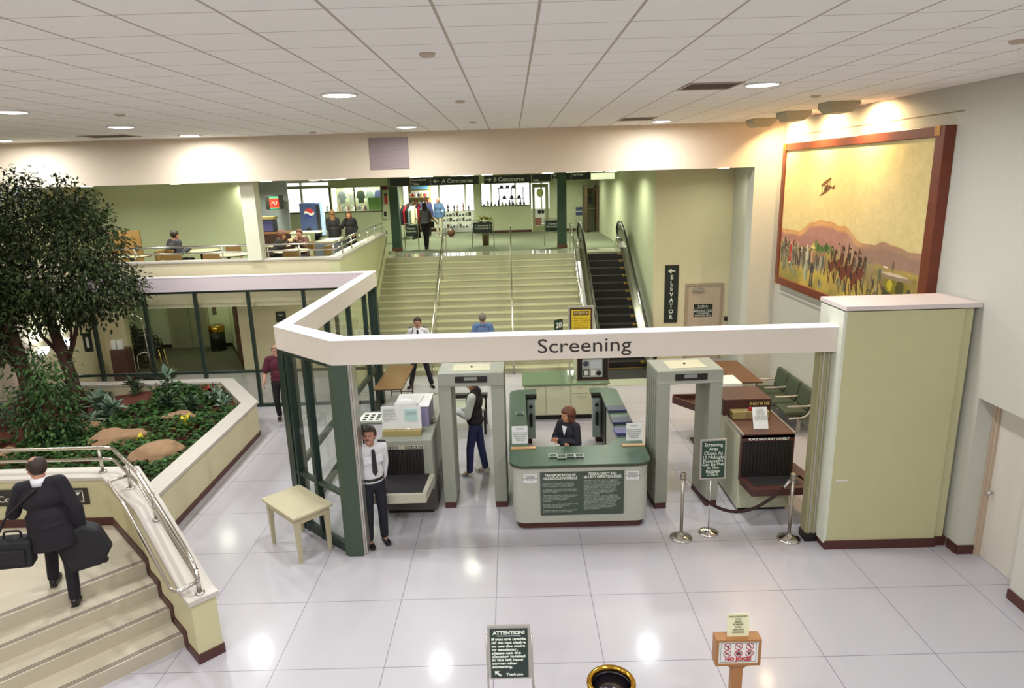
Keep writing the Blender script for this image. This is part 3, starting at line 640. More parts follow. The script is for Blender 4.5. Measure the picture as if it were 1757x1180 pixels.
# ivy cover: nobody could count it
ROCKS = [((-6.05, 2.25, .58), (.46, .34, .27), .3, 'large tan rock nearest the corner of the parapet and planter wall'),
         ((-7.25, 3.15, .57), (.55, .34, .24), .2, 'flat tan rock in the middle of the planter'),
         ((-8.2, 3.75, .56), (.32, .24, .18), -.2, 'small tan rock right of the shrub'),
         ((-6.6, 4.15, .58), (.4, .24, .18), .1, 'reddish rock beside the yellow croton'),
         ((-8.95, 2.55, .5), (.36, .26, .2), 0, 'brown rock at left behind the landing handrail'),
         ((-9.15, 1.75, .48), (.34, .26, .2), 0, 'brown rock half hidden behind the head of the businessman')]
def rock(c, r, rz, label):
    bm = bmesh.new(); bmesh.ops.create_icosphere(bm, subdivisions=4, radius=1); s = V((c[0] * 3, c[1] * 3, 0))
    for v in bm.verts:
        n_ = NZ.noise(v.co * 1.4 + s) * .28 + NZ.noise(v.co * 4 + s) * .07; v.co *= 1 + n_
        v.co.z = max(v.co.z, -.5)
    me = bpy.data.meshes.new('r'); bm.to_mesh(me); bm.free(); me.polygons.foreach_set('use_smooth', [True] * len(me.polygons))
    me.transform(Mx.Rotation(rz, 4, 'Z') @ Mx.Diagonal((r[0], r[1], r[2], 1))); o = link('rock', me, ROCK); o.location = c
    tag(o, label, 'rock', 'rocks in the planter')
for a in ROCKS: rock(*a)
its = []
for _ in range(15000):
    x, y = random.uniform(-11, -5.5), random.uniform(.2, 6.25)
    if x > clampx(0, y) - .06: continue
    dens = NZ.noise(V((x * .75 + 5, y * .75, 1))) + .35 * NZ.noise(V((x * 3, y * 3, 4))) + .17 + (.28 if x > -8 else 0)
    if 3.9 < y < 5.6 and x < -7: dens -= .22
    if x < -8.8 and y > 1.3: dens -= .4
    if dens < .02: continue
    if any(((x - c[0]) / (r[0] * .9)) ** 2 + ((y - c[1]) / (r[1] * .9)) ** 2 < 1 for c, r, _, _ in ROCKS): continue
    h = .03 + .2 * min(.5, dens) + random.random() * .08
    its.append((V((x, y, sz(x, y) + h)), V((rnd(), rnd(), rnd(-.2, .5))), V((0, 0, 1)), random.uniform(.07, .12), min(1, max(0, .4 + rnd(-.4, .5)))))
iv = leaf_mesh('ground_ivy', its, L_IVY, None, .8, (-7, 3, .5)); tag(iv, 'low green ivy cover spreading over the planter mulch', 'ivy', kind='stuff')
# ================================================================ CEILING FITTINGS AND LAMPS
LAMP = mat('lamp_diffuser', 'fff4f2', .5, em=14, emc='fff2f4')
def downlight(x, y, label, power=150, z=CZ, grp='round ceiling downlights of the main hall', col=(.95, .985, .99), r=.19, vis=True):
    t = thing('ceiling_downlight', label or 'x', 'ceiling light', (x, y, z))
    MB().lathe([(r, -.012), (r, .0), (r + .03, .0), (r + .03, -.016), (r + .01, -.02)], (x, y, z), 28, closed=True).build('trim_ring', WHITEP, t)
    MB().lathe([(r, -.014), (r * .7, -.022), (.001, -.026)], (x, y, z), 28).build('diffuser', LAMP, t)
    area('downlight_lamp', (x, y, z - .05), 2 * r, power * LP, col, spread=R(178), parent=t); return t
for x, y, l in ((-1.69, -.27, 'round ceiling downlight in front of the middle of the hall, nearest the camera'), (-1.69, 5.07, 'small round ceiling downlight close to the header wall above the return grille'),
                (-6.2, .48, 'bright ceiling downlight cut by the left picture edge, nearer of two'), (-6.28, 3.19, 'round ceiling downlight above the ficus, left of the dark vent'),
                (-6.28, 5.69, 'round ceiling downlight by the header wall at left, right of the dark vent'), (-10.08, 5.55, 'ceiling downlight at the far left edge by the header wall'),
                (3.44, -.07, 'round ceiling downlight right of the nearer dark vent'), (3.42, 5.49, 'round ceiling downlight right of the farther dark vent')):
    downlight(x, y, l, 105 if y > 5 else 150)
for x in (-6.2, -1.69, 3.44):
    for y in (-5.6, -9): tag(downlight(x, y, '', 170), 'round ceiling downlight out of view above the near side of the hall', 'ceiling light', 'downlights above the near side of the hall')
for x, y in ((-10.1, -.3),): downlight(x, y, 'round ceiling downlight over the landing at left')
def vent(x0, x1, y0, y1, z, label, n=9):
    t = thing('ceiling_vent', label, 'vent', ((x0 + x1) / 2, (y0 + y1) / 2, z))
    MB().box(x0, x1, y0, y1, z - .004, z).build('backing', mat('vent_dark', '2c201c', .8), t)
    MB().box(x0 - .03, x1 + .03, y0 - .03, y0, z - .014, z).box(x0 - .03, x1 + .03, y1, y1 + .03, z - .014, z).box(x0 - .03, x0, y0, y1, z - .014, z).box(x1, x1 + .03, y0, y1, z - .014, z).build('frame', mat('vent_frame', 'a8988c', .6), t)
    s = MB()
    for i in range(1, n): y = y0 + (y1 - y0) * i / n; s.box(x0, x1, y - .008, y + .008, z - .012, z - .004)
    s.build('slats', mat('vent_slat', '6d5a50', .6), t)
vent(2.5, 3.1, -.35, .22, CZ, 'dark square ceiling vent left of the downlight at upper right')
vent(2.5, 3.1, 4.5, 5.08, CZ, 'dark ceiling vent close to the header wall at right')
vent(-8.1, -7.2, 4.95, 5.5, CZ, 'dark ceiling vent close to the header wall at left')
for x, y, l in ((-.33, -2.79, 'small round ceiling sensor, largest of the four'), (-.32, .8, 'small round ceiling sensor behind the nearest one'), (-.34, 4.39, 'small round ceiling sensor close to the header wall in the middle'),
                (-5.18, 1.23, 'small round ceiling sensor at left between the downlights'), (-3.73, 5.73, 'domed ceiling sensor close to the header wall left of the grille'), (4.71, -2.58, 'pinkish round ceiling sensor at the right edge'), (4.78, 1.49, 'small ceiling sensor right of the vent near the picture lights')):
    o = MB().lathe([(.001, -.03), (.05, -.028), (.065, -.012), (.07, 0)], (x, y, CZ), 18).build('ceiling_sensor', mat('sensor_plastic', 'b5a394', .6), None, (x, y, CZ)); tag(o, l, 'sensor')
# return grille on the header
t = thing('return_grille', 'purplish square air grille on the header wall', 'grille', (-2.32, 6.55, 5.8))
MB().box(-2.76, -1.9, 6.53, 6.55, 5.47, 6.14).build('backing', VENT, t)
s = MB()
for i in range(28): z = 5.49 + i * .0232; s.box(-2.74, -1.92, 6.522, 6.53, z, z + .012)
s.build('slats', mat('grille_slat', '9d8c90', .5), t)
# picture lights
for i, (x, y, l) in enumerate(((5.45, 5.9, 'farthest of the three boxy picture lights'), (5.45, 4.25, 'middle one of the three boxy picture lights'), (5.5, 2.6, 'nearest of the three boxy picture lights'))):
    t = thing('picture_light', l + ' under the ceiling, facing the painting', 'spotlight', (x, y, CZ))
    pr = [(0, 0), (.5, 0), (.5, -.05), (.36, -.17), (.1, -.17), (0, -.08)]
    M = Mx.Translation((x - .1, y - .22, CZ)); vs = [(a, 0, b) for a, b in pr] + [(a, .44, b) for a, b in pr]; k = len(pr)
    MB().add(vs, [tuple(range(k)), tuple(range(2 * k - 1, k - 1, -1))] + [(j, k + j, k + (j + 1) % k, (j + 1) % k) for j in range(k)], M=M).build('housing', mat('light_housing', 'a59f8a', .6), t, bev=.01)
    MB().box(x + .401, x + .405, y - .18, y + .18, CZ - .045, CZ - .01).build('lamp_window', mat('warm_lamp', 'ffd9a0', .5, em=20, emc='ffd08a'), t)
    area('picture_lamp', (x + .44, y, CZ - .1), .3, 105 * LW, (1, .72, .38), (.45, 0, -1), 'RECTANGLE', .1, parent=t, spread=R(160))
# wall sconces by the planter
for y, z, l in ((7.0, 1.45, ''),): pass
for y, l in ((7.15, 'bright white wall sconce at left half hidden by shrub leaves'), (8.1, 'small white wall sconce at left glimpsed between the trunks')):
    t = thing('wall_sconce', l, 'wall light', (-11.4, y, 1.35))
    MB().box(-11.4, -11.36, y - .08, y + .08, 1.2, 1.45).build('back_plate', ALU, t, bev=.005)
    MB().lathe([(.001, 0), (.05, .02), (.1, .09), (.13, .18)], (-11.25, y, 1.3), 18).build('shade', mat('sconce_lamp', 'f4f2ff', .5, em=10, emc='eef0ff'), t)
    area('sconce_lamp', (-11.2, y, 1.55), .15, 14 * LP, (.9, .95, 1), (0.2, 0, 1), parent=t)
# lobby lamps
def troffer(x, y, z, w, d, power, col, label, em=6, emc='f4ffe0', name='ceiling_light'):
    t = thing(name, label, 'ceiling light', (x, y, z))
    MB().box(x - w / 2, x + w / 2, y - d / 2, y + d / 2, z - .03, z - .012).build('diffuser', mat('troffer_lens_' + name, 'f8fff0', .5, em=em, emc=emc), t)
    MB().box(x - w / 2 - .02, x - w / 2, y - d / 2, y + d / 2, z - .03, z).box(x + w / 2, x + w / 2 + .02, y - d / 2, y + d / 2, z - .03, z).box(x - w / 2, x + w / 2, y - d / 2 - .02, y - d / 2, z - .03, z).box(x - w / 2, x + w / 2, y + d / 2, y + d / 2 + .02, z - .03, z).build('frame', WHITEP, t)
    area('ceiling_lamp', (x, y, z - .05), w, power, col, shape='RECTANGLE', sy=d, parent=t, spread=R(165))
troffer(-8.9, 12.0, 2.42, .3, .3, 16 * LF, (.85, 1, .62), 'square lobby light above the trash can')
troffer(-10.6, 11.3, 2.42, .3, .3, 16 * LF, (.85, 1, .62), 'square lobby light above the wheelchairs')
troffer(-5.5, 8.3, 2.42, .6, .3, 26 * LF, (1, .97, .85), 'rectangular light behind the lobby glass at right')
troffer(-9.0, 8.3, 2.42, .6, .3, 26 * LF, (1, .97, .85), 'rectangular light behind the lobby glass at left')
# upper-level lamps
G = (.95, 1.0, .80)
k = 0
for x, y, p, l in ((-11, 9.6, 60, 'round light of the dining terrace at far left'), (-8.6, 9.6, 60, 'round light of the dining terrace left of the column'), (-6.2, 9.6, 55, 'round light of the dining terrace just left of the column'), (-5.2, 12, 70, 'long light above the drinks stand'), (-6.8, 16.2, 60, 'light in front of the gift shop window at left'), (-4.4, 10.3, 70, 'light above the slanting terrace rail'), (-7.7, 12.4, 60, 'added unseen fill light above the back counter, brightening the kitchen wall'),  # the last one is an added fill that brightens the kitchen wall
                (-3.2, 16.8, 70, 'light above the left green column'), (-.9, 11, 38, 'light above the middle of the stairs'), (1.4, 11, 38, 'light above the stairs near the escalator'), (-.6, 18.5, 90, 'light above the middle of the concourse landing'), (2.9, 16.5, 110, 'light above the top of the escalator'), (2.9, 20.8, 50, 'light near the phone booth'),
                (3.3, 11.5, 50, 'light above the escalator'), (-7, 22, 110, 'light inside the gift shop at left'), (-3.2, 20.5, 110, 'light at the shop entrance'), (-3, 25.5, 190, 'light inside the shop'), (.2, 25.5, 150, 'light inside the shop behind the window'), (5.6, 8.3, 22, 'light in the elevator recess'), (-1, 7.8, 50, 'light above the foot of the stairs'), (2.4, 7.8, 50, 'light above the foot of the escalator')):
    t = thing('upper_ceiling_light', l, 'ceiling light', (x, y, HB + .04))
    MB().lathe([(.001, -.045), (.12, -.042), (.2, -.025), (.24, 0)], (x, y, HB + .04), 24).build('lens', mat('upper_lens', 'fbffec', .5, em=7, emc='f6ffdc'), t)
    area('upper_lamp', (x, y, HB - .03), .45, p * LG, G, spread=R(160), parent=t)

# ================================================================ PAINTING
def paint(W_, H_):
    Yy, Xx = np.mgrid[0:H_, 0:W_]; u = Xx / (W_ - 1); v = 1 - Yy / (H_ - 1)
    rs = np.random.RandomState(3)
    def noise(sx, sy):
        g = rs.rand(sy + 2, sx + 2); gx = u * sx; gy = (1 - v) * sy; ix = gx.astype(int); iy = gy.astype(int); fx = gx - ix; fy = gy - iy
        fx = fx * fx * (3 - 2 * fx); fy = fy * fy * (3 - 2 * fy)
        return g[iy, ix] * (1 - fx) * (1 - fy) + g[iy, ix + 1] * fx * (1 - fy) + g[iy + 1, ix] * (1 - fx) * fy + g[iy + 1, ix + 1] * fx * fy
    L = lambda h: np.array(hx(h)[:3])
    img = np.zeros((H_, W_, 3))
    def put(mask, c, a=1.0):
        m = (np.clip(mask, 0, 1) * a)[..., None]; img[:] = img * (1 - m) + m * c
    nz = noise(6, 4) * .5 + noise(20, 14) * .3 + noise(60, 40) * .2
    img[:] = L('d6c68a'); put(nz, L('cab77e'), .8); put(np.clip((noise(4, 3) - .4) * 2, 0, 1), L('d9c99a'), .5); put(np.clip((u - .55) * 1.6, 0, 1) * nz, L('b3a67a'), .7)
    sm = lambda x: np.clip(x, 0, 1) ** 2 * (3 - 2 * np.clip(x, 0, 1))
    ridge = .40 + .085 * sm((u - .16) / .14) * sm((.66 - u) / .12) + .02 * sm((u - .3) / .06) * sm((.5 - u) / .08) + .03 * sm((u - .74) / .05) * sm((.95 - u) / .15) + .012 * (noise(30, 1) - .5)
    put(sm((ridge - v) / .006), L('c9925e')); put(sm((ridge - v) / .03) * noise(50, 4), L('d8ab6c'), .7)
    put(sm((ridge - .03 - v + .015 * noise(26, 6)) / .03), L('aa7a6c')); put(sm((.37 - v + .02 * noise(12, 2)) / .02) * noise(24, 10), L('94665f'), .8); put(sm((u - .62) / .1) * sm((ridge - v) / .01), L('8f7464'), .75)
    put(sm((.285 - v + .02 * noise(14, 3)) / .02), L('a58d4a')); put(sm((.27 - v) / .03) * noise(40, 20), L('6a5c2c'), .75); put(sm((.19 - v) / .05) * noise(12, 8), L('c3a94a'), .85); put(sm((.12 - v) / .05) * sm((noise(16, 10) - .5) * 4), L('87803c'), .6)
    put(sm(1 - np.hypot((u - .66) / .26, (v - .25) / .15)) * (.4 + .6 * noise(30, 20)), L('8b7c66'), .9); put(sm(1 - np.hypot((u - .60) / .07, (v - .36) / .16)) * noise(12, 10), L('b9a485'), .8)
    def ell(cx, cy, rx, ry, c, a=1, rot=0):
        x = u - cx; y = (v - cy) * (H_ / W_) ; ry = ry * H_ / W_; c_, s_ = cos(rot), sin(rot)
        d = ((x * c_ + y * s_) / rx) ** 2 + ((-x * s_ + y * c_) / ry) ** 2 + .5 * (fine - .5)
        put(d < 1, c * (.75 + .5 * fine[..., None] if False else 1), a)
    fine = noise(150, 80)
    for k in range(16): ell(.3 + .18 * rs.rand(), .29 + rs.rand() * .03, .012, .02 + .02 * rs.rand(), L(['4a6b2c', '5f7a38', '38521f'][k % 3]), .9)
    pal = ['3b2f28', '6a5a4a', '8a8270', '4c4434', '2c2a26', '77603c', '9b9484', '5b3a30', '55604c', 'a08c6a']
    for i in range(150):
        q_ = rs.rand(); cx = .01 + .31 * q_; cy = .265 - .075 * rs.rand() - .02 * q_; c = L(pal[rs.randint(10)]); h_ = .035 + .02 * rs.rand(); ell(cx, cy, .0045, h_, c); ell(cx, cy - h_ * .9, .0035, h_ * .8, L(pal[rs.randint(10)])); ell(cx, cy + h_ + .008, .0035, .009, L(['8a6a50', 'b5a684', '3a2c22'][i % 3]))
    ell(.045, .31, .008, .03, L('4a3c30')); ell(.05, .27, .016, .02, L('5a4a3a')); ell(.135, .30, .006, .03, L('8a3a30'))
    ell(.105, .235, .008, .055, L('b8201c')); ell(.105, .17, .009, .03, L('b8201c')); ell(.105, .14, .009, .008, L('e8dcc8'))
    for i in range(50): cx = .33 + .09 * rs.rand(); cy = .23 - .07 * rs.rand(); ell(cx, cy, .005, .045, L(pal[rs.randint(10)])); ell(cx, cy + .05, .004, .01, L('8a6a50'))
    ell(.262, .225, .011, .045, L('b9bca0')); ell(.260, .12, .015, .085, L('a4a88e')); ell(.268, .12, .006, .08, L('7d8268')); ell(.262, .292, .008, .02, L('c5b894')); ell(.250, .2, .004, .05, L('a07858'))
    ell(.312, .235, .016, .05, L('b58f6c')); ell(.318, .235, .006, .045, L('94684c')); ell(.305, .10, .006, .085, L('2a3048')); ell(.321, .10, .006, .085, L('232840')); ell(.304, .02, .007, .012, L('3a2820')); ell(.322, .02, .007, .012, L('3a2820')); ell(.312, .31, .011, .02, L('c8ac5c')); ell(.312, .30, .019, .008, L('dcc070'))
    for cx, cy, sc in ((.47, .2, 1), (.52, .22, 1.1), (.555, .175, 1.2), (.60, .20, 1.15), (.635, .165, 1.2), (.67, .2, 1)):
        ell(cx, cy, .024 * sc, .035 * sc, L('6d3422'), 1, .6); ell(cx + .018 * sc, cy + .06 * sc, .008 * sc, .05 * sc, L('5a2a1e'), 1, -.3); ell(cx + .027 * sc, cy + .105 * sc, .010 * sc, .014 * sc, L('4c2418'), 1, -.6); ell(cx - .02 * sc, cy + .01, .006, .03, L('35201a'), 1, .5)
        for dx, r_ in ((-.022, .1), (-.012, -.1), (.018, .5), (.024, .25)): ell(cx + dx * sc, cy - .075 * sc, .003, .045 * sc, L('47241c'), 1, r_)
        ell(cx - .004, cy + .075 * sc, .007, .035 * sc, L(pal[rs.randint(10)])); ell(cx - .004, cy + .12 * sc, .0045, .012, L('a08060')); ell(cx - .004, cy + .13 * sc, .008, .005, L('3a2c20'))
    ell(.585, .345, .0045, .035, L('5a2420')); ell(.655, .32, .005, .04, L('5a2420')); ell(.70, .25, .008, .05, L('58503c')); ell(.70, .305, .005, .012, L('3a2c20'))
    for i in range(24): ell(.68 + .14 * rs.rand(), .12 + .1 * rs.rand(), .004, .035, L(pal[rs.randint(10)]), .8)
    ell(.885, .15, .078, .07, L('3c3a22')); ell(.88, .185, .066, .05, L('7d7020')); ell(.85, .185, .014, .035, L('b8a828')); ell(.905, .18, .022, .045, L('4a461c')); ell(.88, .235, .082, .014, L('8a7860')); ell(.87, .25, .074, .008, L('c8b698')); ell(.82, .285, .016, .005, L('f0d8d0')); ell(.86, .30, .007, .03, L('6a5a48')); ell(.79, .24, .008, .03, L('58604c')); ell(.9, .09, .05, .02, L('3a3428'), .8)
    for cx in (.735, .775, .86, .93):
        ell(cx, .075, .016, .05, L('3a3024'), .9); ell(cx, .075, .0125, .039, L('84774a'), .9); ell(cx, .075, .003, .009, L('3a3024'))
    for cx, cy in ((.07, .12), (.11, .10), (.04, .1), (.53, .1), (.57, .09), (.39, .06), (.13, .13), (.16, .07)):
        for k in range(9): ell(cx + .02 * (rs.rand() - .5), cy + .05 * (rs.rand() - .5), .006, .02, L(['78795c', '8c8a6c', '5f6448'][k % 3]), .8)
    # biplane
    ell(.375, .765, .045, .014, L('6b4622'), 1, .35); ell(.375, .70, .045, .012, L('6b4622'), 1, .35)
    for d in (-.03, -.01, .012, .03): ell(.375 + d, .735 + d * .3, .0025, .035, L('5a3818'))
    ell(.40, .735, .035, .007, L('5a3818'), 1, -.1); ell(.435, .73, .012, .012, L('6b4622'), 1, .5); ell(.375, .72, .01, .016, L('432c18'))
    s = 1 + .10 * (noise(120, 70) - .5) + .10 * (noise(50, 30) - .5); img *= s[..., None]
    return np.clip(img, 0, 1)
def canvas():
    W_, H_ = 440, 235
    img = paint(W_, H_)
    pw = thing('framed_painting', 'large framed painting of a western crowd, horses and a biplane on the right wall', 'painting', (WX, 3.4, 4.3))
    ya, yb, za, zb_ = .86, 6.02, 2.92, 5.6; xf = WX - .13
    Yy, Xx = np.mgrid[0:H_, 0:W_]; ys = yb + (ya - yb) * Xx / (W_ - 1); zs = zb_ + (za - zb_) * Yy / (H_ - 1)
    co_ = np.stack([np.full_like(ys, xf), ys, zs], -1).reshape(-1, 3)
    idx = (Yy[:-1, :-1] * W_ + Xx[:-1, :-1]).reshape(-1); fs = np.stack([idx, idx + W_, idx + W_ + 1, idx + 1], 1)
    me = bpy.data.meshes.new('canvas'); me.from_pydata(co_.tolist(), [], fs.tolist())
    at = me.color_attributes.new('col', 'FLOAT_COLOR', 'POINT'); c4 = np.concatenate([img.reshape(-1, 3), np.ones((W_ * H_, 1))], 1); at.data.foreach_set('color', c4.reshape(-1).astype(np.float32))
    link('canvas', me, m_attr('painted_canvas', .55), pw)
    Y0_, Y1_, Z0_, Z1_ = ya - .2, yb + .16, za - .16, zb_ + .15
    f = MB(); xw, xi = WX, WX - .16
    f.box(xi, xw, Y0_, ya, Z0_, Z1_).box(xi, xw, yb, Y1_, Z0_, Z1_).box(xi, xw, ya, yb, zb_, Z1_).box(xi, xw, ya, yb, Z0_, za)
    f.build('frame', WOODF, pw, bev=.01)
    for y, z in ((ya - .1, zb_ + .02), (yb, zb_ + .02), (yb, Z0_), (ya - .1, Z0_)): MB().box(xi - .006, xi, y, y + .12, z, z + .13).build('corner_plate', mat('gilt_corner', '9a6c1e', .3, metal=.6), pw)
canvas()

# ================================================================ WALL SIGNS
t = thing('elevator_sign', 'tall dark vertical ELEVATOR sign on the wall left of the door', 'sign', (4.75, 9.8, 1.9))
MB().box(4.56, 4.94, 9.77, 9.8, 1.09, 2.72).build('panel', SIGNK, t, bev=.003)
for i, ch in enumerate('ELEVATOR'): text(ch, .165, LETW, t, (4.75, 9.766, 2.33 - i * .162), align='CENTER', bold=.002)
MB().box(4.66, 4.84, 9.766, 9.77, 2.545, 2.57).add([(4.64, 9.766, 2.5575), (4.72, 9.766, 2.62), (4.745, 9.766, 2.6), (4.685, 9.766, 2.5575), (4.745, 9.766, 2.515), (4.72, 9.766, 2.495)], [(0, 3, 2, 1), (0, 5, 4, 3)]).build('arrow', LETW, t)
t = thing('card_reader', 'small dark card reader on the wall right of the restricted door', 'card reader', (6.32, 9.8, 1.16))
MB().box(6.27, 6.37, 9.76, 9.8, 1.1, 1.22).build('body', BLACK, t, bev=.006); MB().box(6.30, 6.34, 9.757, 9.76, 1.17, 1.19).build('light', LETR, t)
for x, l in ((-6.28, 'small black door sign on the lobby wall right of the opening'), (-5.02, 'small black sign on the lobby wall just above the angled beam')):
    t = thing('door_sign', l, 'sign', (x, 9.78, 1.5)); MB().box(x - .14, x + .14, 9.775, 9.8, 1.42, 1.72).build('plate', SIGNK, t); text('MEN' if x < -6 else 'WOMEN', .06, LETW, t, (x, 9.772, 1.6), align='CENTER')
t = thing('hanging_sign', 'small dark vertical sign at the leftmost lobby mullion', 'sign', (-9.75, 6.62, 1.7)); MB().box(-9.85, -9.65, 6.55, 6.575, 1.5, 1.95).build('plate', SIGNK, t)
MB().box(-9.78, -9.72, 6.545, 6.55, 1.6, 1.85).build('symbol', LETW, t)

# ================================================================ SCREENING DESK
dk = thing('screening_desk', 'U-shaped speckled grey security desk with a green top', 'desk', (1.27, .45, 0))
def rr(x0, x1, y0, y1, r, n=6, corners=(1, 1, 1, 1)):
    o = []
    for (cx, cy, a0, k) in ((x1 - r, y0 + r, -pi / 2, 1), (x1 - r, y1 - r, 0, 2), (x0 + r, y1 - r, pi / 2, 3), (x0 + r, y0 + r, pi, 0)):
        if corners[k]: o += [(cx + r * cos(a0 + pi / 2 * i / n), cy + r * sin(a0 + pi / 2 * i / n)) for i in range(n + 1)]
        else: o.append((cx + (r if k in (1, 2) else -r), cy + (r if k in (2, 3) else -r)))
    return o
def ushape(g, ysh=0):
    x0, x1, y0, y1, y2 = .2 + g, 2.32 - g, .40 + g, 1.12 - g, 4.05 - g
    r = .22 - g; p = []
    def a(cx, cy, s, rr_=r): return [(cx + rr_ * cos(s + pi / 2 * i / 6), cy + rr_ * sin(s + pi / 2 * i / 6)) for i in range(7)]
    p += a(x0 + r, y0 + r, pi) + a(x1 - r, y0 + r, -pi / 2)
    p += a(x1 - .2, y2 - .2, 0, .2 - g / 2) + [(1.80 + g, y2), (1.80 + g, 3.75 + g), (1.98 + g, 3.75 + g), (1.98 + g, 1.5), (1.75, y1)] + [(.50 - g, y1)] + [(.50 - g, 3.75 + g), (.72 - g, 3.75 + g), (.72 - g, y2)] + a(x0 + .2, y2 - .2, pi / 2, .2 - g / 2)
    return p
MB().prism(ushape(.04), .12, 1.03).build('body', DESKB, dk)
MB().prism(ushape(0), 1.03, 1.075).build('worktop', DESKT, dk)
MB().prism(ushape(-.004), 1.035, 1.062).build('top_edge', mat('dark_edge', '3a3a30', .5), dk)
MB().prism(ushape(.1), 0, .12).build('plinth', MAROON, dk)
for x0, x1, s in ((.53, .69, 1), (1.82, 1.98, -1)):
    MB().box(.46 if s > 0 else 1.8, .72 if s > 0 else 2.02, 3.70, 3.775, .985, 1.03).box(.46 if s > 0 else 2.0, .50 if s > 0 else 2.02, 3.2, 3.775, .2, .985).build('black_bracket', BLACK, dk)
    MB().box(x0, x1, 3.71, 3.775, .15, .98).build('monitor_column', mat('blue_grey_panel', '8a978f', .4), dk, bev=.01)
    MB().lathe([(.035, 0), (.035, .02), (.02, .03)], M=Mx.Translation(((x0 + x1) / 2, 3.71, .84)) @ Mx.Rotation(pi / 2, 4, 'X'), n=14).build('lock', BLACK, dk)
    MB().box((x0 + x1) / 2 - .025, (x0 + x1) / 2 + .025, 3.66, 3.71, .42, .70).build('handset', BLACK, dk, bev=.01)
p = MB().box(.65, 1.9, .425, .438, .25, .95).build('rules_panel', mat('rules_panel_green', '3f4a40', .45), dk)
yy = .422
text('TRANSPORTATION OF\nHAZARDOUS MATERIALS', .058, LETW, p, (.95, yy, .885), align='CENTER', width=.5, bold=.0015, ls=.85)
text('Federal law forbids the carriage of\nhazardous materials aboard aircraft\nin your luggage or on your person.\n\nA violation can result in penalties of up\nto $25,000 and 5 years imprisonment\n(49 U.S.C. 1809).\n\nHazardous materials include explosives,\ncompressed gases, flammable liquids\nand solids, oxidizers, poisons,\ncorrosives and radioactive\nmaterials.\n\nExamples: paints, lighter fluid, fireworks,\ntear gases, oxygen bottles and\nradio-pharmaceuticals.\n\nThere are special exceptions for small\nquantities carried in your luggage.', .034, mat('pale_print', 'a9afa4', .7), p, (.68, yy, .765), width=.54, ls=.72)
text('FEDERAL SAFETY AND\nSECURITY INSPECTION RULES', .058, LETW, p, (1.58, yy, .895), align='CENTER', width=.56, bold=.0015, ls=.85)
body = ['Passengers and their carry-on baggage are', 'subject to inspection before boarding. It is', 'a crime to carry a weapon, explosive or other', 'dangerous article aboard an aircraft. Persons', 'refusing inspection will not be permitted', 'beyond this point. X-ray inspection may', 'affect film; you may request inspection', 'by hand of your photographic equipment', 'and film packages without exposure', 'to the x-ray system.'] * 2
text('\n'.join(body), .034, mat('pale_print', 'a9afa4', .7), p, (1.30, yy, .80), width=.56, ls=.72)
for x0, x1, z1_ in ((.4, .6, .93), (1.93, 2.13, .94)):
    pn = MB().box(x0, x1, .43, .438, z1_ - .14, z1_).build('notice', WHITEP, dk)
    text('NOTICE TO ALL\nPASSENGERS\nPLEASE PLACE ITEMS\nON THE BELT', .022, LETK, pn, ((x0 + x1) / 2, .428, z1_ - .035), align='CENTER', ls=1.0)
# trays
M_TRAY = m_glass('milky_plastic', (.86, .87, .88), 1.5)
def tray(c, label, group=None, m=None):
    t = thing('key_tray', label, 'tray', c, rnd(-.08, .08), group)
    x, y, z = 0, 0, 0; g = MB(); w, d, h = .058, .05, .042
    for k in (0, 1):
        pass
    g.box(-w, w, -d, d, 0, .004).box(-w, -w + .004, -d, d, 0, h).box(w - .004, w, -d, d, 0, h).box(-w, w, -d, -d + .004, 0, h).box(-w, w, d - .004, d, 0, h)
    g.build('tub', M_TRAY, t, world=False)
    MB().box(-w - .008, w + .008, -d - .008, -d, h - .004, h).box(-w - .008, w + .008, d, d + .008, h - .004, h).box(-w - .008, -w, -d, d, h - .004, h).box(w, w + .008, -d, d, h - .004, h).build('rim', mat('tray_plastic', 'd2d4d0', .25, coat=.4), t, world=False); return t
for i, (x, y) in enumerate(((.86, .68), (.99, .63), (1.12, .66), (1.26, .66))):
    tray((x, y, 1.075), ['leftmost of the four clear plastic trays on the front counter', 'second clear plastic tray from the left, on the front counter', 'third clear plastic tray from the left, on the front counter', 'rightmost of the four clear plastic trays on the front counter'][i])
tray((.38, 2.6, 1.075), 'clear plastic tray alone on the left arm of the desk')
for (x, y, a, l) in ((2.13, 2.72, .03, 'dark blue binder farthest back on the right arm of the desk'), (2.12, 2.12, .05, 'middle dark blue binder on the right arm of the desk'), (2.1, 1.62, .02, 'purple-blue binder nearest the front behind the paper notice')):
    t = thing('binder', l, 'binder', (x, y, 1.075), a)
    MB().box(-.17, .17, -.13, .13, .004, .045).build('cover', mat('navy_binder' if 'purple' not in l else 'purple_binder', '2e3050' if 'purple' not in l else '4a4378', .4), t, bev=.005, world=False)
    MB().box(-.16, .165, -.122, .122, .012, .037).build('pages', WHITEP, t, world=False)
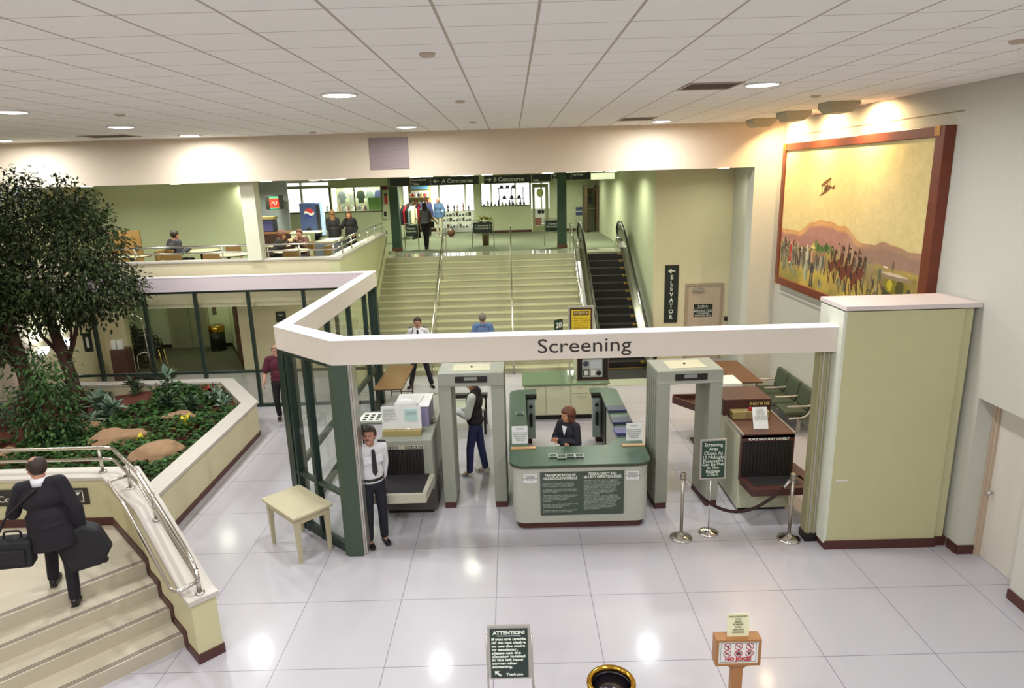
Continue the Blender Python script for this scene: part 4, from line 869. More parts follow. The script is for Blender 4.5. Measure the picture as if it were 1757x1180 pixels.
for x0, x1, l in ((.24, .49, 'white paper notice in a clear stand on the left front of the desk'), (2.03, 2.27, 'white paper notice in a clear stand on the right front of the desk')):
    t = thing('notice_stand', l, 'notice', ((x0 + x1) / 2, .98, 1.075))
    MB().box(x0 - (.02 if x0 < 1 else .06), x1 + (.12 if x0 < 1 else .05), 1.03, 1.09, 1.075, 1.10).build('wooden_base', mat('pale_wood', 'c49a6c', .5), t, bev=.004)
    pn = MB().box(x0, x1, 1.04, 1.045, 1.17, 1.46).build('sheet', WHITEP, t); MB().box(x0 - .01, x1 + .01, 1.045, 1.055, 1.1, 1.47).build('acrylic_back', GLASS, t)
    text('NOTICE\n\nAll carry-on items\nmust be screened\nbefore entering\nthe gate area.\nThank you', .032, mat('grey_print', '8d8d90', .7), pn, ((x0 + x1) / 2, 1.037, 1.41), align='CENTER')

# ================================================================ METAL DETECTORS
def detector(label, c, rz, w=1.0, dpt=.62, h=2.3, lw=.2):
    t = thing('metal_detector', label, 'metal detector', c, rz)
    for s in (-1, 1):
        x0 = s * w / 2; x1 = s * (w / 2 - lw); a, b = min(x0, x1), max(x0, x1)
        g = MB().box(a, b, 0, dpt, .1, h - .215)
        g.build('side_panel', GREYM, t, world=False, bev=.012)
        r_ = MB(); xo = s * w / 2
        for i in range(5): y = .1 + i * (dpt - .2) / 4; r_.box(min(xo, xo + s * .008), max(xo, xo + s * .008), y - .018, y + .018, .15, h - .05)
        r_.build('ribs', mat('detector_rib', '7f8174', .5), t, world=False)
        MB().box(a + .01, b - .01, .01, dpt - .01, 0, .1).build('foot', MAROON, t, world=False)
    MB().box(-w / 2 - .0, w / 2, -.004, dpt + .004, h - .22, h).build('top_panel', mat('detector_top', '9a9c90', .4), t, world=False, bev=.012)
    MB().box(-w / 2 + .22, w / 2 - .22, .12, dpt - .12, h, h + .006).build('top_cover', mat('cover_cream', 'c9c3a6', .5), t, world=False)
    MB().lathe([(.02, 0), (.012, .02)], (0, dpt / 2, h + .006), 12).build('knob', BLACK, t, world=False)
    pnl = MB().box(-.24, .26, -.012, -.003, h - .155, h - .055).build('display_panel', BLACK, t, world=False)
    MB().box(-.1, .1, -.014, -.012, h - .12, h - .065).build('display', mat('display_grey', '8b8d88', .3), pnl, world=False)
    return t
detector('left walk-through metal detector between the scanner and the desk', (-.38, 1.2, 0), R(-1), 1.03)
detector('right walk-through metal detector between the desk and the maroon scanner', (3.0, 1.02, 0), R(3), 1.02, .68)

# ================================================================ LEFT X-RAY MACHINE
xm = thing('baggage_scanner', 'grey left baggage x-ray machine beside the mustached guard', 'x-ray machine', (-1.4, 1.7, 0))
MB().box(-1.86, -1.02, 1.04, 3.3, .42, 1.28).box(-1.80, -1.08, 1.10, 3.2, .08, .42).build('housing', GREYM, xm, bev=.02)
MB().box(-1.84, -1.0, 1.06, 2.5, .06, .46).build('lower_panel', GREYD, xm, bev=.01)
MB().box(-1.8, -1.06, 1.1, 2.4, 0, .06).build('plinth', BLACK, xm)
tm = MB().box(-1.80, -1.16, 1.028, 1.042, .62, 1.13).build('tunnel_mouth', mat('tunnel_black', '0d0b0c', .8), xm)
cu = MB()
for i in range(12): x = -1.79 + i * .0525; cu.box(x, x + .045, 1.015, 1.022, .64, 1.12)
cu.build('curtain', mat('lead_curtain', '16110f', .55), xm)
lb = MB().box(-1.84, -1.13, 1.018, 1.03, 1.135, 1.20).build('label_strip', mat('strip_beige', 'a8a08a', .5), xm)
MB().box(-1.82, -1.55, 1.014, 1.018, 1.145, 1.185).box(-1.44, -1.16, 1.014, 1.018, 1.145, 1.185).build('label_plate', BLACK, lb)
text('PLACE BAGS', .04, LETW, lb, (-1.685, 1.013, 1.152), align='CENTER', width=.25); text('FLAT ON BELT', .04, LETW, lb, (-1.30, 1.013, 1.152), align='CENTER', width=.26)
MB().prism([(-1.94, .36), (-1.06, .36), (-1.0, 1.05), (-1.9, 1.05)], .54, .695).build('conveyor_bed', SILVER, xm, bev=.008)
MB().prism([(-1.88, .40), (-1.12, .40), (-1.08, 1.04), (-1.84, 1.04)], .695, .702).build('conveyor_belt', mat('belt_black', '211d1f', .6), xm)
MB().box(-1.90, -1.06, .35, .362, .55, .69).build('front_fascia', mat('fascia_beige', 'b4ae9c', .45), xm)
# items on it
t = thing('document_stand', 'wooden based clear stand holding white printed sheets on top of the left scanner', 'document holder', (-1.5, 1.4, 1.28))
MB().box(-1.82, -1.2, 1.2, 1.42, 1.28, 1.37).build('base', mat('tan_wood', '9c8a5a', .6), t, bev=.005)
pn = MB().box(-1.83, -1.2, 1.30, 1.31, 1.37, 1.75).build('sheet', WHITEP, t)
pn2 = MB().box(-1.46, -1.26, 1.293, 1.299, 1.5, 1.7).build('blue_card', mat('pale_blue_card', 'a9c6c0', .7), t); pn2['label'] = 'pale blue printed card'
text('PASSENGER\nSCREENING', .03, mat('grey_print', '8d8d90', .7), pn2, (-1.36, 1.291, 1.64), align='CENTER')
text('WELCOME TO\nTHE AIRPORT\nAll persons and\nbags beyond this\npoint are subject\nto inspection.\nPlease empty your\npockets.', .03, mat('grey_print', '8d8d90', .7), pn, (-1.8, 1.298, 1.69), ls=.9)
pass
MB().tube(arc([(-1.6, 1.19, 1.37), (-1.6, 1.15, 1.42), (-1.35, 1.15, 1.42), (-1.35, 1.19, 1.37)], .02), .004, n=6).build('wire_bracket', CHROME, t)
MB().ell((-1.45, 1.42, 1.72), (.2, .05, .12)).build('crumpled_sheet', WHITEP, t)
t = thing('paper_box', 'purple and white carton with papers on top behind the document stand', 'box', (-1.42, 1.95, 1.28))
MB().box(-1.68, -1.12, 1.62, 2.25, 1.281, 1.62).build('carton', mat('lavender_carton', '8f86a8', .6), t, bev=.006)
MB().box(-1.69, -1.11, 1.61, 2.26, 1.62, 1.64).build('lid', WHITEP, t); MB().prism([(-1.6, 1.7), (-1.3, 1.66), (-1.25, 2.1), (-1.58, 2.15)], 1.64, 1.655).build('paper_sheet', WHITEP, t)
t = thing('coiled_cable', 'thin dark cable coiled on top of the left scanner', 'cable', (-1.1, 1.7, 1.28)); 
MB().tube([(-1.13 + .05 * cos(a * .9) + a * .004, 1.75 + .09 * sin(a * .9), 1.285 + .002 * a) for a in range(0, 26)], .004, n=5).build('cord', BLACK, t)
# table left
def fold_table(label, x0, x1, y0, y1, z, m, legs=True):
    t = thing('folding_table', label, 'table', ((x0 + x1) / 2, (y0 + y1) / 2, 0))
    MB().box(x0, x1, y0, y1, z - .03, z).build('tabletop', m, t, bev=.005)
    MB().box(x0 + .0, x1 - .0, y0 - .003, y1 + .003, z - .03, z - .008).build('edge_band', mat('table_edge', '4a3524', .5), t)
    for y in (y0 + .2, y1 - .2):
        for x in (x0 + .06, x1 - .06): MB().tube([(x, y, 0), (x, y, z - .03)], .013, n=8).build('leg', mat('bronze_metal', '4f3b28', .4, metal=.5), t)
        MB().tube([(x0 + .06, y, .12), (x1 - .06, y, .12)], .01, n=6).build('crossbar', mat('bronze_metal', '4f3b28', .4), t)
    return t
fold_table('wood-grain folding table beside the glass screen in front of the far guard', -2.84, -2.2, 5.35, 7.3, .75, WOODW)
fold_table('long brown folding table by the right wall near the green seats', 5.08, 5.7, 5.15, 6.9, .75, WOODB)
t = thing('inspection_shelf', 'small shelf with white leaflets behind the mustached guard', 'table', (-2.45, 3.1, 0))
MB().box(-2.72, -2.05, 2.85, 3.5, .87, .9).build('top', mat('grey_top', '6f7568', .5), t, bev=.004)
for x, y in ((-2.68, 2.9), (-2.1, 2.9), (-2.68, 3.45), (-2.1, 3.45)): MB().box(x - .015, x + .015, y - .015, y + .015, 0, .87).build('leg', BLACKM, t)
pn = MB().prism([(-2.66, 2.95), (-2.2, 2.92), (-2.18, 3.4), (-2.6, 3.42)], .9, .905).build('leaflet_board', WHITEP, None, (-2.4, 3.1, .9)); tag(pn, 'white board of dark key silhouettes lying on the small shelf', 'board')
s = MB()
for i in range(3):
    for j in range(3): s.box(-2.56 + i * .12, -2.49 + i * .12, 3.0 + j * .12, 3.07 + j * .12, .905, .907)
s.build('silhouettes', BLACK, pn)
# bench behind left detector
t = thing('low_bench', 'dark low bench and tray seen behind the left metal detector', 'bench', (-.9, 5.2, 0))
MB().box(-1.55, -.3, 4.95, 5.1, .62, .7).build('top_rail', BLACK, t); MB().box(-1.5, -.35, 4.3, 4.95, .55, .6).build('tray', mat('grey_green_tray', 'a7ad98', .4), t)
for x in (-1.5, -.37): MB().box(x, x + .05, 4.4, 4.45, 0, .55).box(x, x + .05, 5.0, 5.05, 0, .62).build('leg', BLACKM, t)

# ================================================================ RIGHT X-RAY MACHINE
xr = thing('baggage_scanner', 'maroon and cream right baggage x-ray machine marked X-RAY IN USE', 'x-ray machine', (4.15, 1.6, 0))
MB().box(3.76, 4.58, .86, 3.3, .05, 1.25).build('side_housing', XSIDE, xr, bev=.01)
MB().box(3.80, 4.54, .9, 3.2, 0, .05).build('plinth', BLACK, xr)
MB().box(3.78, 4.56, .80, 2.2, 1.25, 1.32).build('top_panel', XMAR, xr, bev=.005)
MB().box(3.765, 3.785, .80, 2.2, 1.25, 1.335).box(4.555, 4.575, .80, 2.2, 1.25, 1.335).build('edge_trim', ALU, xr)
tm = MB().box(3.76, 4.57, .80, .87, .55, 1.30).build('tunnel_hood', XMAR, xr)
MB().box(3.78, 4.54, .79, .802, .58, 1.2).build('tunnel_mouth', mat('tunnel_black', '0d0b0c', .8), xr)
cu = MB()
for i in range(14): x = 3.785 + i * .054; cu.box(x, x + .047, .775, .785, .6, 1.19)
cu.build('curtain', mat('lead_curtain', '16110f', .55), xr)
text('PLACE BAGS FLAT ON BELT', .05, LETW, tm, (4.17, .786, 1.225), align='CENTER', width=.62, bold=.001)
ub = MB().box(3.72, 4.5, 1.62, 2.3, 1.32, 1.60).build('upper_housing', XMAR, xr, bev=.008)
pn = MB().box(4.12, 4.49, 1.612, 1.62, 1.47, 1.58).build('sign_plate', mat('plate_maroon', '3c1d18', .5), ub)
text('X-RAY IN USE', .07, mat('gold_lettering', 'd9c478', .6), pn, (4.305, 1.61, 1.50), align='CENTER', width=.33, bold=.001)
MB().box(3.82, 4.42, 1.45, 1.62, 1.32, 1.44).build('shelf', mat('tan_wood', '9c8a5a', .6), xr, bev=.005)
MB().box(3.70, 4.55, 2.0, 3.2, 1.2, 1.26).build('rear_top', XMAR, xr)
bd = MB().prism([(3.76, .8), (3.80, .36), (4.68, .38), (4.7, .8)], .5, .62).build('conveyor_bed', XMAR, xr, bev=.006)
MB().prism([(4.72, .45), (4.86, .62), (4.8, 1.25), (4.7, 1.3), (4.6, .9)], .5, .62).build('side_wing', XMAR, xr)
MB().prism([(3.84, .8), (3.87, .46), (4.58, .48), (4.6, .8)], .62, .626).build('conveyor_belt', mat('belt_black', '211d1f', .6), xr)
# rear conveyor
MB().prism([(3.55, 4.3), (4.2, 3.3), (4.6, 3.3), (4.5, 4.4), (3.6, 4.42)], .62, .66).prism([(3.53, 4.3), (3.58, 4.3), (4.22, 3.3), (4.17, 3.3)], .62, .76).prism([(3.53, 4.3), (3.58, 4.45), (4.5, 4.45), (4.5, 4.4), (3.6, 4.4)], .62, .76).build('exit_chute', XMAR, xr)
MB().box(3.95, 4.0, 3.7, 3.75, 0, .62).box(4.45, 4.5, 3.7, 3.75, 0, .62).box(3.8, 4.15, 3.6, 3.85, 0, .04).build('chute_leg', BLACKM, xr)
nt_ = thing('paper_notice', 'crinkled white paper notice propped on the maroon scanner', 'notice', (4.2, 1.1, 1.32))
pn = MB().box(-.115, .115, -.004, .004, 0, .34, M=Mx.Translation((4.12, 1.0, 1.322)) @ Mx.Rotation(R(-22), 4, 'X')).build('sheet', WHITEP, nt_)
text('PLEASE\nREMOVE\nLAPTOP\nCOMPUTERS\nFROM BAGS', .036, mat('grey_print', '8d8d90', .7), pn, (4.12, 1.0 + .1, 1.322 + .275), up=(0, sin(R(22)), cos(R(22))), align='CENTER')
for v in pn.children[0].data.vertices: v.co.y -= .008
t = thing('pink_trinket', 'small red and silver item standing on the shelf of the maroon scanner', 'trinket', (4.12, 1.5, 1.44)); MB().ell((4.12, 1.5, 1.475), (.03, .02, .035)).build('body', LETR, t); MB().tube([(4.0, 1.5, 1.447), (4.1, 1.5, 1.447)], .007).build('pen', CHROME, t)
t = thing('white_carton', 'tall white lidded carton standing between the maroon scanner and the brown table', 'box', (4.83, 4.77, 0))
MB().box(4.66, 5.0, 4.5, 5.05, 0, .88).build('carton', WHITEP, t, bev=.01); MB().box(4.64, 5.02, 4.47, 5.08, .88, .95).build('lid', WHITEP, t, bev=.01)

# ================================================================ SEATS
se = thing('beam_seating', 'row of three dark green padded seats with white frames by the right wall', 'seating', (5.95, 4.6, 0))
SG = mat('seat_green', '3c4634', .65, var=.12); SF = mat('seat_frame_grey', 'b3aa9c', .4, metal=.2)
for i in range(3):
    y = 3.95 + i * .62
    cx = 6.06
    MB().box(cx - .3, cx + .17, y + .02, y + .60, .38, .47, M=None).build('seat_pad', SG, se, bev=.03)
    M = Mx.Translation((cx + .13, y + .31, .45)) @ Mx.Rotation(R(10), 4, 'Y')
    MB().box(-.02, .08, -.29, .29, .02, .46, M=M).build('backrest', SG, se, bev=.035)
for i in range(4):
    y = 3.94 + i * .62
    MB().tube(arc([(cx - .3, y, .6), (cx + .1, y, .6), (cx + .2, y, .62), (cx + .27, y, .84)], .06), .02, n=8).build('armrest', SF, se)
    MB().tube(arc([(cx - .25, y, .34), (cx + .1, y, .36), (cx + .22, y, .6)], .12), .022, n=8).build('side_frame', SF, se)
for y in (4.05, 5.7):
    MB().box(cx - .03, cx + .03, y - .03, y + .03, .02, .34).box(cx - .3, cx + .25, y - .03, y + .03, 0, .03).build('leg', SF, se, bev=.006)
MB().box(cx - .04, cx + .04, 3.95, 5.8, .31, .37).build('beam_bar', BLACKM, se)

# ================================================================ CABINET BEHIND DESK, TV CASE
cb = thing('cabinet', 'cream counter cabinet with a polished green top behind the desk', 'cabinet', (1.4, 5.4, 0))
MB().box(.5, 2.32, 5.12, 6.0, .12, .82).build('body', XSIDE, cb, bev=.004); MB().box(.55, 2.28, 5.2, 5.95, 0, .12).build('plinth', BLACK, cb)
MB().box(.46, 2.36, 5.06, 6.04, .82, .86).build('worktop', mat('mirror_green_top', '6f8267', .12, coat=.5), cb, bev=.004)
for x0, x1, z0_, z1_ in ((.52, .96, .14, .8), (.98, 1.5, .14, .8), (1.52, 1.98, .62, .8), (1.52, 1.98, .14, .6), (2.0, 2.3, .14, .8)):
    dr = MB().box(x0, x1, 5.1, 5.122, z0_, z1_).build('door' if z1_ - z0_ > .3 else 'drawer', mat('cream_front', 'c6c5a6', .5), cb, bev=.003)
    MB().tube(arc([((x0 + x1) / 2 - .1, 5.1, z1_ - .05), ((x0 + x1) / 2 - .1, 5.075, z1_ - .05), ((x0 + x1) / 2 + .1, 5.075, z1_ - .05), ((x0 + x1) / 2 + .1, 5.1, z1_ - .05)], .01), .005, n=6).build('handle', STEEL, dr)
tc = thing('display_case', 'open dark display case showing a tray of devices on the cabinet', 'display case', (2.0, 5.4, .86))
MB().box(1.66, 2.36, 5.3, 6.02, .861, 1.38).build('case', XSIDE, tc)
pb = MB().box(1.69, 2.33, 5.27, 5.3, .88, 1.37).build('recess', mat('case_black', '1c1512', .7), tc)
MB().box(1.67, 2.35, 5.255, 5.27, .862, .89).box(1.67, 1.69, 5.255, 5.27, .862, 1.37).box(2.33, 2.35, 5.255, 5.27, .862, 1.37).build('frame', MAROON, tc)
tr = MB().box(1.78, 2.22, 5.255, 5.268, .93, 1.33).build('device_panel', mat('panel_grey', 'a5a6a0', .5), tc)
MB().box(1.96, 2.2, 5.25, 5.255, 1.13, 1.31).build('screen', mat('pale_screen', 'b9bfc4', .3), tr)
MB().lathe([(.065, 0), (.06, .006), (.03, .008)], M=Mx.Translation((1.86, 5.255, 1.24)) @ Mx.Rotation(pi / 2, 4, 'X'), n=18).build('dial', mat('dial_blue', '3d4350', .4), tr)
MB().box(1.8, 1.93, 5.25, 5.255, .96, 1.11).build('dark_window', BLACK, tr); MB().box(1.82, 1.91, 5.247, 5.25, .98, 1.08).build('pale_label', WHITEP, tr)
MB().box(1.97, 2.06, 5.25, 5.255, .97, 1.09).build('label', WHITEP, tr); MB().lathe([(.055, 0), (.05, .006)], M=Mx.Translation((2.14, 5.255, 1.02)) @ Mx.Rotation(pi / 2, 4, 'X'), n=16).build('dial', BLACK, tr)
# ATTENTION yellow sign and small green sign behind the beam
t = thing('floor_sign', 'yellow ATTENTION floor sign in a grey frame by the foot of the escalator', 'sign', (1.9, 6.8, 0))
MB().box(1.60, 2.22, 6.8, 6.83, 1.2, 2.22).build('frame', SILVER, t, bev=.004); MB().box(1.65, 2.17, 6.79, 6.8, 1.26, 2.17).build('border', mat('sign_maroon', '3a231b', .5), t)
pn = MB().box(1.685, 2.135, 6.785, 6.79, 1.3, 2.13).build('face', mat('sign_yellow', 'd6b826', .5), t)
MB().box(1.72, 2.10, 6.782, 6.785, 2.0, 2.1).build('title_plate', mat('sign_maroon', '3a231b', .5), pn)
text('ATTENTION', .09, mat('gold_lettering', 'd9c478', .6), pn, (1.91, 6.78, 2.02), align='CENTER', width=.35, bold=.002)
text('Passengers are\nsubject to search\nof person and\nof all carry-on\nbaggage before\nentering the\nboarding area.', .06, mat('brown_print', '8a6a1a', .7), pn, (1.91, 6.783, 1.92), align='CENTER')
for x in (1.63, 2.19): MB().box(x - .02, x + .02, 6.8, 6.83, .03, 1.2).build('leg', SILVER, t)
MB().box(1.58, 2.24, 6.6, 7.0, 0, .03).build('base', SILVER, t)
t = thing('stand_sign', 'small green sign on a thin twin-pole stand left of the yellow sign', 'sign', (1.5, 9.0, 0))
M = frame((1.5, 8.7, 0), R(35))
pn = MB().box(-.14, .14, -.01, .01, .92, 1.5, M=M).build('face', SIGNG, t)
for x in (-.03, .03): MB().tube([M @ V((x, 0, .02)), M @ V((x, 0, .95))], .008, n=6).build('pole', STEEL, t)
MB().box(-.2, .2, -.2, .2, 0, .02, M=M).build('base', mat('base_olive', '7d8257', .5), t)
text('20', .2, LETW, pn, M @ V((0, -.012, 1.28)), right=M.to_3x3() @ V((1, 0, 0)), align='CENTER', bold=.006)

# ================================================================ STANCHIONS, SIGNS
def stanchion(x, y, label):
    t = thing('stanchion', label, 'stanchion', (x, y, 0))
    MB().lathe([(.165, 0), (.165, .012), (.15, .03), (.09, .05), (.04, .075), (.026, .1)], (x, y, 0), 32).build('base', CHROME, t)
    MB().lathe([(.024, .09), (.024, .97)], (x, y, 0), 16).build('post', mat('post_satin', 'a8a094', .35, metal=.8), t)
    MB().lathe([(.026, .94), (.042, .945), (.042, .985), (.034, .99), (.042, .995), (.042, 1.03), (.03, 1.04)], (x, y, 0), 20).build('cap', mat('cap_satin', '9a8e80', .35, metal=.8), t)
stanchion(2.70, .11, 'left chrome rope stanchion'); stanchion(4.24, .0, 'right chrome rope stanchion in front of the maroon conveyor')
t = thing('velvet_rope', 'dark maroon rope hanging between the two stanchions', 'rope', (3.4, .1, 0))
pts = [V((2.74 + 1.46 * i / 16, .11 - .11 * i / 16, .93 - .50 * (1 - ((i - 8) / 8) ** 2))) for i in range(17)]
MB().tube(pts[1:-1], .024, n=10).build('rope', mat('velvet_maroon', '2e1216', .8), t)
MB().tube(pts[:2], .02, n=10).build('end_clip', CHROME, t); MB().tube(pts[-2:], .02, n=10).build('end_clip', CHROME, t)
t = thing('pedestal_sign', 'green Screening Area Closes At 12 Midnight sign on a chrome pedestal between the stanchions', 'sign', (3.14, .24, 0))
MB().lathe([(.15, 0), (.15, .01), (.12, .03), (.05, .05), (.02, .06)], (3.14, .24, 0), 28).build('base', CHROME, t); MB().tube([(3.14, .24, .05), (3.14, .24, .9)], .01, n=8).build('pole', CHROME, t)
M = Mx.Translation((3.155, .22, .88)) @ Mx.Rotation(R(-1), 4, 'Y')
MB().box(-.19, .19, -.012, .012, 0, .62, M=M).build('frame', ALU, t, bev=.003); pn = MB().box(-.165, .165, -.016, -.012, .025, .595, M=M).build('face', SIGNG, t)
text('Screening\nArea\nCloses At\n12 Midnight', .078, LETW, pn, M @ V((0, -.019, .515)), right=M.to_3x3() @ V((1, 0, 0)), up=M.to_3x3() @ V((0, 0, 1)), align='CENTER', ls=.83, width=.31)
text('Passengers\nCan Be Met\nIn The\nBaggage\nClaim.', .066, LETW, pn, M @ V((0, -.019, .27)), right=M.to_3x3() @ V((1, 0, 0)), up=M.to_3x3() @ V((0, 0, 1)), align='CENTER', ls=.82)
# ATTENTION! foreground sign
t = thing('floor_sign', 'foreground green ATTENTION! sign on a thin metal easel', 'sign', (.19, -3.4, 0))
y = -3.38
def ln(x): return x
MB().box(0, .4, y, y + .02, .62, 1.2).build('frame', ALU, t, bev=.003)
pn = MB().box(.022, .375, y - .006, y, .64, 1.17).build('face', mat('sign_dark_green', '22332c', .45), t)
text('ATTENTION!', .052, LETW, pn, (.2, y - .008, 1.115), align='CENTER', bold=.0022, width=.3); MB().box(.09, .31, y - .009, y - .006, 1.096, 1.1).build('rule', LETW, pn)
text('If you are unable\nor do not desire\nto use the stairs\nor escalator,\nplease use the\nelevator located\nin the left hand\ncorner after\nscreening.', .037, LETW, pn, (.035, y - .008, 1.052), bold=.0014, ls=1.02, width=.325)
text('Thank you.', .036, LETW, pn, (.165, y - .008, .665), bold=.0014)
M = Mx.Translation((.085, y - .008, .69)) @ Mx.Rotation(R(-48), 4, 'Y')
MB().box(-.009, .009, -.002, 0, -.04, .025, M=M).add([(-.03, 0, .005), (.03, 0, .005), (0, 0, .04)], [(0, 1, 2)], M=M).build('arrow', LETW, pn)
for x in (-.012, .412):
    MB().tube([(x, y + .01, .0), (x, y + .01, 1.1)], .009, n=8).build('leg', ALU, t); MB().tube([(x, y + .01, .62), (x + (.05 if x > .2 else -.0), y + .28, .0)], .007, n=6).build('rear_leg', ALU, t)
# NO JOKES sign
t = thing('wooden_sign', 'oak box sign with six prohibition symbols and NO JOKES on a post', 'sign', (2.31, -3.45, 0)); y = -3.5; x0, x1 = 2.10, 2.515; z0, z1 = .8, 1.08
MB().box(x0, x1, y, y + .12, z0, z0 + .025).box(x0, x1, y, y + .12, z1 - .025, z1).box(x0, x0 + .025, y, y + .12, z0 + .025, z1 - .025).box(x1 - .025, x1, y, y + .12, z0 + .025, z1 - .025).box(x0 + .025, x1 - .025, y + .1, y + .12, z0 + .025, z1 - .025).build('box_frame', WOODO, t, bev=.003)
pn = MB().box(x0 + .025, x1 - .025, y + .008, y + .02, z0 + .025, z1 - .025).build('face', WHITEP, t)
MB().box(x0 + .045, x1 - .045, y + .006, y + .008, z0 + .04, z0 + .042).box(x0 + .045, x1 - .045, y + .006, y + .008, z1 - .042, z1 - .04).box(x0 + .045, x0 + .047, y + .006, y + .008, z0 + .04, z1 - .04).box(x1 - .047, x1 - .045, y + .006, y + .008, z0 + .04, z1 - .04).build('border_line', LETK, pn)
text('NO JOKES', .05, LETR, pn, ((x0 + x1) / 2, y + .005, .855), align='CENTER', bold=.002, width=.24)
for r_ in range(2):
    for c_ in range(3):
        cx, cz_ = x0 + .105 + c_ * .1025, 1.005 - r_ * .075; g = MB(); R0, R1 = .037, .031
        nn = 28; vs = [(cx + r * cos(2 * pi * j / nn), y + .005, cz_ + r * sin(2 * pi * j / nn)) for r in (R0, R1) for j in range(nn)]
        g.add(vs, [(j, nn + j, nn + (j + 1) % nn, (j + 1) % nn) for j in range(nn)])
        M = Mx.Translation((cx, y + .004, cz_)) @ Mx.Rotation(R(45), 4, 'Y'); g.box(-.032, .032, -.001, .0, -.003, .003, M=M); g.build('prohibition_ring', LETR, pn)
        s = MB(); k = r_ * 3 + c_; B_ = lambda a, b, cc, d, rot=0: s.box(a, b, -.0005, .0005, cc, d, M=Mx.Translation((cx, y + .006, cz_)) @ Mx.Rotation(R(rot), 4, 'Y'))
        if k == 0: B_(-.022, .018, .004, .012); B_(.006, .014, -.018, .005, 10)
        elif k == 1: B_(-.024, .024, -.003, .003, 35); B_(-.006, .02, -.002, .004, -40)
        elif k == 2: B_(-.024, .02, -.002, .003, 70); B_(-.02, .01, .004, .008, 60)
        elif k == 3: B_(-.022, .022, -.003, .003, -30); B_(-.02, .014, -.003, .001, 25)
        elif k == 4: [B_(-.024, .024, -.002, .002, a) for a in range(0, 180, 26)]
        else: B_(-.022, .022, -.005, .005, -50); B_(-.005, .008, .004, .02, -50)
        s.build('pictogram', LETK, pn)
MB().box(2.265, 2.365, y + .02, y + .1, .03, .8).build('post', WOODO, t, bev=.004)
MB().prism([(2.18, 0), (2.45, 0), (2.365, -.05), (2.265, -.05)], -.07, 0, M=Mx.Translation((0, y + .03, .8)) @ Mx.Rotation(pi / 2, 4, 'X')).build('bracket', WOODO, t)
MB().box(2.12, 2.5, y - .1, y + .25, 0, .03).build('base', WOODO, t)
pp_ = MB().box(-.1, .1, -.004, .004, 0, .24, M=Mx.Translation((2.31, y + .05, 1.06)) @ Mx.Rotation(R(-8), 4, 'X')).build('notice_sheet', mat('yellowed_paper', 'd6d2ae', .7), t)
text('PLEASE ADVISE SECURITY\nOF ANY\nFIREARMS\nOR WEAPONS\nIN YOUR\nCARRY-ON OR\nCHECKED BAGS', .024, mat('grey_green_print', '77785e', .7), pp_, (2.31, y + .045 + .026, 1.06 + .205), up=(0, sin(R(8)), cos(R(8))), align='CENTER', width=.17, ls=1.05)
# trash urn in the foreground
t = thing('waste_bin', 'round black waste bin with a polished brass ring at the bottom edge', 'trash can', (1.13, -3.56, 0))
MB().lathe([(.2, 0), (.2, .68), (.19, .68), (.19, .02), (.001, .02)], (1.13, -3.56, 0), 32).build('body', mat('bin_black', '191515', .4), t)
MB().lathe([(.2 + .027 * cos(a), .70 + .03 * sin(a)) for a in [2 * pi * i / 12 for i in range(12)]], (1.13, -3.56, 0), 40, closed=True).build('brass_ring', BRASS, t)
MB().lathe([(.17, .67), (.165, .5), (.15, .2), (.001, .18)], (1.13, -3.56, 0), 30).ell((1.08, -3.6, .45), (.11, .09, .12)).build('liner_bag', mat('black_bag', '16121a', .25), t)

# white wooden table
t = thing('side_table', 'small cream-painted wooden table standing against the angled glass', 'table', (-2.90, .14, 0), R(-44))
WT = mat('cream_paint', 'b5aa8c', .5, var=.04, bump=.1)
MB().box(-.50, .46, -.32, .30, .70, .74).build('tabletop', WT, t, world=False, bev=.008)
MB().box(-.45, .41, -.27, -.25, .6, .7).box(-.45, .41, .24, .26, .6, .7).box(-.45, -.43, -.25, .24, .6, .7).box(.39, .41, -.25, .24, .6, .7).build('apron', WT, t, world=False)
for x in (-.42, .38):
    for y_ in (-.24, .23): MB().add([(x + a * w_, y_ + b * w_, z) for z, w_ in ((0, .022), (.66, .038)) for a, b in ((-1, -1), (1, -1), (1, 1), (-1, 1))], [(3, 2, 1, 0), (4, 5, 6, 7), (0, 1, 5, 4), (1, 2, 6, 5), (2, 3, 7, 6), (3, 0, 4, 7)]).build('leg', WT, t, world=False, bev=.004)

# ================================================================ LOBBY THINGS
d = struct('door_3', MB().box(-11.0, -10.42, 12.86, 12.9, .01, 2.1).box(-10.4, -9.85, 12.86, 12.9, .01, 2.1), mat('elevator_door', '8c8870', .4, var=.12))
MB().box(-11.1, -11.0, 12.84, 12.9, 0, 2.2).box(-9.85, -9.78, 12.84, 12.9, 0, 2.2).build('door_frame', mat('elevator_frame', '9a9278', .5), d)
t = thing('call_button', 'small brown elevator call panel on the lobby wall', 'button panel', (-9.5, 12.9, 1.2)); MB().box(-9.62, -9.5, 12.88, 12.9, 1.1, 1.35).build('plate', mat('brown_plate', '5a4638', .5), t)
MB().lathe([(.015, 0), (.012, .01)], M=Mx.Translation((-9.56, 12.88, 1.22)) @ Mx.Rotation(pi / 2, 4, 'X'), n=10).build('button', LETW, t)
d = struct('door_4', MB().prism([(-7.72, 10.3), (-8.15, 11.1), (-8.19, 11.08), (-7.76, 10.28)], .02, 2.1), mat('brown_door', '5a3626', .5))
t = thing('trash_can', 'black trash can with a gold rim in the elevator lobby', 'trash can', (-9.3, 12.4, 0))
MB().lathe([(.24, .02), (.24, .78)], (-9.35, 12.4, 0), 24).build('body', mat('bin_black', '191515', .4), t); MB().lathe([(.245, .62), (.25, .64), (.25, .82), (.23, .84), (.16, .83)], (-9.35, 12.4, 0), 24).build('gold_rim', BRASS, t)
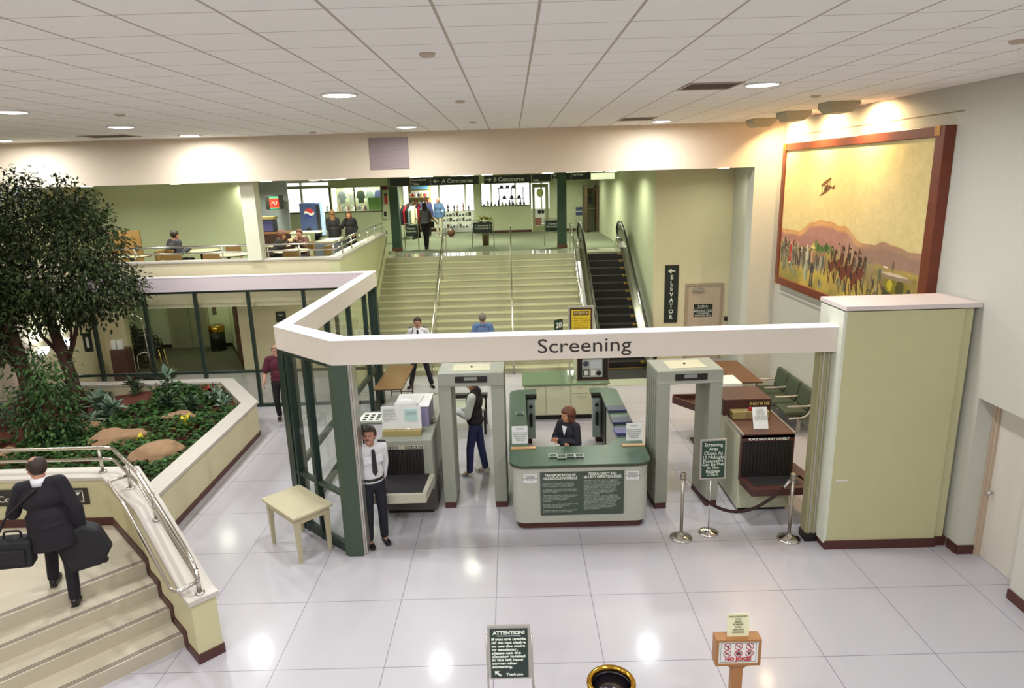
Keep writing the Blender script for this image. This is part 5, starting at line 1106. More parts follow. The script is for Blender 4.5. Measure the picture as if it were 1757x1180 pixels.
def wheelchair(label, c, rz):
    t = thing('wheelchair', label, 'wheelchair', c, rz)
    for s in (-1, 1):
        MB().lathe([(.30 + .018 * cos(a), .018 * sin(a)) for a in [2 * pi * i / 8 for i in range(8)]], M=Mx.Translation((s * .3, 0, .31)) @ Mx.Rotation(pi / 2, 4, 'Y'), n=26, closed=True).build('wheel', BLACK, t, world=False)
        sp = MB()
        for k in range(8): a = 2 * pi * k / 8; sp.tube([(s * .3, 0, .31), (s * .3, .29 * cos(a), .31 + .29 * sin(a))], .004, n=4)
        sp.build('spokes', CHROME, t, world=False)
        MB().tube(arc([(s * .25, .42, .1), (s * .25, .38, .48), (s * .25, -.2, .5), (s * .25, -.24, .95), (s * .25, -.34, .96)], .05), .013, n=8).build('side_frame', BLACKM, t, world=False)
        MB().box(s * .25 - .03, s * .25 + .03, -.18, .2, .68, .72).build('armrest', BLACK, t, world=False, bev=.008)
    MB().box(-.23, .23, -.2, .25, .46, .5).build('seat', BLACK, t, world=False, bev=.01); MB().box(-.23, .23, -.23, -.2, .5, .9).build('backrest', BLACK, t, world=False, bev=.008)
for i, (x, y_, l) in enumerate(((-10.0, 10.7, 'nearest folded wheelchair of the dark row in the lobby'), (-10.3, 11.25, 'second wheelchair of the dark row in the lobby'), (-10.6, 11.8, 'third wheelchair of the dark row in the lobby'), (-11.0, 12.35, 'farthest wheelchair of the dark row by the back wall of the lobby'))): wheelchair(l, (x - .75, y_, .01), R(-70))
t = thing('luggage_cart', 'chrome luggage cart with tall curved bar in front of the wheelchairs', 'cart', (-10.1, 9.5, 0))
MB().tube(arc([(-9.9, 9.3, .1), (-9.95, 9.3, 1.75), (-10.15, 9.3, 1.85), (-10.3, 9.3, 1.8)], .15), .02).build('pole', CHROME, t)
MB().tube(arc([(-10.2, 9.2, .05), (-10.2, 9.2, .7), (-10.0, 9.2, .8), (-9.75, 9.2, .7), (-9.75, 9.2, .05)], .1), .015).build('hoop', CHROME, t)
for x in (-9.65, -9.5, -9.35): MB().tube([(x, 9.25, .05), (x - .1, 9.25, .85)], .012).build('bar', mat('gold_bar', 'b39a5a', .3, metal=.8), t)
MB().box(-10.3, -9.3, 9.1, 9.5, .05, .12).build('deck', BLACK, t)
t = thing('brown_lectern', 'dark brown slanted cabinet holding papers beside the wheelchairs', 'cabinet', (-10.5, 9.2, 0)); MB().box(-10.75, -10.35, 8.9, 9.3, 0, .95).build('body', mat('dark_brown_wood', '4a2c22', .6), t, bev=.01)
for dx in (0, .15): MB().box(-10.72 + dx, -10.60 + dx, 8.98, 9.1, .95, 1.2).build('papers', WHITEP, t)
# ================================================================ PEOPLE
SK = mat('skin_light', 'c48a6a', .55, var=.05); SKR = mat('skin_ruddy', 'ad7b68', .55, var=.06); SKD = mat('skin_brown', '8a5a40', .55)
HB_ = mat('hair_dark_brown', '2a1a12', .6, var=.2); HR = mat('hair_auburn', '5a2f1c', .6, var=.3); HG = mat('hair_grey', '6e655c', .7, var=.2); HW = mat('hair_white', 'c9c2b0', .7); HL = mat('hair_light_brown', '6e4a2a', .6, var=.3)
C_WH = mat('white_shirt_cloth', 'dcd9de', .8, var=.03); C_NAVY = mat('navy_cloth', '15141f', .8, var=.1); C_BLK = mat('black_cloth', '1a1418', .85, var=.1); C_JEAN = mat('blue_denim', '272a52', .85, var=.15, scale=20)
C_BLUE = mat('light_blue_cloth', '566c94', .85); C_MAR = mat('maroon_knit', '4c1426', .9); C_SUIT = mat('dark_suit_cloth', '120c17', .85, var=.1); C_GREY = mat('grey_knit', '6a6c74', .9); C_TAN = mat('pale_trouser_cloth', 'b9b49c', .9); C_FL = mat('fleece_white', 'b9bcb4', .95); C_DEN = mat('denim_jacket', '4a6488', .9, var=.12)
SHOE = mat('black_leather', '120f10', .35)
def cap_seg(mb, a, b, ra, rb): mb.cap(a, b, ra, rb)
def hand(mb, w, e, nrm, side, curl=.35, dirv=None):
    d = V(dirv).normalized() if dirv else (V(w) - V(e)).normalized(); nrm = V(nrm); nrm = (nrm - d * nrm.dot(d)).normalized(); s = d.cross(nrm) * side
    w = V(w); mb.cap(w - d * .02, w + d * .02, .024, .024)
    for i, (o, L) in enumerate(((.032, .072), (.0105, .082), (-.0105, .077), (-.031, .060))):
        k = w + d * (.085 - .004 * abs(i - 1)) + s * o
        mb.cap(w + d * .015 + s * o * .6, k, .014, .012)
        c1 = (d * cos(curl) + nrm * sin(curl)); c2 = (d * cos(curl * 2.4) + nrm * sin(curl * 2.4))
        m_ = k + c1 * L * .52; mb.cap(k, m_, .0095, .009); mb.cap(m_, m_ + c2 * L * .48, .009, .0075)
    t0 = w + d * .02 + s * .025; t1 = t0 + (d * .6 + s * .6 + nrm * .35).normalized() * .045; t2 = t1 + (d * .9 + s * .1 + nrm * .5).normalized() * .035
    mb.cap(t0, t1, .014, .011); mb.cap(t1, t2, .011, .0085)
def person(label, loc, rz, H=1.75, skin=SK, hair=HB_, hstyle='short', top=C_WH, sleeve='long', hem=0, bottom=C_BLK, shoes=SHOE, pose=None, vox=.009, seated=False, female=False, girth=1.0, head_rot=0, nod=0, lean=0, leansd=0, mustache=False, bald=False, skirt=False, group=None, loose=0):
    s = H / 1.75; t = thing('person', label, 'person', loc, rz, group); g = girth
    J = dict(pel=(0, 0, .95), sl=(-.175, -.005, 1.43), sr=(.175, -.005, 1.43), el=(-.235, -.03, 1.14), er=(.235, -.03, 1.14), wl=(-.25, .05, .89), wr=(.25, .05, .89),
             hl=(-.085, 0, .92), hr=(.085, 0, .92), kl=(-.1, .02, .50), kr=(.1, .02, .50), al=(-.11, -.02, .085), ar=(.11, -.02, .085), chest=(0, .005, 1.30), belly=(0, .01, 1.10), neck=(0, -.015, 1.475), head=(0, .02, 1.612))
    if female:
        for k in ('sl', 'sr', 'el', 'er', 'wl', 'wr'): J[k] = (J[k][0] * .9,) + J[k][1:]
    if seated:
        J.update(kl=(-.12, .44, .50), kr=(.12, .44, .50), al=(-.12, .42, .085), ar=(.12, .42, .085))
        for k in J:
            if k not in ('kl', 'kr', 'al', 'ar'): J[k] = (J[k][0], J[k][1], J[k][2] - .43)
    pel = V(J['pel']); Lm = Mx.Translation(pel) @ Mx.Rotation(-lean, 4, 'X') @ Mx.Rotation(leansd, 4, 'Y') @ Mx.Translation(-pel)
    for k in ('sl', 'sr', 'el', 'er', 'wl', 'wr', 'chest', 'belly', 'neck', 'head'): J[k] = Lm @ V(J[k])
    J.update({k: V(v) for k, v in (pose or {}).items() if k in J}); J = {k: V(v) for k, v in J.items()}
    P = pose or {}
    S_ = Mx.Scale(s, 4)
    RL = Lm.to_3x3().to_4x4()
    def E(mb, c, r, rot=RL): mb.ell((0, 0, 0), r, 16, 10, M=S_ @ Mx.Translation(V(c)) @ rot)
    HM = Mx.Translation(J['head']) @ RL @ Mx.Rotation(head_rot, 4, 'Z') @ Mx.Rotation(-nod, 4, 'X') @ Mx.Scale(1.08, 4); HMS = S_ @ HM
    class Sc(MB):
        def cap(self, a, b, ra, rb, n=12): return MB.cap(self, V(a) * s, V(b) * s, ra * s, rb * s, n)
    b = Sc()
    # head
    b.ell((0, -.012, .018), (.074, .094, .098), 16, 12, M=HMS); b.ell((0, .022, -.04), (.058, .064, .07), 14, 10, M=HMS); b.ell((0, .06, -.085), (.028, .026, .024), 10, 8, M=HMS)
    def hc(a, c, ra, rb): MB.cap(b, HMS @ V(a), HMS @ V(c), ra * s, rb * s, 8)
    hc((0, .082, .02), (0, .105, -.018), .009, .014); hc((-.03, .078, .03), (.03, .078, .03), .014, .014); hc((-.02, .082, -.055), (.02, .082, -.055), .009, .009)
    for x in (-1, 1): b.ell((x * .074, -.008, -.002), (.01, .02, .032), 8, 6, M=HMS); b.ell((x * .045, .05, -.02), (.022, .025, .025), 8, 6, M=HMS)
    nb = HM @ V((0, -.02, -.06)); b.cap(J['neck'] - V((0, 0, .03)), nb, .06 * (.85 if female else 1), .052 * (.85 if female else 1))
    # torso under clothes
    E(b, J['chest'], (.15 * g, .095 * g, .16)); E(b, J['belly'], (.13 * g, .095 * g, .15)); E(b, J['pel'], (.145 * g, .1 * g, .11)); b.cap(J['sl'], J['sr'], .05, .05); b.cap(J['neck'] - V((0, 0, .06)), J['neck'], .085, .06)
    for a in 'lr':
        sh, el, wr = J['s' + a], J['e' + a], J['w' + a]; sd = 1 if a == 'l' else -1
        b.cap(sh, el, .046, .038); b.cap(el, el.lerp(wr, .35), .038, .037); b.cap(el.lerp(wr, .35), wr, .037, .025)
        hip, kn, an = J['h' + a], J['k' + a], J['a' + a]; b.cap(hip, kn, .075, .052); b.cap(kn, kn.lerp(an, .35), .052, .05); b.cap(kn.lerp(an, .35), an, .05, .036)
        toe = P.get('toe' + a, (0, 1, 0)); td = V(toe).normalized(); b.cap(an - V((0, 0, .03)), an + td * .14 - V((0, 0, .05)), .035, .025)
        nrm = P.get('palm' + a, (sd * 1.0, .15, 0)); h = MB()
        hand(h, wr, el, nrm, P.get('ths' + a, -1 if a == 'l' else 1), P.get('curl', .35), P.get('hd' + a)); b.add([V(p) * s for p in h.v], h.f, True)
    me = remeshed(b, vox, 2, 'body'); o = link('body', me, skin, t, world=False)
    # eyes
    for x in (-1, 1): MB().ell((x * .03, .083, .006), (.011, .006, .006), 8, 6, M=HMS).build('eye', mat('eye_dark', '201614', .3), t, world=False)
    # hair
    bm = bmesh.new(); bmesh.ops.create_uvsphere(bm, u_segments=24, v_segments=18, radius=1)
    rad = (.085, .104, .104) if hstyle != 'big' else (.11, .125, .12)
    kill = []
    for v in bm.verts:
        x, y, z = v.co.x * rad[0], v.co.y * rad[1] - .018, v.co.z * rad[2] + .028
        n_ = 1 + .05 * NZ.noise(V((x * 40, y * 40, z * 40))) * (2 if hstyle != 'short' else 1)
        v.co = V((x * n_, y * n_, z * n_))
        line = .055 if y > .045 else (.0 if y > -.005 else -.085)
        if z < line: kill.append(v)
        elif bald and z > .06 and y > -.075 and (x * x + (y + .01) ** 2) < .0046: kill.append(v)
    bmesh.ops.delete(bm, geom=kill, context='VERTS'); me = bpy.data.meshes.new('hair'); bm.to_mesh(me); bm.free(); me.polygons.foreach_set('use_smooth', [True] * len(me.polygons))
    me.transform(HMS); ho = link('hair', me, hair, t, world=False); so_ = ho.modifiers.new('s', 'SOLIDIFY'); so_.thickness = .012; so_.offset = -1
    if hstyle in ('long', 'big'):
        L_ = .34 if hstyle == 'long' else .14; lb = MB()
        lb.ell((0, -.055, -.10 if hstyle == 'big' else -.15), (.085 if hstyle == 'long' else .10, .05, L_ * .62), 14, 12, M=HMS)
        for x in (-1, 1): lb.ell((x * .07, -.01, -.06 if hstyle == 'big' else -.1), (.026, .045, L_ * .45), 10, 8, M=HMS)
        link('long_hair', remeshed(lb, .012, 3), hair, t, world=False)
    if mustache: MB().ell((0, .092, -.038), (.026, .011, .008), 10, 8, M=HMS).build('mustache', hair, t, world=False)
    # top
    if top:
        q_ = .014 + loose; c = Sc(); pz = J['pel']
        E(c, J['chest'], (.158 * g + q_, .102 * g + q_, .165)); E(c, J['belly'], (.14 * g + q_, .102 * g + q_, .16)); c.cap(J['sl'], J['sr'], .058 + q_ * .5, .058 + q_ * .5); E(c, pz + V((0, 0, .05)), (.15 * g + q_, .108 * g + q_, .10))
        c.cap(J['neck'] - V((0, 0, .09)), J['neck'] - V((0, 0, .03)), .10, .06)
        for a in 'lr': c.cap(J['neck'] - V((0, 0, .03)), J['s' + a].lerp(J['neck'], .2), .058, .056 + q_ * .5)
        if hem: c.lathe([(.145 * g + q_, .18), (.15 * g + q_, .05), (.158 * g + q_, -.06), (.16 * g + q_, -hem - .05)], n=24, M=S_ @ Mx.Translation(pz) @ RL @ Mx.Diagonal((1, .74, 1, 1)))
        for a in 'lr':
            sh, el, wr = J['s' + a], J['e' + a], J['w' + a]
            if sleeve == 'none': continue
            if sleeve == 'short': c.cap(sh, sh.lerp(el, .75), .058 + q_ * .6, .056 + q_)
            else: c.cap(sh, el, .058 + q_ * .6, .048 + q_ * .6); c.cap(el, wr - (wr - el).normalized() * .01, .048 + q_ * .6, .034 + q_ * .4)
        link('shirt' if not hem else 'jacket', remeshed(c, vox * 1.2, 2), top, t, world=False)
    c = Sc()
    E(c, J['pel'] - V((0, 0, .02)), (.158 * g, .116 * g, .115), Mx.Identity(4))
    for a in 'lr':
        hip, kn, an = J['h' + a], J['k' + a], J['a' + a]; c.cap(hip, kn, .09 * g, .068); c.cap(kn, an - (an - kn).normalized() * .02, .068, .058)
    link('trousers', remeshed(c, vox * 1.2, 2), bottom, t, world=False)
    for a in 'lr':
        an = J['a' + a]; td = V(P.get('toe' + a, (0, 1, 0))).normalized(); c = MB(); up = V((0, 0, 1)); pit = P.get('pitch' + a, 0)
        M = S_ @ Mx.Translation(an - V((0, 0, .085))) @ td.to_track_quat('Y', 'Z').to_matrix().to_4x4() @ Mx.Rotation(-pit, 4, 'X')
        c.ell((0, .075, .035), (.045, .13, .034), 14, 8, M=M).ell((0, -.015, .055), (.042, .06, .05), 12, 8, M=M).box(-.036, .036, -.06, .17, .0, .018, M=M)
        link('shoe', remeshed(c, .01, 1), shoes, t, world=False)
    t['_s'] = 1; del t['_s']
    return t, J, HMS, S_
def belt(t, J, s, m, z=0):
    pass
# --- mustached guard
guard_pose = dict(el=(-.22, -.10, 1.16), wl=(-.2, -.12, .93), er=(.26, -.02, 1.14), wr=(.27, .05, .88))
def guard_kit(t, J, S_, epa=True, cord=False):
    c = J['chest']
    tie = MB().prism([(-.022, 0), (.022, 0), (.036, -.30), (0, -.36), (-.036, -.30)], 0, .008, M=S_ @ Mx.Translation(c + V((0, .128, .14))) @ Mx.Rotation(R(94), 4, 'X')); tie.ell((0, .122, .145), (.022, .012, .02), 8, 6, M=S_ @ Mx.Translation(c)); tie.build('necktie', mat('striped_tie', '1c1a24', .7), t, world=False)
    for a, sg in (('sl', -1), ('sr', 1)):
        p = J[a]; MB().box(-.055, .055, -.03, .03, 0, .012, M=S_ @ Mx.Translation(p + V((-sg * .01, 0, .066))) @ Mx.Rotation(sg * R(14), 4, 'Y')).build('epaulette', C_NAVY, t, world=False, bev=.004)
    MB().box(-.05, .05, 0, .008, -.055, .055, M=S_ @ Mx.Translation(c + V((-.08, .112, .02))) @ Mx.Rotation(R(12), 4, 'Z')).box(-.05, .05, 0, .008, -.055, .055, M=S_ @ Mx.Translation(c + V((.08, .112, .02))) @ Mx.Rotation(R(-12), 4, 'Z')).build('chest_pocket', C_WH, t, world=False)
    MB().lathe([(.156, -.02), (.158, .02)], n=20, M=S_ @ Mx.Translation(J['pel'] + V((0, 0, .06))) @ Mx.Diagonal((1.03, .78, 1, 1))).build('belt', BLACK, t, world=False)
    MB().lathe([(.064, -.015), (.058, .022)], n=16, M=S_ @ Mx.Translation(J['neck'] + V((0, .005, 0)))).build('collar', C_WH, t, world=False)
t, J, HMS, S_ = person('mustached person in white uniform shirt and dark tie between the green pillar and left scanner', (-1.79, .17, 0), R(210), 1.86, SKR, HB_, top=C_WH, bottom=C_NAVY, pose=guard_pose, mustache=True, nod=-.25, head_rot=R(-32))
guard_kit(t, J, S_)
t, J, HMS, S_ = person('person in white uniform shirt with hands behind the back, standing legs apart before the stairs', (-2.13, 7.8, 0), R(182), 1.86, SKR, HB_, top=C_WH, bottom=C_NAVY, mustache=True,
    pose=dict(kl=(-.16, 0, .5), kr=(.16, 0, .5), al=(-.25, -.02, .085), ar=(.25, -.02, .085), el=(-.3, -.08, 1.15), er=(.3, -.08, 1.15), wl=(-.08, -.17, .98), wr=(.08, -.17, .98), toel=(-.4, 1, 0), toer=(.4, 1, 0)), vox=.011)
guard_kit(t, J, S_)
MB().tube(arc([S_ @ (J['sr'] + V((-.06, .05, .06))), S_ @ (J['sr'] + V((-.03, .12, -.1))), S_ @ (J['sr'] + V((.03, .08, -.2)))], .05), .008, n=6).build('shoulder_cord', BLACK, t, world=False)
t, J, HMS, S_ = person('person in light blue shirt seen from behind, heading for the stairs', (-.5, 8.1, 0), R(4), 1.86, SKR, HG, top=C_BLUE, bottom=C_TAN, shoes=mat('brown_leather', '5a3420', .4), pose=dict(el=(-.27, -.05, 1.14), er=(.27, -.05, 1.14)), vox=.011, loose=.012)
MB().lathe([(.085, -.05), (.066, .03)], n=16, M=S_ @ Mx.Translation(J['neck'] + V((0, -.005, 0)))).build('collar', C_BLUE, t, world=False)
# --- man in vest with clipboard
t, J, HMS, S_ = person('person in black vest and jeans holding a clipboard behind the left metal detector', (-.42, 2.5, 0), R(78), 1.86, SK, HB_, top=C_FL, bottom=C_JEAN, shoes=mat('white_sneaker', 'c9c3b4', .6), head_rot=R(10), nod=.35,
    pose=dict(el=(-.26, .06, 1.13), wl=(-.12, .30, 1.16), er=(.26, .08, 1.13), wr=(.06, .30, 1.10), kl=(-.1, .08, .5), al=(-.12, .1, .085), ar=(.1, -.12, .085), kr=(.1, -.05, .5), hdl=(.5, .8, .1), hdr=(-.5, .8, .1)), loose=.012)
c = MB(); s = 1
for C_, r in ((J['chest'], (.195, .142, .19)), (J['belly'], (.18, .135, .18)), (J['pel'] + V((0, 0, .03)), (.185, .145, .12))): c.ell((0, 0, 0), r, 16, 10, M=S_ @ Mx.Translation(C_))
c.cap(S_ @ (J['sl'] + V((.05, 0, .0))), S_ @ (J['sr'] - V((.05, 0, 0))), .09, .09); c.cap(S_ @ (J['neck'] - V((0, .01, .08))), S_ @ (J['neck'] + V((0, -.02, .02))), .1, .085)
link('vest', remeshed(c, .011, 2), C_BLK, t, world=False)
for a in 'lr':
    an = J['a' + a]
    sp = MB()
    for k in range(3): sp.box(-.052, .052, .03 + k * .03, .042 + k * .03, .02, .06, M=S_ @ Mx.Translation(an - V((0, 0, .085))))
    sp.build('shoe_stripe', C_BLK, t, world=False)
cb = thing('clipboard', 'white clipboard held by the person in the black vest', 'clipboard', (-.85, 2.55, 1.1)); M = Mx.Translation((-.70, 2.50, 1.20)) @ Mx.Rotation(R(78), 4, 'Z') @ Mx.Rotation(R(-58), 4, 'X')
MB().box(-.115, .115, -.004, .0, -.17, .17, M=M).build('board', mat('blue_board', '5b7fa0', .5), cb); MB().box(-.105, .105, -.006, -.004, -.16, .15, M=M).build('paper', WHITEP, cb)
# --- woman at desk
t, J, HMS, S_ = person('person with wavy auburn hair and arms crossed in a navy jacket inside the desk', (1.18, 1.72, .24), R(180 - 38), 1.68, SK, HR, 'big', top=C_NAVY, bottom=C_NAVY, seated=True, female=True, head_rot=R(-30), nod=.12,
    pose=dict(el=(-.24, .06, .73), er=(.24, .06, .73), wl=(.06, .2, .76), wr=(-.06, .22, .72), hdl=(1, .1, .0), hdr=(-1, .1, 0)), loose=.01)
MB().prism([(-.05, 0), (.05, 0), (0, -.17)], 0, .01, M=S_ @ Mx.Translation(J['chest'] + V((0, .118, .14))) @ Mx.Rotation(R(96), 4, 'X')).build('shirt_front', C_WH, t, world=False)
sl_ = thing('swivel_stool', 'dark padded stool under the person inside the desk', 'stool', (1.18, 1.72, 0))
MB().lathe([(.19, .6), (.2, .63), (.19, .665), (.05, .67)], (1.2, 1.74, 0), 24).build('seat', BLACK, sl_); MB().tube([(1.2, 1.74, .04), (1.2, 1.74, .6)], .025).build('post', CHROME, sl_)
MB().lathe([(.24, 0), (.24, .02), (.05, .05)], (1.2, 1.74, 0), 24).build('base', BLACKM, sl_)
MB().lathe([(.17 + .012 * cos(a), .26 + .012 * sin(a)) for a in [2 * pi * i / 8 for i in range(8)]], (1.2, 1.74, 0), 24, closed=True).build('foot_ring', CHROME, sl_)
# --- maroon polo
person('person in maroon polo shirt and black trousers walking towards the camera past the planter corner', (-4.93, 5.45, 0), R(180 + 12), 1.82, SKR, HG, top=C_MAR, sleeve='short', bottom=C_BLK, bald=True, head_rot=R(10),
    pose=dict(kl=(-.09, .16, .5), al=(-.1, .22, .1), kr=(.1, -.02, .5), ar=(.1, -.2, .12), er=(.27, .02, 1.14), wr=(.28, .2, .98), el=(-.27, -.08, 1.15), wl=(-.28, -.12, .9)), loose=.012, vox=.01)
# --- businessman
t, J, HMS, S_ = person('person in a dark suit carrying bags up the landing steps at lower left', (-5.02, -1.86, .48), R(18), 1.88, SKR, HB_, top=C_SUIT, hem=.16, bottom=C_SUIT, bald=True, girth=1.18, head_rot=R(42), nod=.15, lean=.10, leansd=-.07, loose=.022,
    pose=dict(kl=(-.12, .22, .62), al=(-.16, .22, .245), hl=(-.1, 0, .92), kr=(.09, .05, .5), ar=(.08, .0, .085), el=(-.33, .06, 1.15), wl=(-.36, .30, 1.22), er=(.26, .0, 1.13), wr=(.27, .03, .90), hdl=(-.1, .9, .3), palml=(.9, 0, .1)))
MB().lathe([(.08, -.03), (.068, .045)], n=18, M=S_ @ Mx.Translation(J['neck'] + V((0, .0, .0)))).build('shirt_collar', C_WH, t, world=False)
MB().tube(arc([HMS @ V((-.075, .0, .008)), HMS @ V((-.07, .085, .008)), HMS @ V((0, .1, .005)), HMS @ V((.07, .085, .008)), HMS @ V((.075, .0, .008))], .02), .003, n=6).build('eyeglasses', BLACKM, t, world=False)
MT = frame((-5.08, -1.86, .48), R(18))
cu_ = thing('paper_cup', 'white paper cup in the left hand of the person in the suit', 'cup', MT @ V((-.43, .42, 1.24)))
cc = MT @ V((-.345, .41, 1.235)); MB().lathe([(.028, 0), (.038, .1), (.041, .1), (.041, .108), (.03, .112)], cc, 18).build('cup', WHITEP, cu_); MB().lathe([(.0325, .035), (.0355, .06)], cc, 18).build('cup_band', mat('cup_blue', '6a83a0', .6), cu_)
bg = thing('shoulder_bag', 'black shoulder bag hanging at the left side of the person in the suit', 'bag', MT @ V((-.42, .0, .3)))
M = MT @ Mx.Translation((-.30, -.08, .66)) @ Mx.Rotation(R(6), 4, 'Y')
MB().box(-.24, .16, -.10, .10, 0, .34, M=M).build('bag_body', mat('black_nylon', '141118', .7), bg, bev=.03); MB().box(-.20, .1, -.125, -.1, .05, .24, M=M).build('front_pocket', mat('black_nylon', '141118', .7), bg, bev=.015)
MB().tube(arc([M @ V((-.2, 0, .33)), M @ V((-.08, 0, .6)), M @ V((.22, -.06, .92)), M @ V((.22, .16, .86)), M @ V((.12, .05, .34))], .08), .014, n=8).build('strap', C_BLK, bg)
MB().tube(arc([M @ V((-.12, 0, .33)), M @ V((-.12, 0, .42)), M @ V((.04, 0, .42)), M @ V((.04, 0, .33))], .04), .012, n=8).build('handle', C_BLK, bg)
bg = thing('garment_bag', 'large black travel bag in the right hand of the person in the suit', 'bag', MT @ V((.45, .0, .3)))
M = MT @ Mx.Translation((.34, .02, .46)) @ Mx.Scale(.88, 4) @ Mx.Rotation(R(-12), 4, 'Y')
MB().prism([(-.2, 0), (.18, -.02), (.34, .14), (.30, .48), (.16, .60), (-.2, .56)], -.11, .11, M=M @ Mx.Rotation(pi / 2, 4, 'X')).build('bag_body', mat('black_nylon', '141118', .7), bg, bev=.035)
MB().ell((.2, 0, .0), (.045, .05, .045), M=M).build('wheel', BLACK, bg); MB().tube(arc([M @ V((-.1, 0, .56)), M @ V((-.1, 0, .66)), M @ V((.06, 0, .68)), M @ V((.06, 0, .58))], .04), .013, n=8).build('handle', C_BLK, bg)
MB().ell((.13, 0, .6), (.02, .03, .015), M=M).build('buckle', CHROME, bg)

# --- people upstairs
U = 2.69
FEM = dict(female=True, vox=.016)
person('person with long light brown hair in dark clothes by the drinks cooler', (-5.42, 13.0, U), R(25), 1.68, SK, HL, 'long', top=C_BLK, hem=.1, bottom=C_NAVY, **FEM, pose=dict(wl=(-.1, .3, 1.1), hdl=(0, 1, 0)))
t, J, HMS, S_ = person('person in a black coat holding a phone to the ear on the terrace', (-4.97, 13.4, U), R(180), 1.6, SK, HR, 'long', top=C_BLK, hem=.3, bottom=C_BLK, **FEM, loose=.02, pose=dict(er=(.26, .1, 1.2), wr=(.1, .12, 1.50), hdr=(-.1, .0, 1), wl=(-.2, .2, .95)))
ph = MB().box(-.012, .012, -.02, .02, -.06, .06, M=frame((-5.05, 13.28, U + 1.48), 0)).build('phone', BLACK, None, (-5.05, 13.28, U + 1.42), bev=.004); tag(ph, 'small black phone held to the ear of the person in the black coat', 'phone')
t, J, HMS, S_ = person('person with long dark hair and grey top walking away across the landing', (-2.86, 16.2, U), R(-5), 1.74, SKD, HB_, 'long', top=C_GREY, sleeve='none', bottom=C_BLK, **FEM, pose=dict(er=(.26, .0, 1.16), wr=(.38, .15, .98), kl=(-.05, .1, .5), al=(-.06, .14, .09), kr=(.06, 0, .5), ar=(.05, -.1, .12)))
bg = thing('tote_bag', 'black tote bag at the left side of the person walking away', 'bag', (-3.2, 16.2, U + .4)); MB().prism([(-.16, 0), (.15, .06), (.13, .52), (-.1, .5)], -.06, .06, M=Mx.Translation((-3.2, 16.15, U + .38)) @ Mx.Rotation(pi / 2, 4, 'X')).build('bag_body', C_BLK, bg, bev=.02); MB().tube(arc([(-3.28, 16.15, U + .86), (-3.2, 16.15, U + 1.2), (-3.1, 16.15, U + .9)], .08), .012, n=6).build('strap', C_BLK, bg)
bg = thing('handbag', 'small dark handbag on the right hip of the person walking away', 'bag', (-2.6, 16.1, U + .8)); MB().box(-2.72, -2.52, 16.02, 16.1, U + .8, U + 1.02).build('bag_body', C_BLK, bg, bev=.02); MB().tube(arc([(-2.7, 16.06, U + 1.0), (-2.68, 16.1, U + 1.42), (-2.6, 16.06, U + 1.0)], .04), .01, n=6).build('strap', C_BLK, bg)
person('person with white hair in a denim jacket and pale trousers standing at the shop entrance', (-2.95, 21.8, U), R(150), 1.72, SKR, HW, top=C_DEN, bottom=C_TAN, hem=.05, vox=.016, shoes=mat('white_sneaker', 'c9c3b4', .6), loose=.02, pose=dict(el=(-.32, 0, 1.14)))
bg = thing('handbag', 'round brown handbag beside the person in the denim jacket', 'bag', (-2.5, 21.5, U)); MB().lathe([(.001, -.06), (.15, -.05), (.17, 0), (.15, .05), (.001, .06)], M=Mx.Translation((-2.4, 21.4, U + .175)) @ Mx.Rotation(pi / 2, 4, 'X'), n=20).build('bag_body', mat('brown_leather', '5a3420', .4), bg); MB().tube(arc([(-2.5, 21.4, U + .28), (-2.43, 21.4, U + .6), (-2.3, 21.4, U + .28)], .1), .012, n=6).build('strap', mat('brown_leather', '5a3420', .4), bg)
person('person in a blue-purple top standing among the racks inside the shop', (-3.55, 22.3, U), R(10), 1.75, SKR, HL, top=mat('purple_blue_cloth', '5a5a96', .9), bottom=C_NAVY, vox=.016, loose=.02)
person('person in a dark jacket seated alone at a terrace table at left', (-9.0, 9.7, U), R(-30), 1.85, SK, HB_, top=mat('slate_jacket', '33323c', .9), bottom=C_BLK, seated=True, vox=.015, loose=.03, lean=.15, pose=dict(wl=(-.15, .38, .8), wr=(.15, .38, .8)))
person('person in dark clothes seated left in the pair leaning over the terrace table', (-6.4, 10.2, U), R(-70), 1.72, SK, HR, 'big', top=C_BLK, bottom=C_BLK, seated=True, vox=.015, loose=.03, lean=.35, pose=dict(wr=(.1, .4, .95)))
person('person facing the camera seated right in the pair with hands to the mouth', (-5.72, 10.7, U), R(165), 1.7, SKR, HR, top=mat('brown_check', '5a3a34', .9), bottom=C_BLK, seated=True, vox=.015, loose=.02, lean=.2, pose=dict(wl=(-.05, .35, .98), wr=(.05, .35, .98), el=(-.22, .25, .78), er=(.22, .25, .78)))
person('person in dark vest and white shirt with a cap serving behind the drinks stand', (-5.95, 12.75, U), R(150), 1.72, SKD, HB_, top=C_BLK, bottom=C_BLK, vox=.016)
# ================================================================ UPPER LEVEL FURNITURE
# green columns
for x, y, l in ((-3.89, 15.9, 'dark green square column left of the landing, beside the wall'), (2.12, 15.55, 'dark green square column right of the landing near the escalator')):
    t = thing('green_column', l, 'column', (x, y, U)); MB().box(x - .16, x + .16, y - .16, y + .16, U, HB + .04).build('shaft', mat('column_green', '2f4a35', .5, var=.08), t, bev=.01); MB().box(x - .175, x + .175, y - .175, y + .175, U, U + .14).build('base', mat('column_base_brown', '6a4630', .5), t)
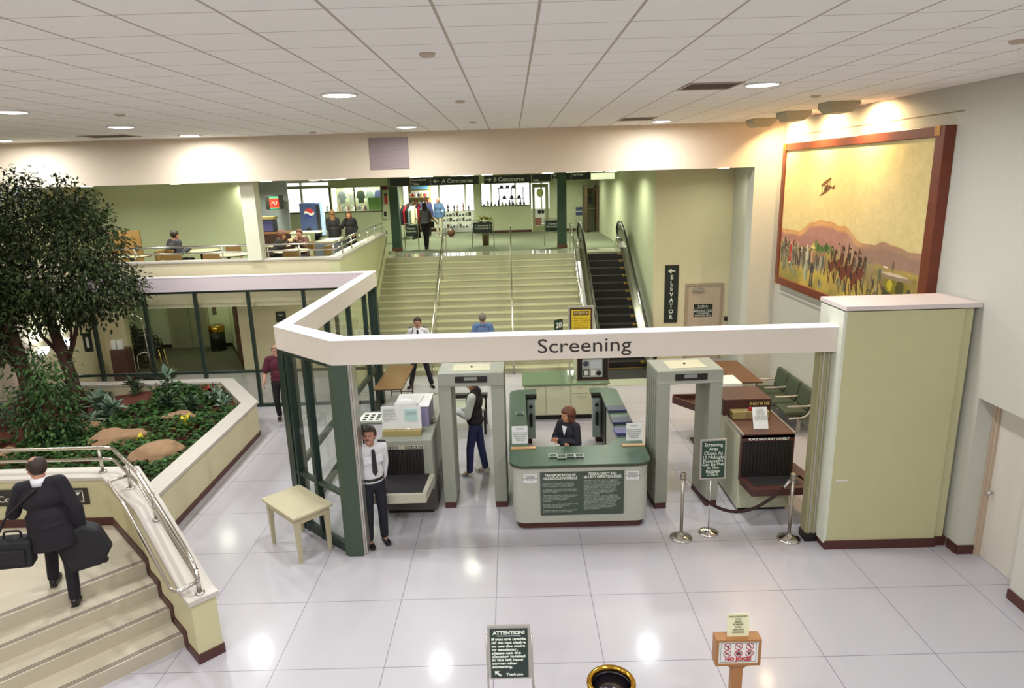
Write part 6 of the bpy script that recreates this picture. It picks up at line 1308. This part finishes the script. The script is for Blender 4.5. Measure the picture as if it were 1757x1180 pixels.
# overhead directional signs
def osign(x0, x1, z0, z1, y, label, texts, m=SIGNK, fr=True):
    t = thing('overhead_sign', label, 'sign', ((x0 + x1) / 2, y, z1))
    f = MB().box(x0, x1, y - .05, y + .05, z0, z1).build('panel', m, t)
    MB().box(x0, x1, y - .056, y - .05, z0, z0 + .018).box(x0, x1, y - .056, y - .05, z1 - .018, z1).box(x0, x0 + .018, y - .056, y - .05, z0, z1).box(x1 - .018, x1, y - .056, y - .05, z0, z1).build('frame', mat('sign_frame_olive', '9a9c72', .5), t)
    for s_, x, z, sz_ in texts: text(s_, sz_, LETW, f, (x, y - .058, z), ext=.002, bold=.002)
    return t
osign(-3.95, -3.2, 5.0, 5.3, 15.5, 'blank dark overhead sign at the left end of the sign row', [])
osign(-3.2, -2.5, 5.0, 5.3, 15.5, 'two-line dark overhead sign left of A Concourse', [('International', -3.15, 5.18, .1), ('Ticket', -3.15, 5.04, .1)])
arw = lambda x, z, d: MB().box(x - .1, x + .1, 15.44, 15.442, z - .012, z + .012).add([(x + d * .11, 15.44, z), (x + d * .03, 15.44, z + .065), (x + d * .0, 15.44, z + .05), (x + d * .05, 15.44, z), (x, 15.44, z - .05), (x + d * .03, 15.44, z - .065)], [(0, 1, 2, 3), (0, 3, 4, 5)])
t = osign(-2.5, -.78, 5.0, 5.3, 15.5, 'dark overhead sign reading A Concourse with a left arrow', [('A Concourse', -2.1, 5.08, .2)]); arw(-2.3, 5.15, -1).build('arrow', LETW, t)
t = osign(-.62, 1.06, 5.0, 5.3, 15.5, 'dark overhead sign reading B Concourse with a right arrow', [('B Concourse', -.28, 5.08, .2)]); arw(-.45, 5.15, 1).build('arrow', LETW, t)
osign(1.06, 1.76, 5.03, 5.29, 15.5, 'dark overhead sign right of B Concourse reading Delta', [('Delta', 1.12, 5.06, .09)])
osign(1.76, 2.46, 5.05, 5.31, 15.5, 'dark overhead sign above the right green column reading Big Sky and Horizon', [('Big Sky', 1.82, 5.2, .09), ('Horizon', 1.82, 5.07, .09)])
osign(2.46, 3.15, 5.05, 5.31, 15.5, 'dark overhead sign left of the lit panel reading Sky West', [('Sky West', 2.52, 5.2, .09)])
t = thing('lit_panel', 'bright lit pale panel at the right end of the sign row', 'sign', (3.5, 15.5, 5.2)); MB().box(3.15, 3.98, 15.45, 15.55, 5.05, 5.26).build('panel', mat('lit_face', 'f4f8d8', .5, em=1.0, emc='f0f6cc'), t)
MB().box(3.15, 3.98, 15.44, 15.56, 5.03, 5.05).build('frame', mat('sign_frame_olive', '9a9c72', .5), t)
# A-frame stands
def astand(x0, x1, y, label, txt):
    t = thing('stand_sign', label, 'sign', ((x0 + x1) / 2, y, U))
    MB().tube(arc([(x0, y, U), (x0, y, U + .98), (x1, y, U + .98), (x1, y, U)], .06), .016, n=8).build('tube_frame', STEEL, t); MB().tube([(x0, y, U + .48), (x1, y, U + .48)], .012, n=6).build('crossbar', STEEL, t)
    pn = MB().box(x0 + .04, x1 - .04, y - .02, y, U + .52, U + .92).build('face', mat('stand_green', '26372a', .5), t); text(txt, .1, LETW, pn, ((x0 + x1) / 2, y - .023, U + .77), align='CENTER', width=(x1 - x0) * .75, bold=.002)
astand(-3.62, -3.12, 16.0, 'green-faced tube stand sign behind the left column', 'Ticketed\nPassengers')
astand(-1.17, -.36, 16.5, 'green-faced tube stand sign reading Concourse A and B at the top of the stairs', '< Concourse A\nConcourse B >')
astand(1.53, 2.15, 16.4, 'green-faced tube stand sign partly hidden by the right green column', 'Ticketed\nPassengers')
t = thing('potted_plant', 'small green-yellow potted plant standing behind the middle stand sign', 'plant', (-.7, 17.2, U)); MB().lathe([(.12, 0), (.16, .8), (.14, .8)], (-.7, 17.2, U), 16).build('pot', mat('pot_brown', '5c4a30', .6), t)
its = [(V((-.7 + rnd() * .22, 17.2 + rnd() * .15, U + .82 + random.random() * .22)), rdir() + V((0, 0, .6)), V((0, 0, 1)), .16, random.random()) for _ in range(90)]; leaf_mesh('leaves', its, leafmat('gold_leaf', '7a7a22', 'a8a040'), t)
# phone booth / kiosk and small sign near the back right
t = thing('phone_booth', 'tall brown open phone kiosk by the back right wall', 'kiosk', (4.0, 22.4, U))
MB().box(3.62, 3.72, 21.7, 22.85, U, U + 2.05).box(4.15, 4.25, 21.9, 22.85, U, U + 2.05).build('side_panel', mat('kiosk_brown', '5a4630', .5), t); MB().box(3.72, 4.15, 22.5, 22.85, U, U + 1.95).build('back_panel', mat('kiosk_grey', '8f9074', .5), t)
MB().box(3.72, 4.15, 22.3, 22.5, U + 1.0, U + 1.04).build('shelf', WHITEP, t); ph = MB().box(3.82, 4.02, 22.42, 22.5, U + 1.25, U + 1.55).build('telephone', mat('phone_purple', '39304e', .4), t); MB().prism([(3.74, 0), (4.13, 0), (3.93, -.35)], 0, .03, M=Mx.Translation((0, 22.48, U + 1.93)) @ Mx.Rotation(pi / 2, 4, 'X')).build('badge', mat('kiosk_brown', '5a4630', .5), t)
t = thing('stand_sign', 'small blue-faced standing sign left of the phone kiosk', 'sign', (3.5, 22, U)); MB().box(3.22, 3.52, 21.9, 21.93, U + .75, U + 1.12).build('face', mat('face_blue', '2c3550', .5), t); MB().box(3.21, 3.24, 21.9, 21.93, U, U + .75).box(3.5, 3.53, 21.9, 21.93, U, U + .75).box(3.21, 3.53, 21.9, 21.93, U + .4, U + .42).build('frame', STEEL, t)
text('NOTICE', .08, LETW, t.children[0], (3.37, 21.895, U + .9), align='CENTER')
# shop door
d = struct('door_5', MB().box(1.3, 1.42, 22.92, 22.98, U, 4.88).box(1.9, 2.05, 22.92, 22.98, U, 4.88).box(1.42, 1.9, 22.92, 22.98, U, 2.95).box(1.42, 1.9, 22.92, 22.98, 4.7, 4.88), mat('olive_door', '8f9066', .5))
MB().box(1.42, 1.9, 22.945, 22.955, 2.95, 4.7).build('pane', GLASS, d)
po = thing('poster', 'white poster with two dark round heads on the shop door', 'poster', (1.65, 22.9, 3.6)); MB().box(1.42, 1.84, 22.9, 22.912, 3.35, 3.75).build('sheet', WHITEP, po); MB().ell((1.62, 22.895, 3.6), (.085, .006, .1)).ell((1.78, 22.895, 3.6), (.07, .006, .1)).build('dark_shape', BLACK, po)
po = thing('poster', 'reddish picture poster at the bottom of the shop door', 'poster', (1.6, 22.9, 3.1)); MB().box(1.42, 1.72, 22.9, 22.912, 2.98, 3.33).build('sheet', mat('poster_red', '8a5a4a', .6, var=.6, scale=12), po)
ba = thing('balloon', 'round yellow-white balloon decoration seen in the shop door', 'balloon', (1.68, 23.4, 4.5)); MB().ell((1.68, 23.4, 4.45), (.18, .18, .2)).build('skin', mat('balloon_yellow', 'e8e69a', .3), ba); MB().tube([(1.68, 23.4, 4.28), (1.68, 23.4, 2.69)], .006, n=5).build('string', WHITEP, ba)
# window panes
struct('window_1', MB().box(-1.05, 1.17, 22.98, 22.99, 3.93, 4.95), GLASS)
wf = MB().box(-1.07, 1.19, 22.87, 22.9, 3.9, 3.94).box(-1.08, -1.04, 22.87, 22.9, 3.9, 4.97).box(1.16, 1.2, 22.87, 22.9, 3.9, 4.97)
struct('trim_9', wf, mat('window_bronze', '5f5f48', .5))
struct('window_2', MB().box(-6.98, -4.95, 19.08, 19.09, 4.05, 4.98), GLASS)
struct('window_3', MB().box(-8.95, -7.05, 19.08, 19.09, 4.05, 4.98), GLASS)
struct('trim_10', MB().box(-8.97, -4.93, 18.97, 19, 4.0, 4.05).box(-7.06, -6.97, 18.97, 19, 4.0, 5.0).box(-6.05, -6.0, 18.98, 19, 4.05, 4.98).box(-4.96, -4.9, 18.97, 19, 4.0, 5.0), mat('window_bronze', '5f5f48', .5))
# hanging garments in the gift window
GC = [('8f9aa0', 'grey-blue'), ('cfd2cc', 'white'), ('3d4a3c', 'dark green'), ('a3b3ae', 'pale grey-green'), ('6a72a8', 'purple-blue')]
for i, (h, l) in enumerate(GC):
    x = -6.65 + i * .37 + (.03 if i > 0 else 0); y = 19.5; t = thing('hanging_shirt', l + ' shirt hanging in the gift shop window', 'shirt', (x, y, 4.85))
    MB().prism([(-.05, 0), (.05, 0), (.14, -.05), (.18, -.3), (.12, -.31), (.11, -.2), (.11, -.5), (-.11, -.5), (-.11, -.2), (-.12, -.31), (-.18, -.3), (-.14, -.05)], -.05, .05, M=Mx.Translation((x, y, 4.84)) @ Mx.Rotation(pi / 2, 4, 'X')).build('shirt', mat('shirt_' + l.replace(' ', '_').replace('-', '_'), h, .9), t, bev=.02)
    MB().tube(arc([(x - .1, y, 4.83), (x, y, 4.88), (x + .1, y, 4.83)], .02), .008, n=5).tube([(x, y, 4.88), (x, y, 4.955)], .005, n=5).build('hanger', BLACK, t)
t = thing('garment_rail', 'rail the shirts hang from in the gift shop window', 'rail', (-6, 19.5, 4.94)); MB().tube([(-6.95, 19.5, 4.95), (-4.97, 19.5, 4.95)], .01, n=6).build('rail', STEEL, t)
struct('wall_display_back', MB().box(-6.98, -4.9, 19.85, 19.9, 3.9, HB), mat('display_back_green', 'a8ac8c', .8))
lt = thing('display_fill_light', 'added fill light above the shirts in the gift shop window', 'light', (-6, 19.4, 5.2)); MB().box(-6.9, -5.1, 19.35, 19.45, 5.2, 5.24).build('tube', mat('upper_lens', 'fbffec', .5), lt); area('display_fill_light', (-6, 19.4, 5.18), 1.8, 60, (1, 1, .9), (0, .1, -1), 'RECTANGLE', .1, parent=lt)  # added fill light with a glowing tube, put in to brighten the window display
gp = MB().box(-5.55, -4.98, 19.35, 19.4, 4.05, 4.55).build('green_panel', mat('panel_green', '55783a', .7), None, (-5.3, 19.4, 4.05)); tag(gp, 'plain green display panel in the gift shop window under the purple-blue shirt', 'panel')
sh = thing('display_shelf', 'long shelf behind the gift shop window', 'shelf', (-6.5, 19.5, 4.0)); MB().box(-8.9, -4.98, 19.22, 19.8, 3.98, 4.03).build('board', mat('shelf_white', 'c9c6b4', .6), sh)
for x in (-8.6, -7, -5.3): MB().box(x, x + .05, 19.7, 19.78, U, 3.98).build('leg', STEEL, sh)
cols = ['e0d4c4', 'c9a890', '9aa4a8', 'd8d4d0', '8a6a58', 'b8c4cc', 'e4e0dc', 'a08878', '7a8894', 'd0b8a8', '5a4c44', 'c4ccd4']
for i in range(12):
    x = -6.85 + i * .115 if i < 11 else -7.3; y = 19.38 + .1 * (i % 2); r = .05 + .02 * ((i * 7) % 3) / 2; m_ = mat('plush_%s' % ['cream', 'tan', 'grey', 'white', 'brown', 'sky', 'snow', 'taupe', 'slate', 'rose', 'umber', 'mist'][i], cols[i], .9)
    t = thing('plush_toy', ['cream', 'tan', 'grey', 'white', 'brown', 'pale blue', 'snowy', 'taupe', 'slate grey', 'rosy', 'dark brown', 'misty blue'][i] + ' plush toy on the gift shop window shelf', 'toy', (x, y, 4.03), 0, 'plush toys on the window shelf')
    MB().ell((x, y, 4.03 + r * 1.1), (r, r * .9, r * 1.15)).build('body', m_, t); MB().ell((x, y - .01, 4.03 + r * 2.6), (r * .75, r * .7, r * .7)).ell((x - r * .55, y, 4.03 + r * 3.2), (r * .25, r * .2, r * .3)).ell((x + r * .55, y, 4.03 + r * 3.2), (r * .25, r * .2, r * .3)).build('head', m_, t)
# drinks stand
ck_ = thing('drinks_cooler', 'blue drinks cooler cabinet with a round red, white and blue logo', 'cooler', (-5.6, 12.0, U + .9))
MB().box(-6.12, -5.60, 11.95, 12.5, U + .95, U + 1.93).build('cabinet', mat('cooler_blue', '3c4a78', .4, var=.25, scale=3), ck_, bev=.01)
MB().box(-5.60, -5.52, 11.93, 12.5, U + .9, U + 1.9).build('dark_side', BLACK, ck_)
dr = MB().box(-5.51, -5.43, 12.0, 12.2, U + .95, U + 1.92).build('glass_door', mat('cooler_window', 'a9c4e4', .2, em=.25, emc='b4d0f4'), ck_); pass
def disc(cx, cz_, r, y, a0, a1, n=20): return [(cx + r * cos(a0 + (a1 - a0) * i / n), y, cz_ + r * sin(a0 + (a1 - a0) * i / n)) for i in range(n + 1)]
cx, cz_, r = -5.83, U + 1.63, .15
def wave(off, n=20, w=1): return [(cx - r * w + 2 * r * w * i / n, 11.943, cz_ + off + .03 * sin(2 * pi * i / n + .6)) for i in range(n + 1)]
g = MB(); g.add(disc(cx, cz_, r, 11.945, 0, 2 * pi, 40)[:-1], [tuple(range(40))]); lg = g.build('logo_disc', LETW, ck_)
def band(zf, up_, m_, nm):
    n = 24; vs = []
    for i in range(n + 1):
        x = -r * .985 + 2 * r * .985 * i / n; e = sqrt(max(0, r * r * .97 - x * x)); zw = zf + .035 * sin(2 * pi * i / n + .4)
        zw = max(-e, min(e, zw)); vs += [(cx + x, 11.94, cz_ + zw), (cx + x, 11.94, cz_ + (e if up_ else -e))]
    MB().add(vs, [(2 * i, 2 * i + 2, 2 * i + 3, 2 * i + 1) for i in range(n)]).build(nm, m_, lg)
band(.035, True, mat('logo_red', 'b8202e', .5), 'red_wave'); band(-.035, False, mat('logo_blue', '1c2f86', .5), 'blue_wave')
MB().prism([(-.2, 0), (.14, 0), (.1, .1), (-.02, .24), (-.12, .16)], 0, .004, M=Mx.Translation((-5.85, 11.945, U + .98)) @ Mx.Rotation(pi / 2, 4, 'X')).build('dark_picture', mat('picture_dark', '2a1620', .6), ck_)
t = thing('service_counter', 'white serving counter in front of the blue drinks cooler', 'counter', (-5.9, 11.4, U)); MB().box(-6.25, -5.68, 11.3, 11.8, U, U + 1.08).build('body', mat('counter_cream', 'c4c6a8', .5), t, bev=.006); MB().box(-6.27, -5.4, 11.26, 11.84, U + 1.08, U + 1.12).build('top', mat('counter_top', 'd8dac4', .3), t); MB().box(-5.82, -5.76, 11.29, 11.3, U + .95, U + 1.0).build('label', BLACK, t)
t = thing('service_counter', 'slate blue curved counter right of the white serving counter', 'counter', (-5.3, 11.7, U)); MB().prism([(-5.66, 11.5), (-5.2, 11.6), (-4.95, 11.9), (-4.9, 12.6), (-5.66, 12.6)], U, U + .78).build('body', mat('slate_front', '5c6070', .5), t); MB().prism([(-5.66, 11.46), (-5.18, 11.56), (-4.9, 11.88), (-4.86, 12.64), (-5.66, 12.64)], U + .78, U + .82).build('top', mat('counter_top', 'd8dac4', .3), t)
t = thing('service_counter', 'dark brown back counter of the food stand at left', 'counter', (-7, 12.6, U)); MB().box(-8.0, -6.4, 12.5, 13.1, U, U + 1.0).build('body', mat('dark_brown_wood', '4a2c22', .6), t); MB().box(-8.02, -6.38, 12.46, 13.12, U + 1.0, U + 1.05).build('top', WOODO, t)
t = thing('drinks_fountain', 'small drinks dispenser with a dark blue picture front on the back counter', 'dispenser', (-7.4, 12.7, U + 1.05)); MB().box(-7.65, -7.2, 12.6, 13.0, U + 1.05, U + 1.45).build('body', mat('cooler_navy', '252a44', .4), t, bev=.01); MB().box(-7.64, -7.21, 12.59, 12.6, U + 1.08, U + 1.42).build('picture', mat('picture_blue', '4a4a80', .5, var=.5, scale=10), t); MB().box(-7.67, -7.15, 12.55, 13.0, U + 1.45, U + 1.53).build('tan_lid', mat('tan_wood', '9c8a5a', .6), t)
tv = thing('television', 'small wall television with a red picture and green bands', 'television', (-7.3, 13.2, 4.7)); MB().box(-7.55, -7.12, 13.15, 13.6, 4.42, 4.86).build('casing', BLACK, tv, bev=.01); sc_ = MB().box(-7.42, -7.13, 13.14, 13.15, 4.46, 4.82).build('screen', mat('screen_red', 'e02818', .4, em=1.1, emc='ff2a18'), tv)
MB().box(-7.42, -7.13, 13.135, 13.14, 4.77, 4.83).box(-7.42, -7.13, 13.135, 13.14, 4.44, 4.47).build('green_band', mat('screen_green', '3cb878', .4, em=.7, emc='30c070'), sc_); MB().tube(arc([(-7.36, 13.135, 4.58), (-7.33, 13.135, 4.64), (-7.28, 13.135, 4.66), (-7.27, 13.135, 4.58), (-7.22, 13.135, 4.58), (-7.18, 13.135, 4.65), (-7.22, 13.135, 4.67)], .02), .008, n=5).build('squiggle', mat('screen_white', 'ffe0c0', .4, em=1.2, emc='ffd0b0'), sc_)
MB().box(-7.36, -7.3, 13.6, 14.2, 4.62, 4.68).build('wall_arm', BLACK, tv)
# terrace tables and chairs
CT = mat('cafe_table_top', 'c9c4a4', .4); CH = mat('chair_tan_wood', '8a6a3a', .5, var=.15)
def cafe_table(x, y, label):
    t = thing('cafe_table', label, 'table', (x, y, U)); MB().lathe([(.5, .72), (.5, .75), (.48, .752)], (x, y, U), 28).build('tabletop', CT, t); MB().lathe([(.504, .722), (.504, .745)], (x, y, U), 28).build('edge', mat('table_rim_brown', '5a3c20', .5), t); MB().lathe([(.25, 0), (.25, .02), (.04, .05), (.04, .72)], (x, y, U), 18).build('pedestal', BLACKM, t)
def cafe_chair(x, y, rz, label):
    t = thing('cafe_chair', label, 'chair', (x, y, U), rz, 'tan chairs on the dining terrace')
    MB().box(-.21, .21, -.2, .22, .43, .47).build('seat', CH, t, world=False, bev=.01); MB().box(-.21, .21, -.24, -.2, .62, .88).build('backrest', CH, t, world=False, bev=.01)
    for a, b in ((-.19, -.21), (.19, -.21), (-.19, .2), (.19, .2)): MB().box(a - .015, a + .015, b - .015, b + .015, 0, .86 if b < 0 else .43).build('leg', CH, t, world=False)
for x, y, l in ((-10.0, 9.4, 'round cafe table farthest left on the terrace'), (-8.55, 10.4, 'round cafe table in front of the lone seated person'), (-7.2, 9.0, 'round cafe table left of the terrace column'), (-5.7, 9.6, 'round cafe table of the seated pair'), (-6.6, 11.4, 'round cafe table behind the seated pair')): cafe_table(x, y, l)
for x, y, a, l in ((-10.0, 8.6, 0, 'leftmost tan chair behind the terrace railing'), (-9.4, 9.4, 80, 'tan chair between the two left terrace tables'), (-8.9, 9.65, -30, 'tan chair under the lone seated person'), (-8.3, 8.4, 10, 'tan chair close to the railing below the lone seated person'), (-7.6, 10.2, 190, 'tan chair against the green terrace wall'), (-7.2, 8.2, 0, 'tan chair at the table left of the column, close to the railing'), (-6.5, 8.8, 90, 'tan chair just left of the terrace column'),
                   (-6.45, 10.2, -70, 'tan chair under the left person of the pair'), (-5.72, 10.75, 165, 'tan chair under the right person of the pair'), (-5.4, 8.7, 10, 'tan chair right of the terrace column'), (-4.9, 9.5, 80, 'tan chair beside the slanting railing')): cafe_chair(x, y, R(a), l)
t = thing('partition_board', 'tan-brown wooden partition board at the left of the terrace', 'partition', (-10.6, 10.6, U)); MB().box(-11.3, -10.35, 10.6, 10.66, U, U + 1.35).build('board', mat('partition_tan', '8f6a38', .6, var=.1), t, bev=.01); MB().box(-10.9, -10.8, 10.4, 10.86, U, U + .05).box(-10.5, -10.4, 10.4, 10.86, U, U + .05).build('foot', CH, t)
# fire extinguisher & phone by the left column
t = thing('fire_extinguisher', 'red fire extinguisher on the wall left of the left green column', 'fire extinguisher', (-4.75, 18.94, 4.3)); MB().lathe([(.05, 0), (.06, .02), (.06, .3), (.03, .35), (.015, .38)], (-4.75, 18.94, 4.3), 16).build('cylinder', mat('extinguisher_red', 'a81c1c', .4), t); MB().box(-4.8, -4.7, 18.9, 19.0, 4.62, 4.7).build('valve', BLACK, t)
t = thing('pay_phone', 'wall pay phone left of the left green column', 'phone', (-4.8, 18.95, 3.8)); MB().box(-4.90, -4.72, 18.88, 19.0, 3.7, 4.12).build('hood', XSIDE, t, bev=.01); MB().box(-4.86, -4.76, 18.87, 18.88, 3.8, 4.0).build('handset', BLACK, t)
t = thing('exit_box', 'dark red sign box high on the wall left of the left green column', 'sign', (-4.5, 18.9, 4.9)); MB().box(-4.88, -4.64, 18.86, 19.0, 4.85, 5.0).build('body', mat('dark_red_box', '5a1418', .5), t)
# shop goods: clothes racks, display cases, shelf of mugs, hats
def rack(x, y, label, hs, w=.9):
    t = thing('clothes_rack', label, 'rack', (x, y, U)); MB().tube(arc([(x - w / 2, y, U), (x - w / 2, y, U + 1.45), (x + w / 2, y, U + 1.45), (x + w / 2, y, U)], .05), .015, n=6).build('frame', CHROME, t)
    n = len(hs)
    for i, h in enumerate(hs):
        xx = x - w / 2 + .08 + (w - .16) * i / max(1, n - 1); g = thing('hanging_garment', ['white', 'dark red', 'tan', 'navy', 'bright red', 'black', 'pale blue', 'cream'][i % 8] + ' garment on the ' + label, 'garment', (xx, y, U + .6), 0)
        MB().prism([(-.2, 0), (.2, 0), (.22, .62), (.06, .8), (-.06, .8), (-.22, .62)], -.035, .035, M=Mx.Translation((xx, y, U + .62)) @ Mx.Rotation(R(60), 4, 'Z') @ Mx.Rotation(pi / 2, 4, 'X')).build('cloth', mat('rack_cloth_' + ['white', 'wine', 'tan', 'navy', 'red', 'black', 'sky', 'cream'][i % 8], h, .9), g, bev=.02)
HS = ['e4e2ea', '6a2430', 'a8905c', '2a2e4a', 'c02838', '1c1a1e', '9ab0cc', 'd8cca8']
rack(-4.3, 20.8, 'rack nearest the left green column', HS); rack(-3.9, 22.5, 'rack behind the person in the blue-purple top', HS[::-1][:6] + HS[:2]); rack(-4.35, 24.3, 'rack deepest in the shop at left', [HS[i] for i in (4, 0, 3, 7, 1, 6, 2, 5)])
t = thing('wall_display', 'tall wooden shop display with a blue picture and lit shelves', 'display', (-4.0, 26, U)); MB().box(-4.9, -3.75, 26.0, 26.1, U, 5.1).build('back_panel', mat('tan_wood', '9c8a5a', .6), t); MB().box(-4.75, -3.85, 25.97, 26.0, 4.72, 4.98).build('picture', mat('sky_picture', '6aa0d0', .5, var=.5, scale=6), t); MB().box(-4.75, -3.85, 25.97, 26.0, 4.5, 4.66).build('name_board', WHITEP, t)
for k in range(4): MB().box(-4.85, -3.8, 25.6, 26.0, U + .5 + k * .38, U + .52 + k * .38).build('shelf', WHITEP, t)
for k in range(4):
    for i in range(7):
        x = -4.78 + i * .15; o = MB().lathe([(.05, 0), (.05, .16), (.025, .2)], (x, 25.75, U + .52 + k * .38), 10).build('souvenir_mug', mat('mug_' + ['red', 'white', 'navy', 'tan'][(i + k) % 4], ['b02838', 'e4e0dc', '2c3458', 'b89a6a'][(i + k) % 4], .4), None, (x, 25.75, U + .52 + k * .38)); tag(o, 'souvenir on the lit shelves of the tall wooden shop display', 'souvenir', 'souvenirs on the lit shelves')
def glass_case(x0, x1, y, label):
    t = thing('display_case', label, 'display case', ((x0 + x1) / 2, y, U)); MB().box(x0, x1, y, y + .5, U, U + .2).build('plinth', WHITEP, t); MB().box(x0, x1, y, y + .5, U + .98, U + 1.0).build('top', ALU, t)
    for z in (.5, .75): MB().box(x0 + .02, x1 - .02, y + .02, y + .48, U + z, U + z + .012).build('shelf', mat('shelf_grey_green', '9aa59a', .4), t)
    MB().box(x0, x1, y, y + .006, U + .2, U + .98).build('pane', GLASS, t)
    for x in (x0, (x0 + x1) / 2, x1 - .03): MB().box(x, x + .03, y - .004, y + .03, U + .2, U + .98).build('upright', ALU, t)
    n = int((x1 - x0) / .16)
    for z in (.2, .512, .762):
        for i in range(n):
            h_ = .07 + .1 * ((i * 5 + int(z * 10)) % 4) / 3; o = MB().box(-.045, .045, -.045, .045, 0, h_, M=frame((x0 + .1 + i * .155, y + .22, U + z), i * .3)).build('boxed_item', mat('item_' + ['grey', 'white', 'brown', 'blue'][(i + int(z * 9)) % 4], ['7c8088', 'd8dad8', '6a5040', '50607c'][(i + int(z * 9)) % 4], .6), None, (x0 + .1 + i * .155, y + .22, U + z)); tag(o, 'small item inside the ' + label, 'item', 'items in the ' + label)
glass_case(-3.05, -1.5, 24.0, 'glass display case behind the denim-jacketed person')
for i, (x, h_) in enumerate(((-2.75, .35), (-2.45, .3), (-2.3, .3), (-2.0, .4), (-1.75, .28))):
    t = thing('figurine', ['slim dark', 'patterned', 'small pale', 'tall tan', 'thin grey'][i] + ' figurine on top of the glass display case', 'figurine', (x, 24.25, U + 1.0)); MB().lathe([(.06, 0), (.05, .02), (.025, h_ * .3), (.05, h_ * .55), (.02, h_ * .8)], (x, 24.25, U + 1.0), 10).build('body', mat('figure_' + ['dark', 'grey', 'pale', 'tan', 'slate'][i], ['2c2428', '6a6a68', 'c9c4b4', '8a5a34', '70747c'][i], .6), t); MB().ell((x, 24.25, U + 1.0 + h_ * .88), (.03, .03, h_ * .1)).build('head', mat('figure_' + ['dark', 'grey', 'pale', 'tan', 'slate'][i], '2c2428', .6), t)
# hat rack inside window 1
t = thing('hat_rack', 'dark hat rack inside the shop window', 'rack', (0, 23.6, U))
for x in (-.25, .35, .9): MB().tube([(x, 23.6, U), (x, 23.6, 4.75)], .02, n=6).build('post', BLACKM, t)
for z in (4.2, 4.68): MB().box(-.3, .95, 23.5, 23.7, z, z + .02).build('shelf', BLACKM, t)
for i in range(6):
    z = 4.7 if i < 3 else 4.22; x = -.12 + .28 * (i % 3) if i < 3 else .0 + .35 * (i % 3); o = MB().lathe([(.14, 0), (.14, .01), (.085, .02), (.08, .1), (.04, .14)], (x, 23.6, z), 16).build('hat', mat('hat_dark', '2a2422', .8), None, (x, 23.6, z)); tag(o, ['left hat on the top of the rack in the shop window', 'middle hat on the top of the rack in the shop window', 'right hat on the top of the rack in the shop window', 'left hat on the lower shelf of the window rack', 'middle hat on the lower shelf of the window rack', 'right hat on the lower shelf of the window rack'][i], 'hat')
t = thing('window_shelf', 'low shelf of goods along the bottom of the shop window', 'shelf', (0, 23.3, 3.9)); MB().box(-1.05, 1.15, 23.1, 23.5, 3.86, 3.92).build('board', WHITEP, t)
for x in (-1, 1.05): MB().box(x, x + .05, 23.4, 23.45, U, 3.86).build('leg', STEEL, t)
for i in range(12):
    x = -.95 + i * .17; h_ = .1 + .08 * ((i * 5) % 3); o = MB().lathe([(.05, 0), (.06, h_ * .4), (.03, h_ * .7), (.04, h_)], (x, 23.25, 3.92), 10).build('ornament', mat('ornament_' + ['slate', 'cream', 'brown', 'grey'][i % 4], ['50586a', 'd8d4c4', '6a4a3c', '8a8c90'][i % 4], .6), None, (x, 23.25, 3.92)); tag(o, 'small ornament standing in a row along the bottom of the shop window', 'ornament', 'ornaments in the shop window')
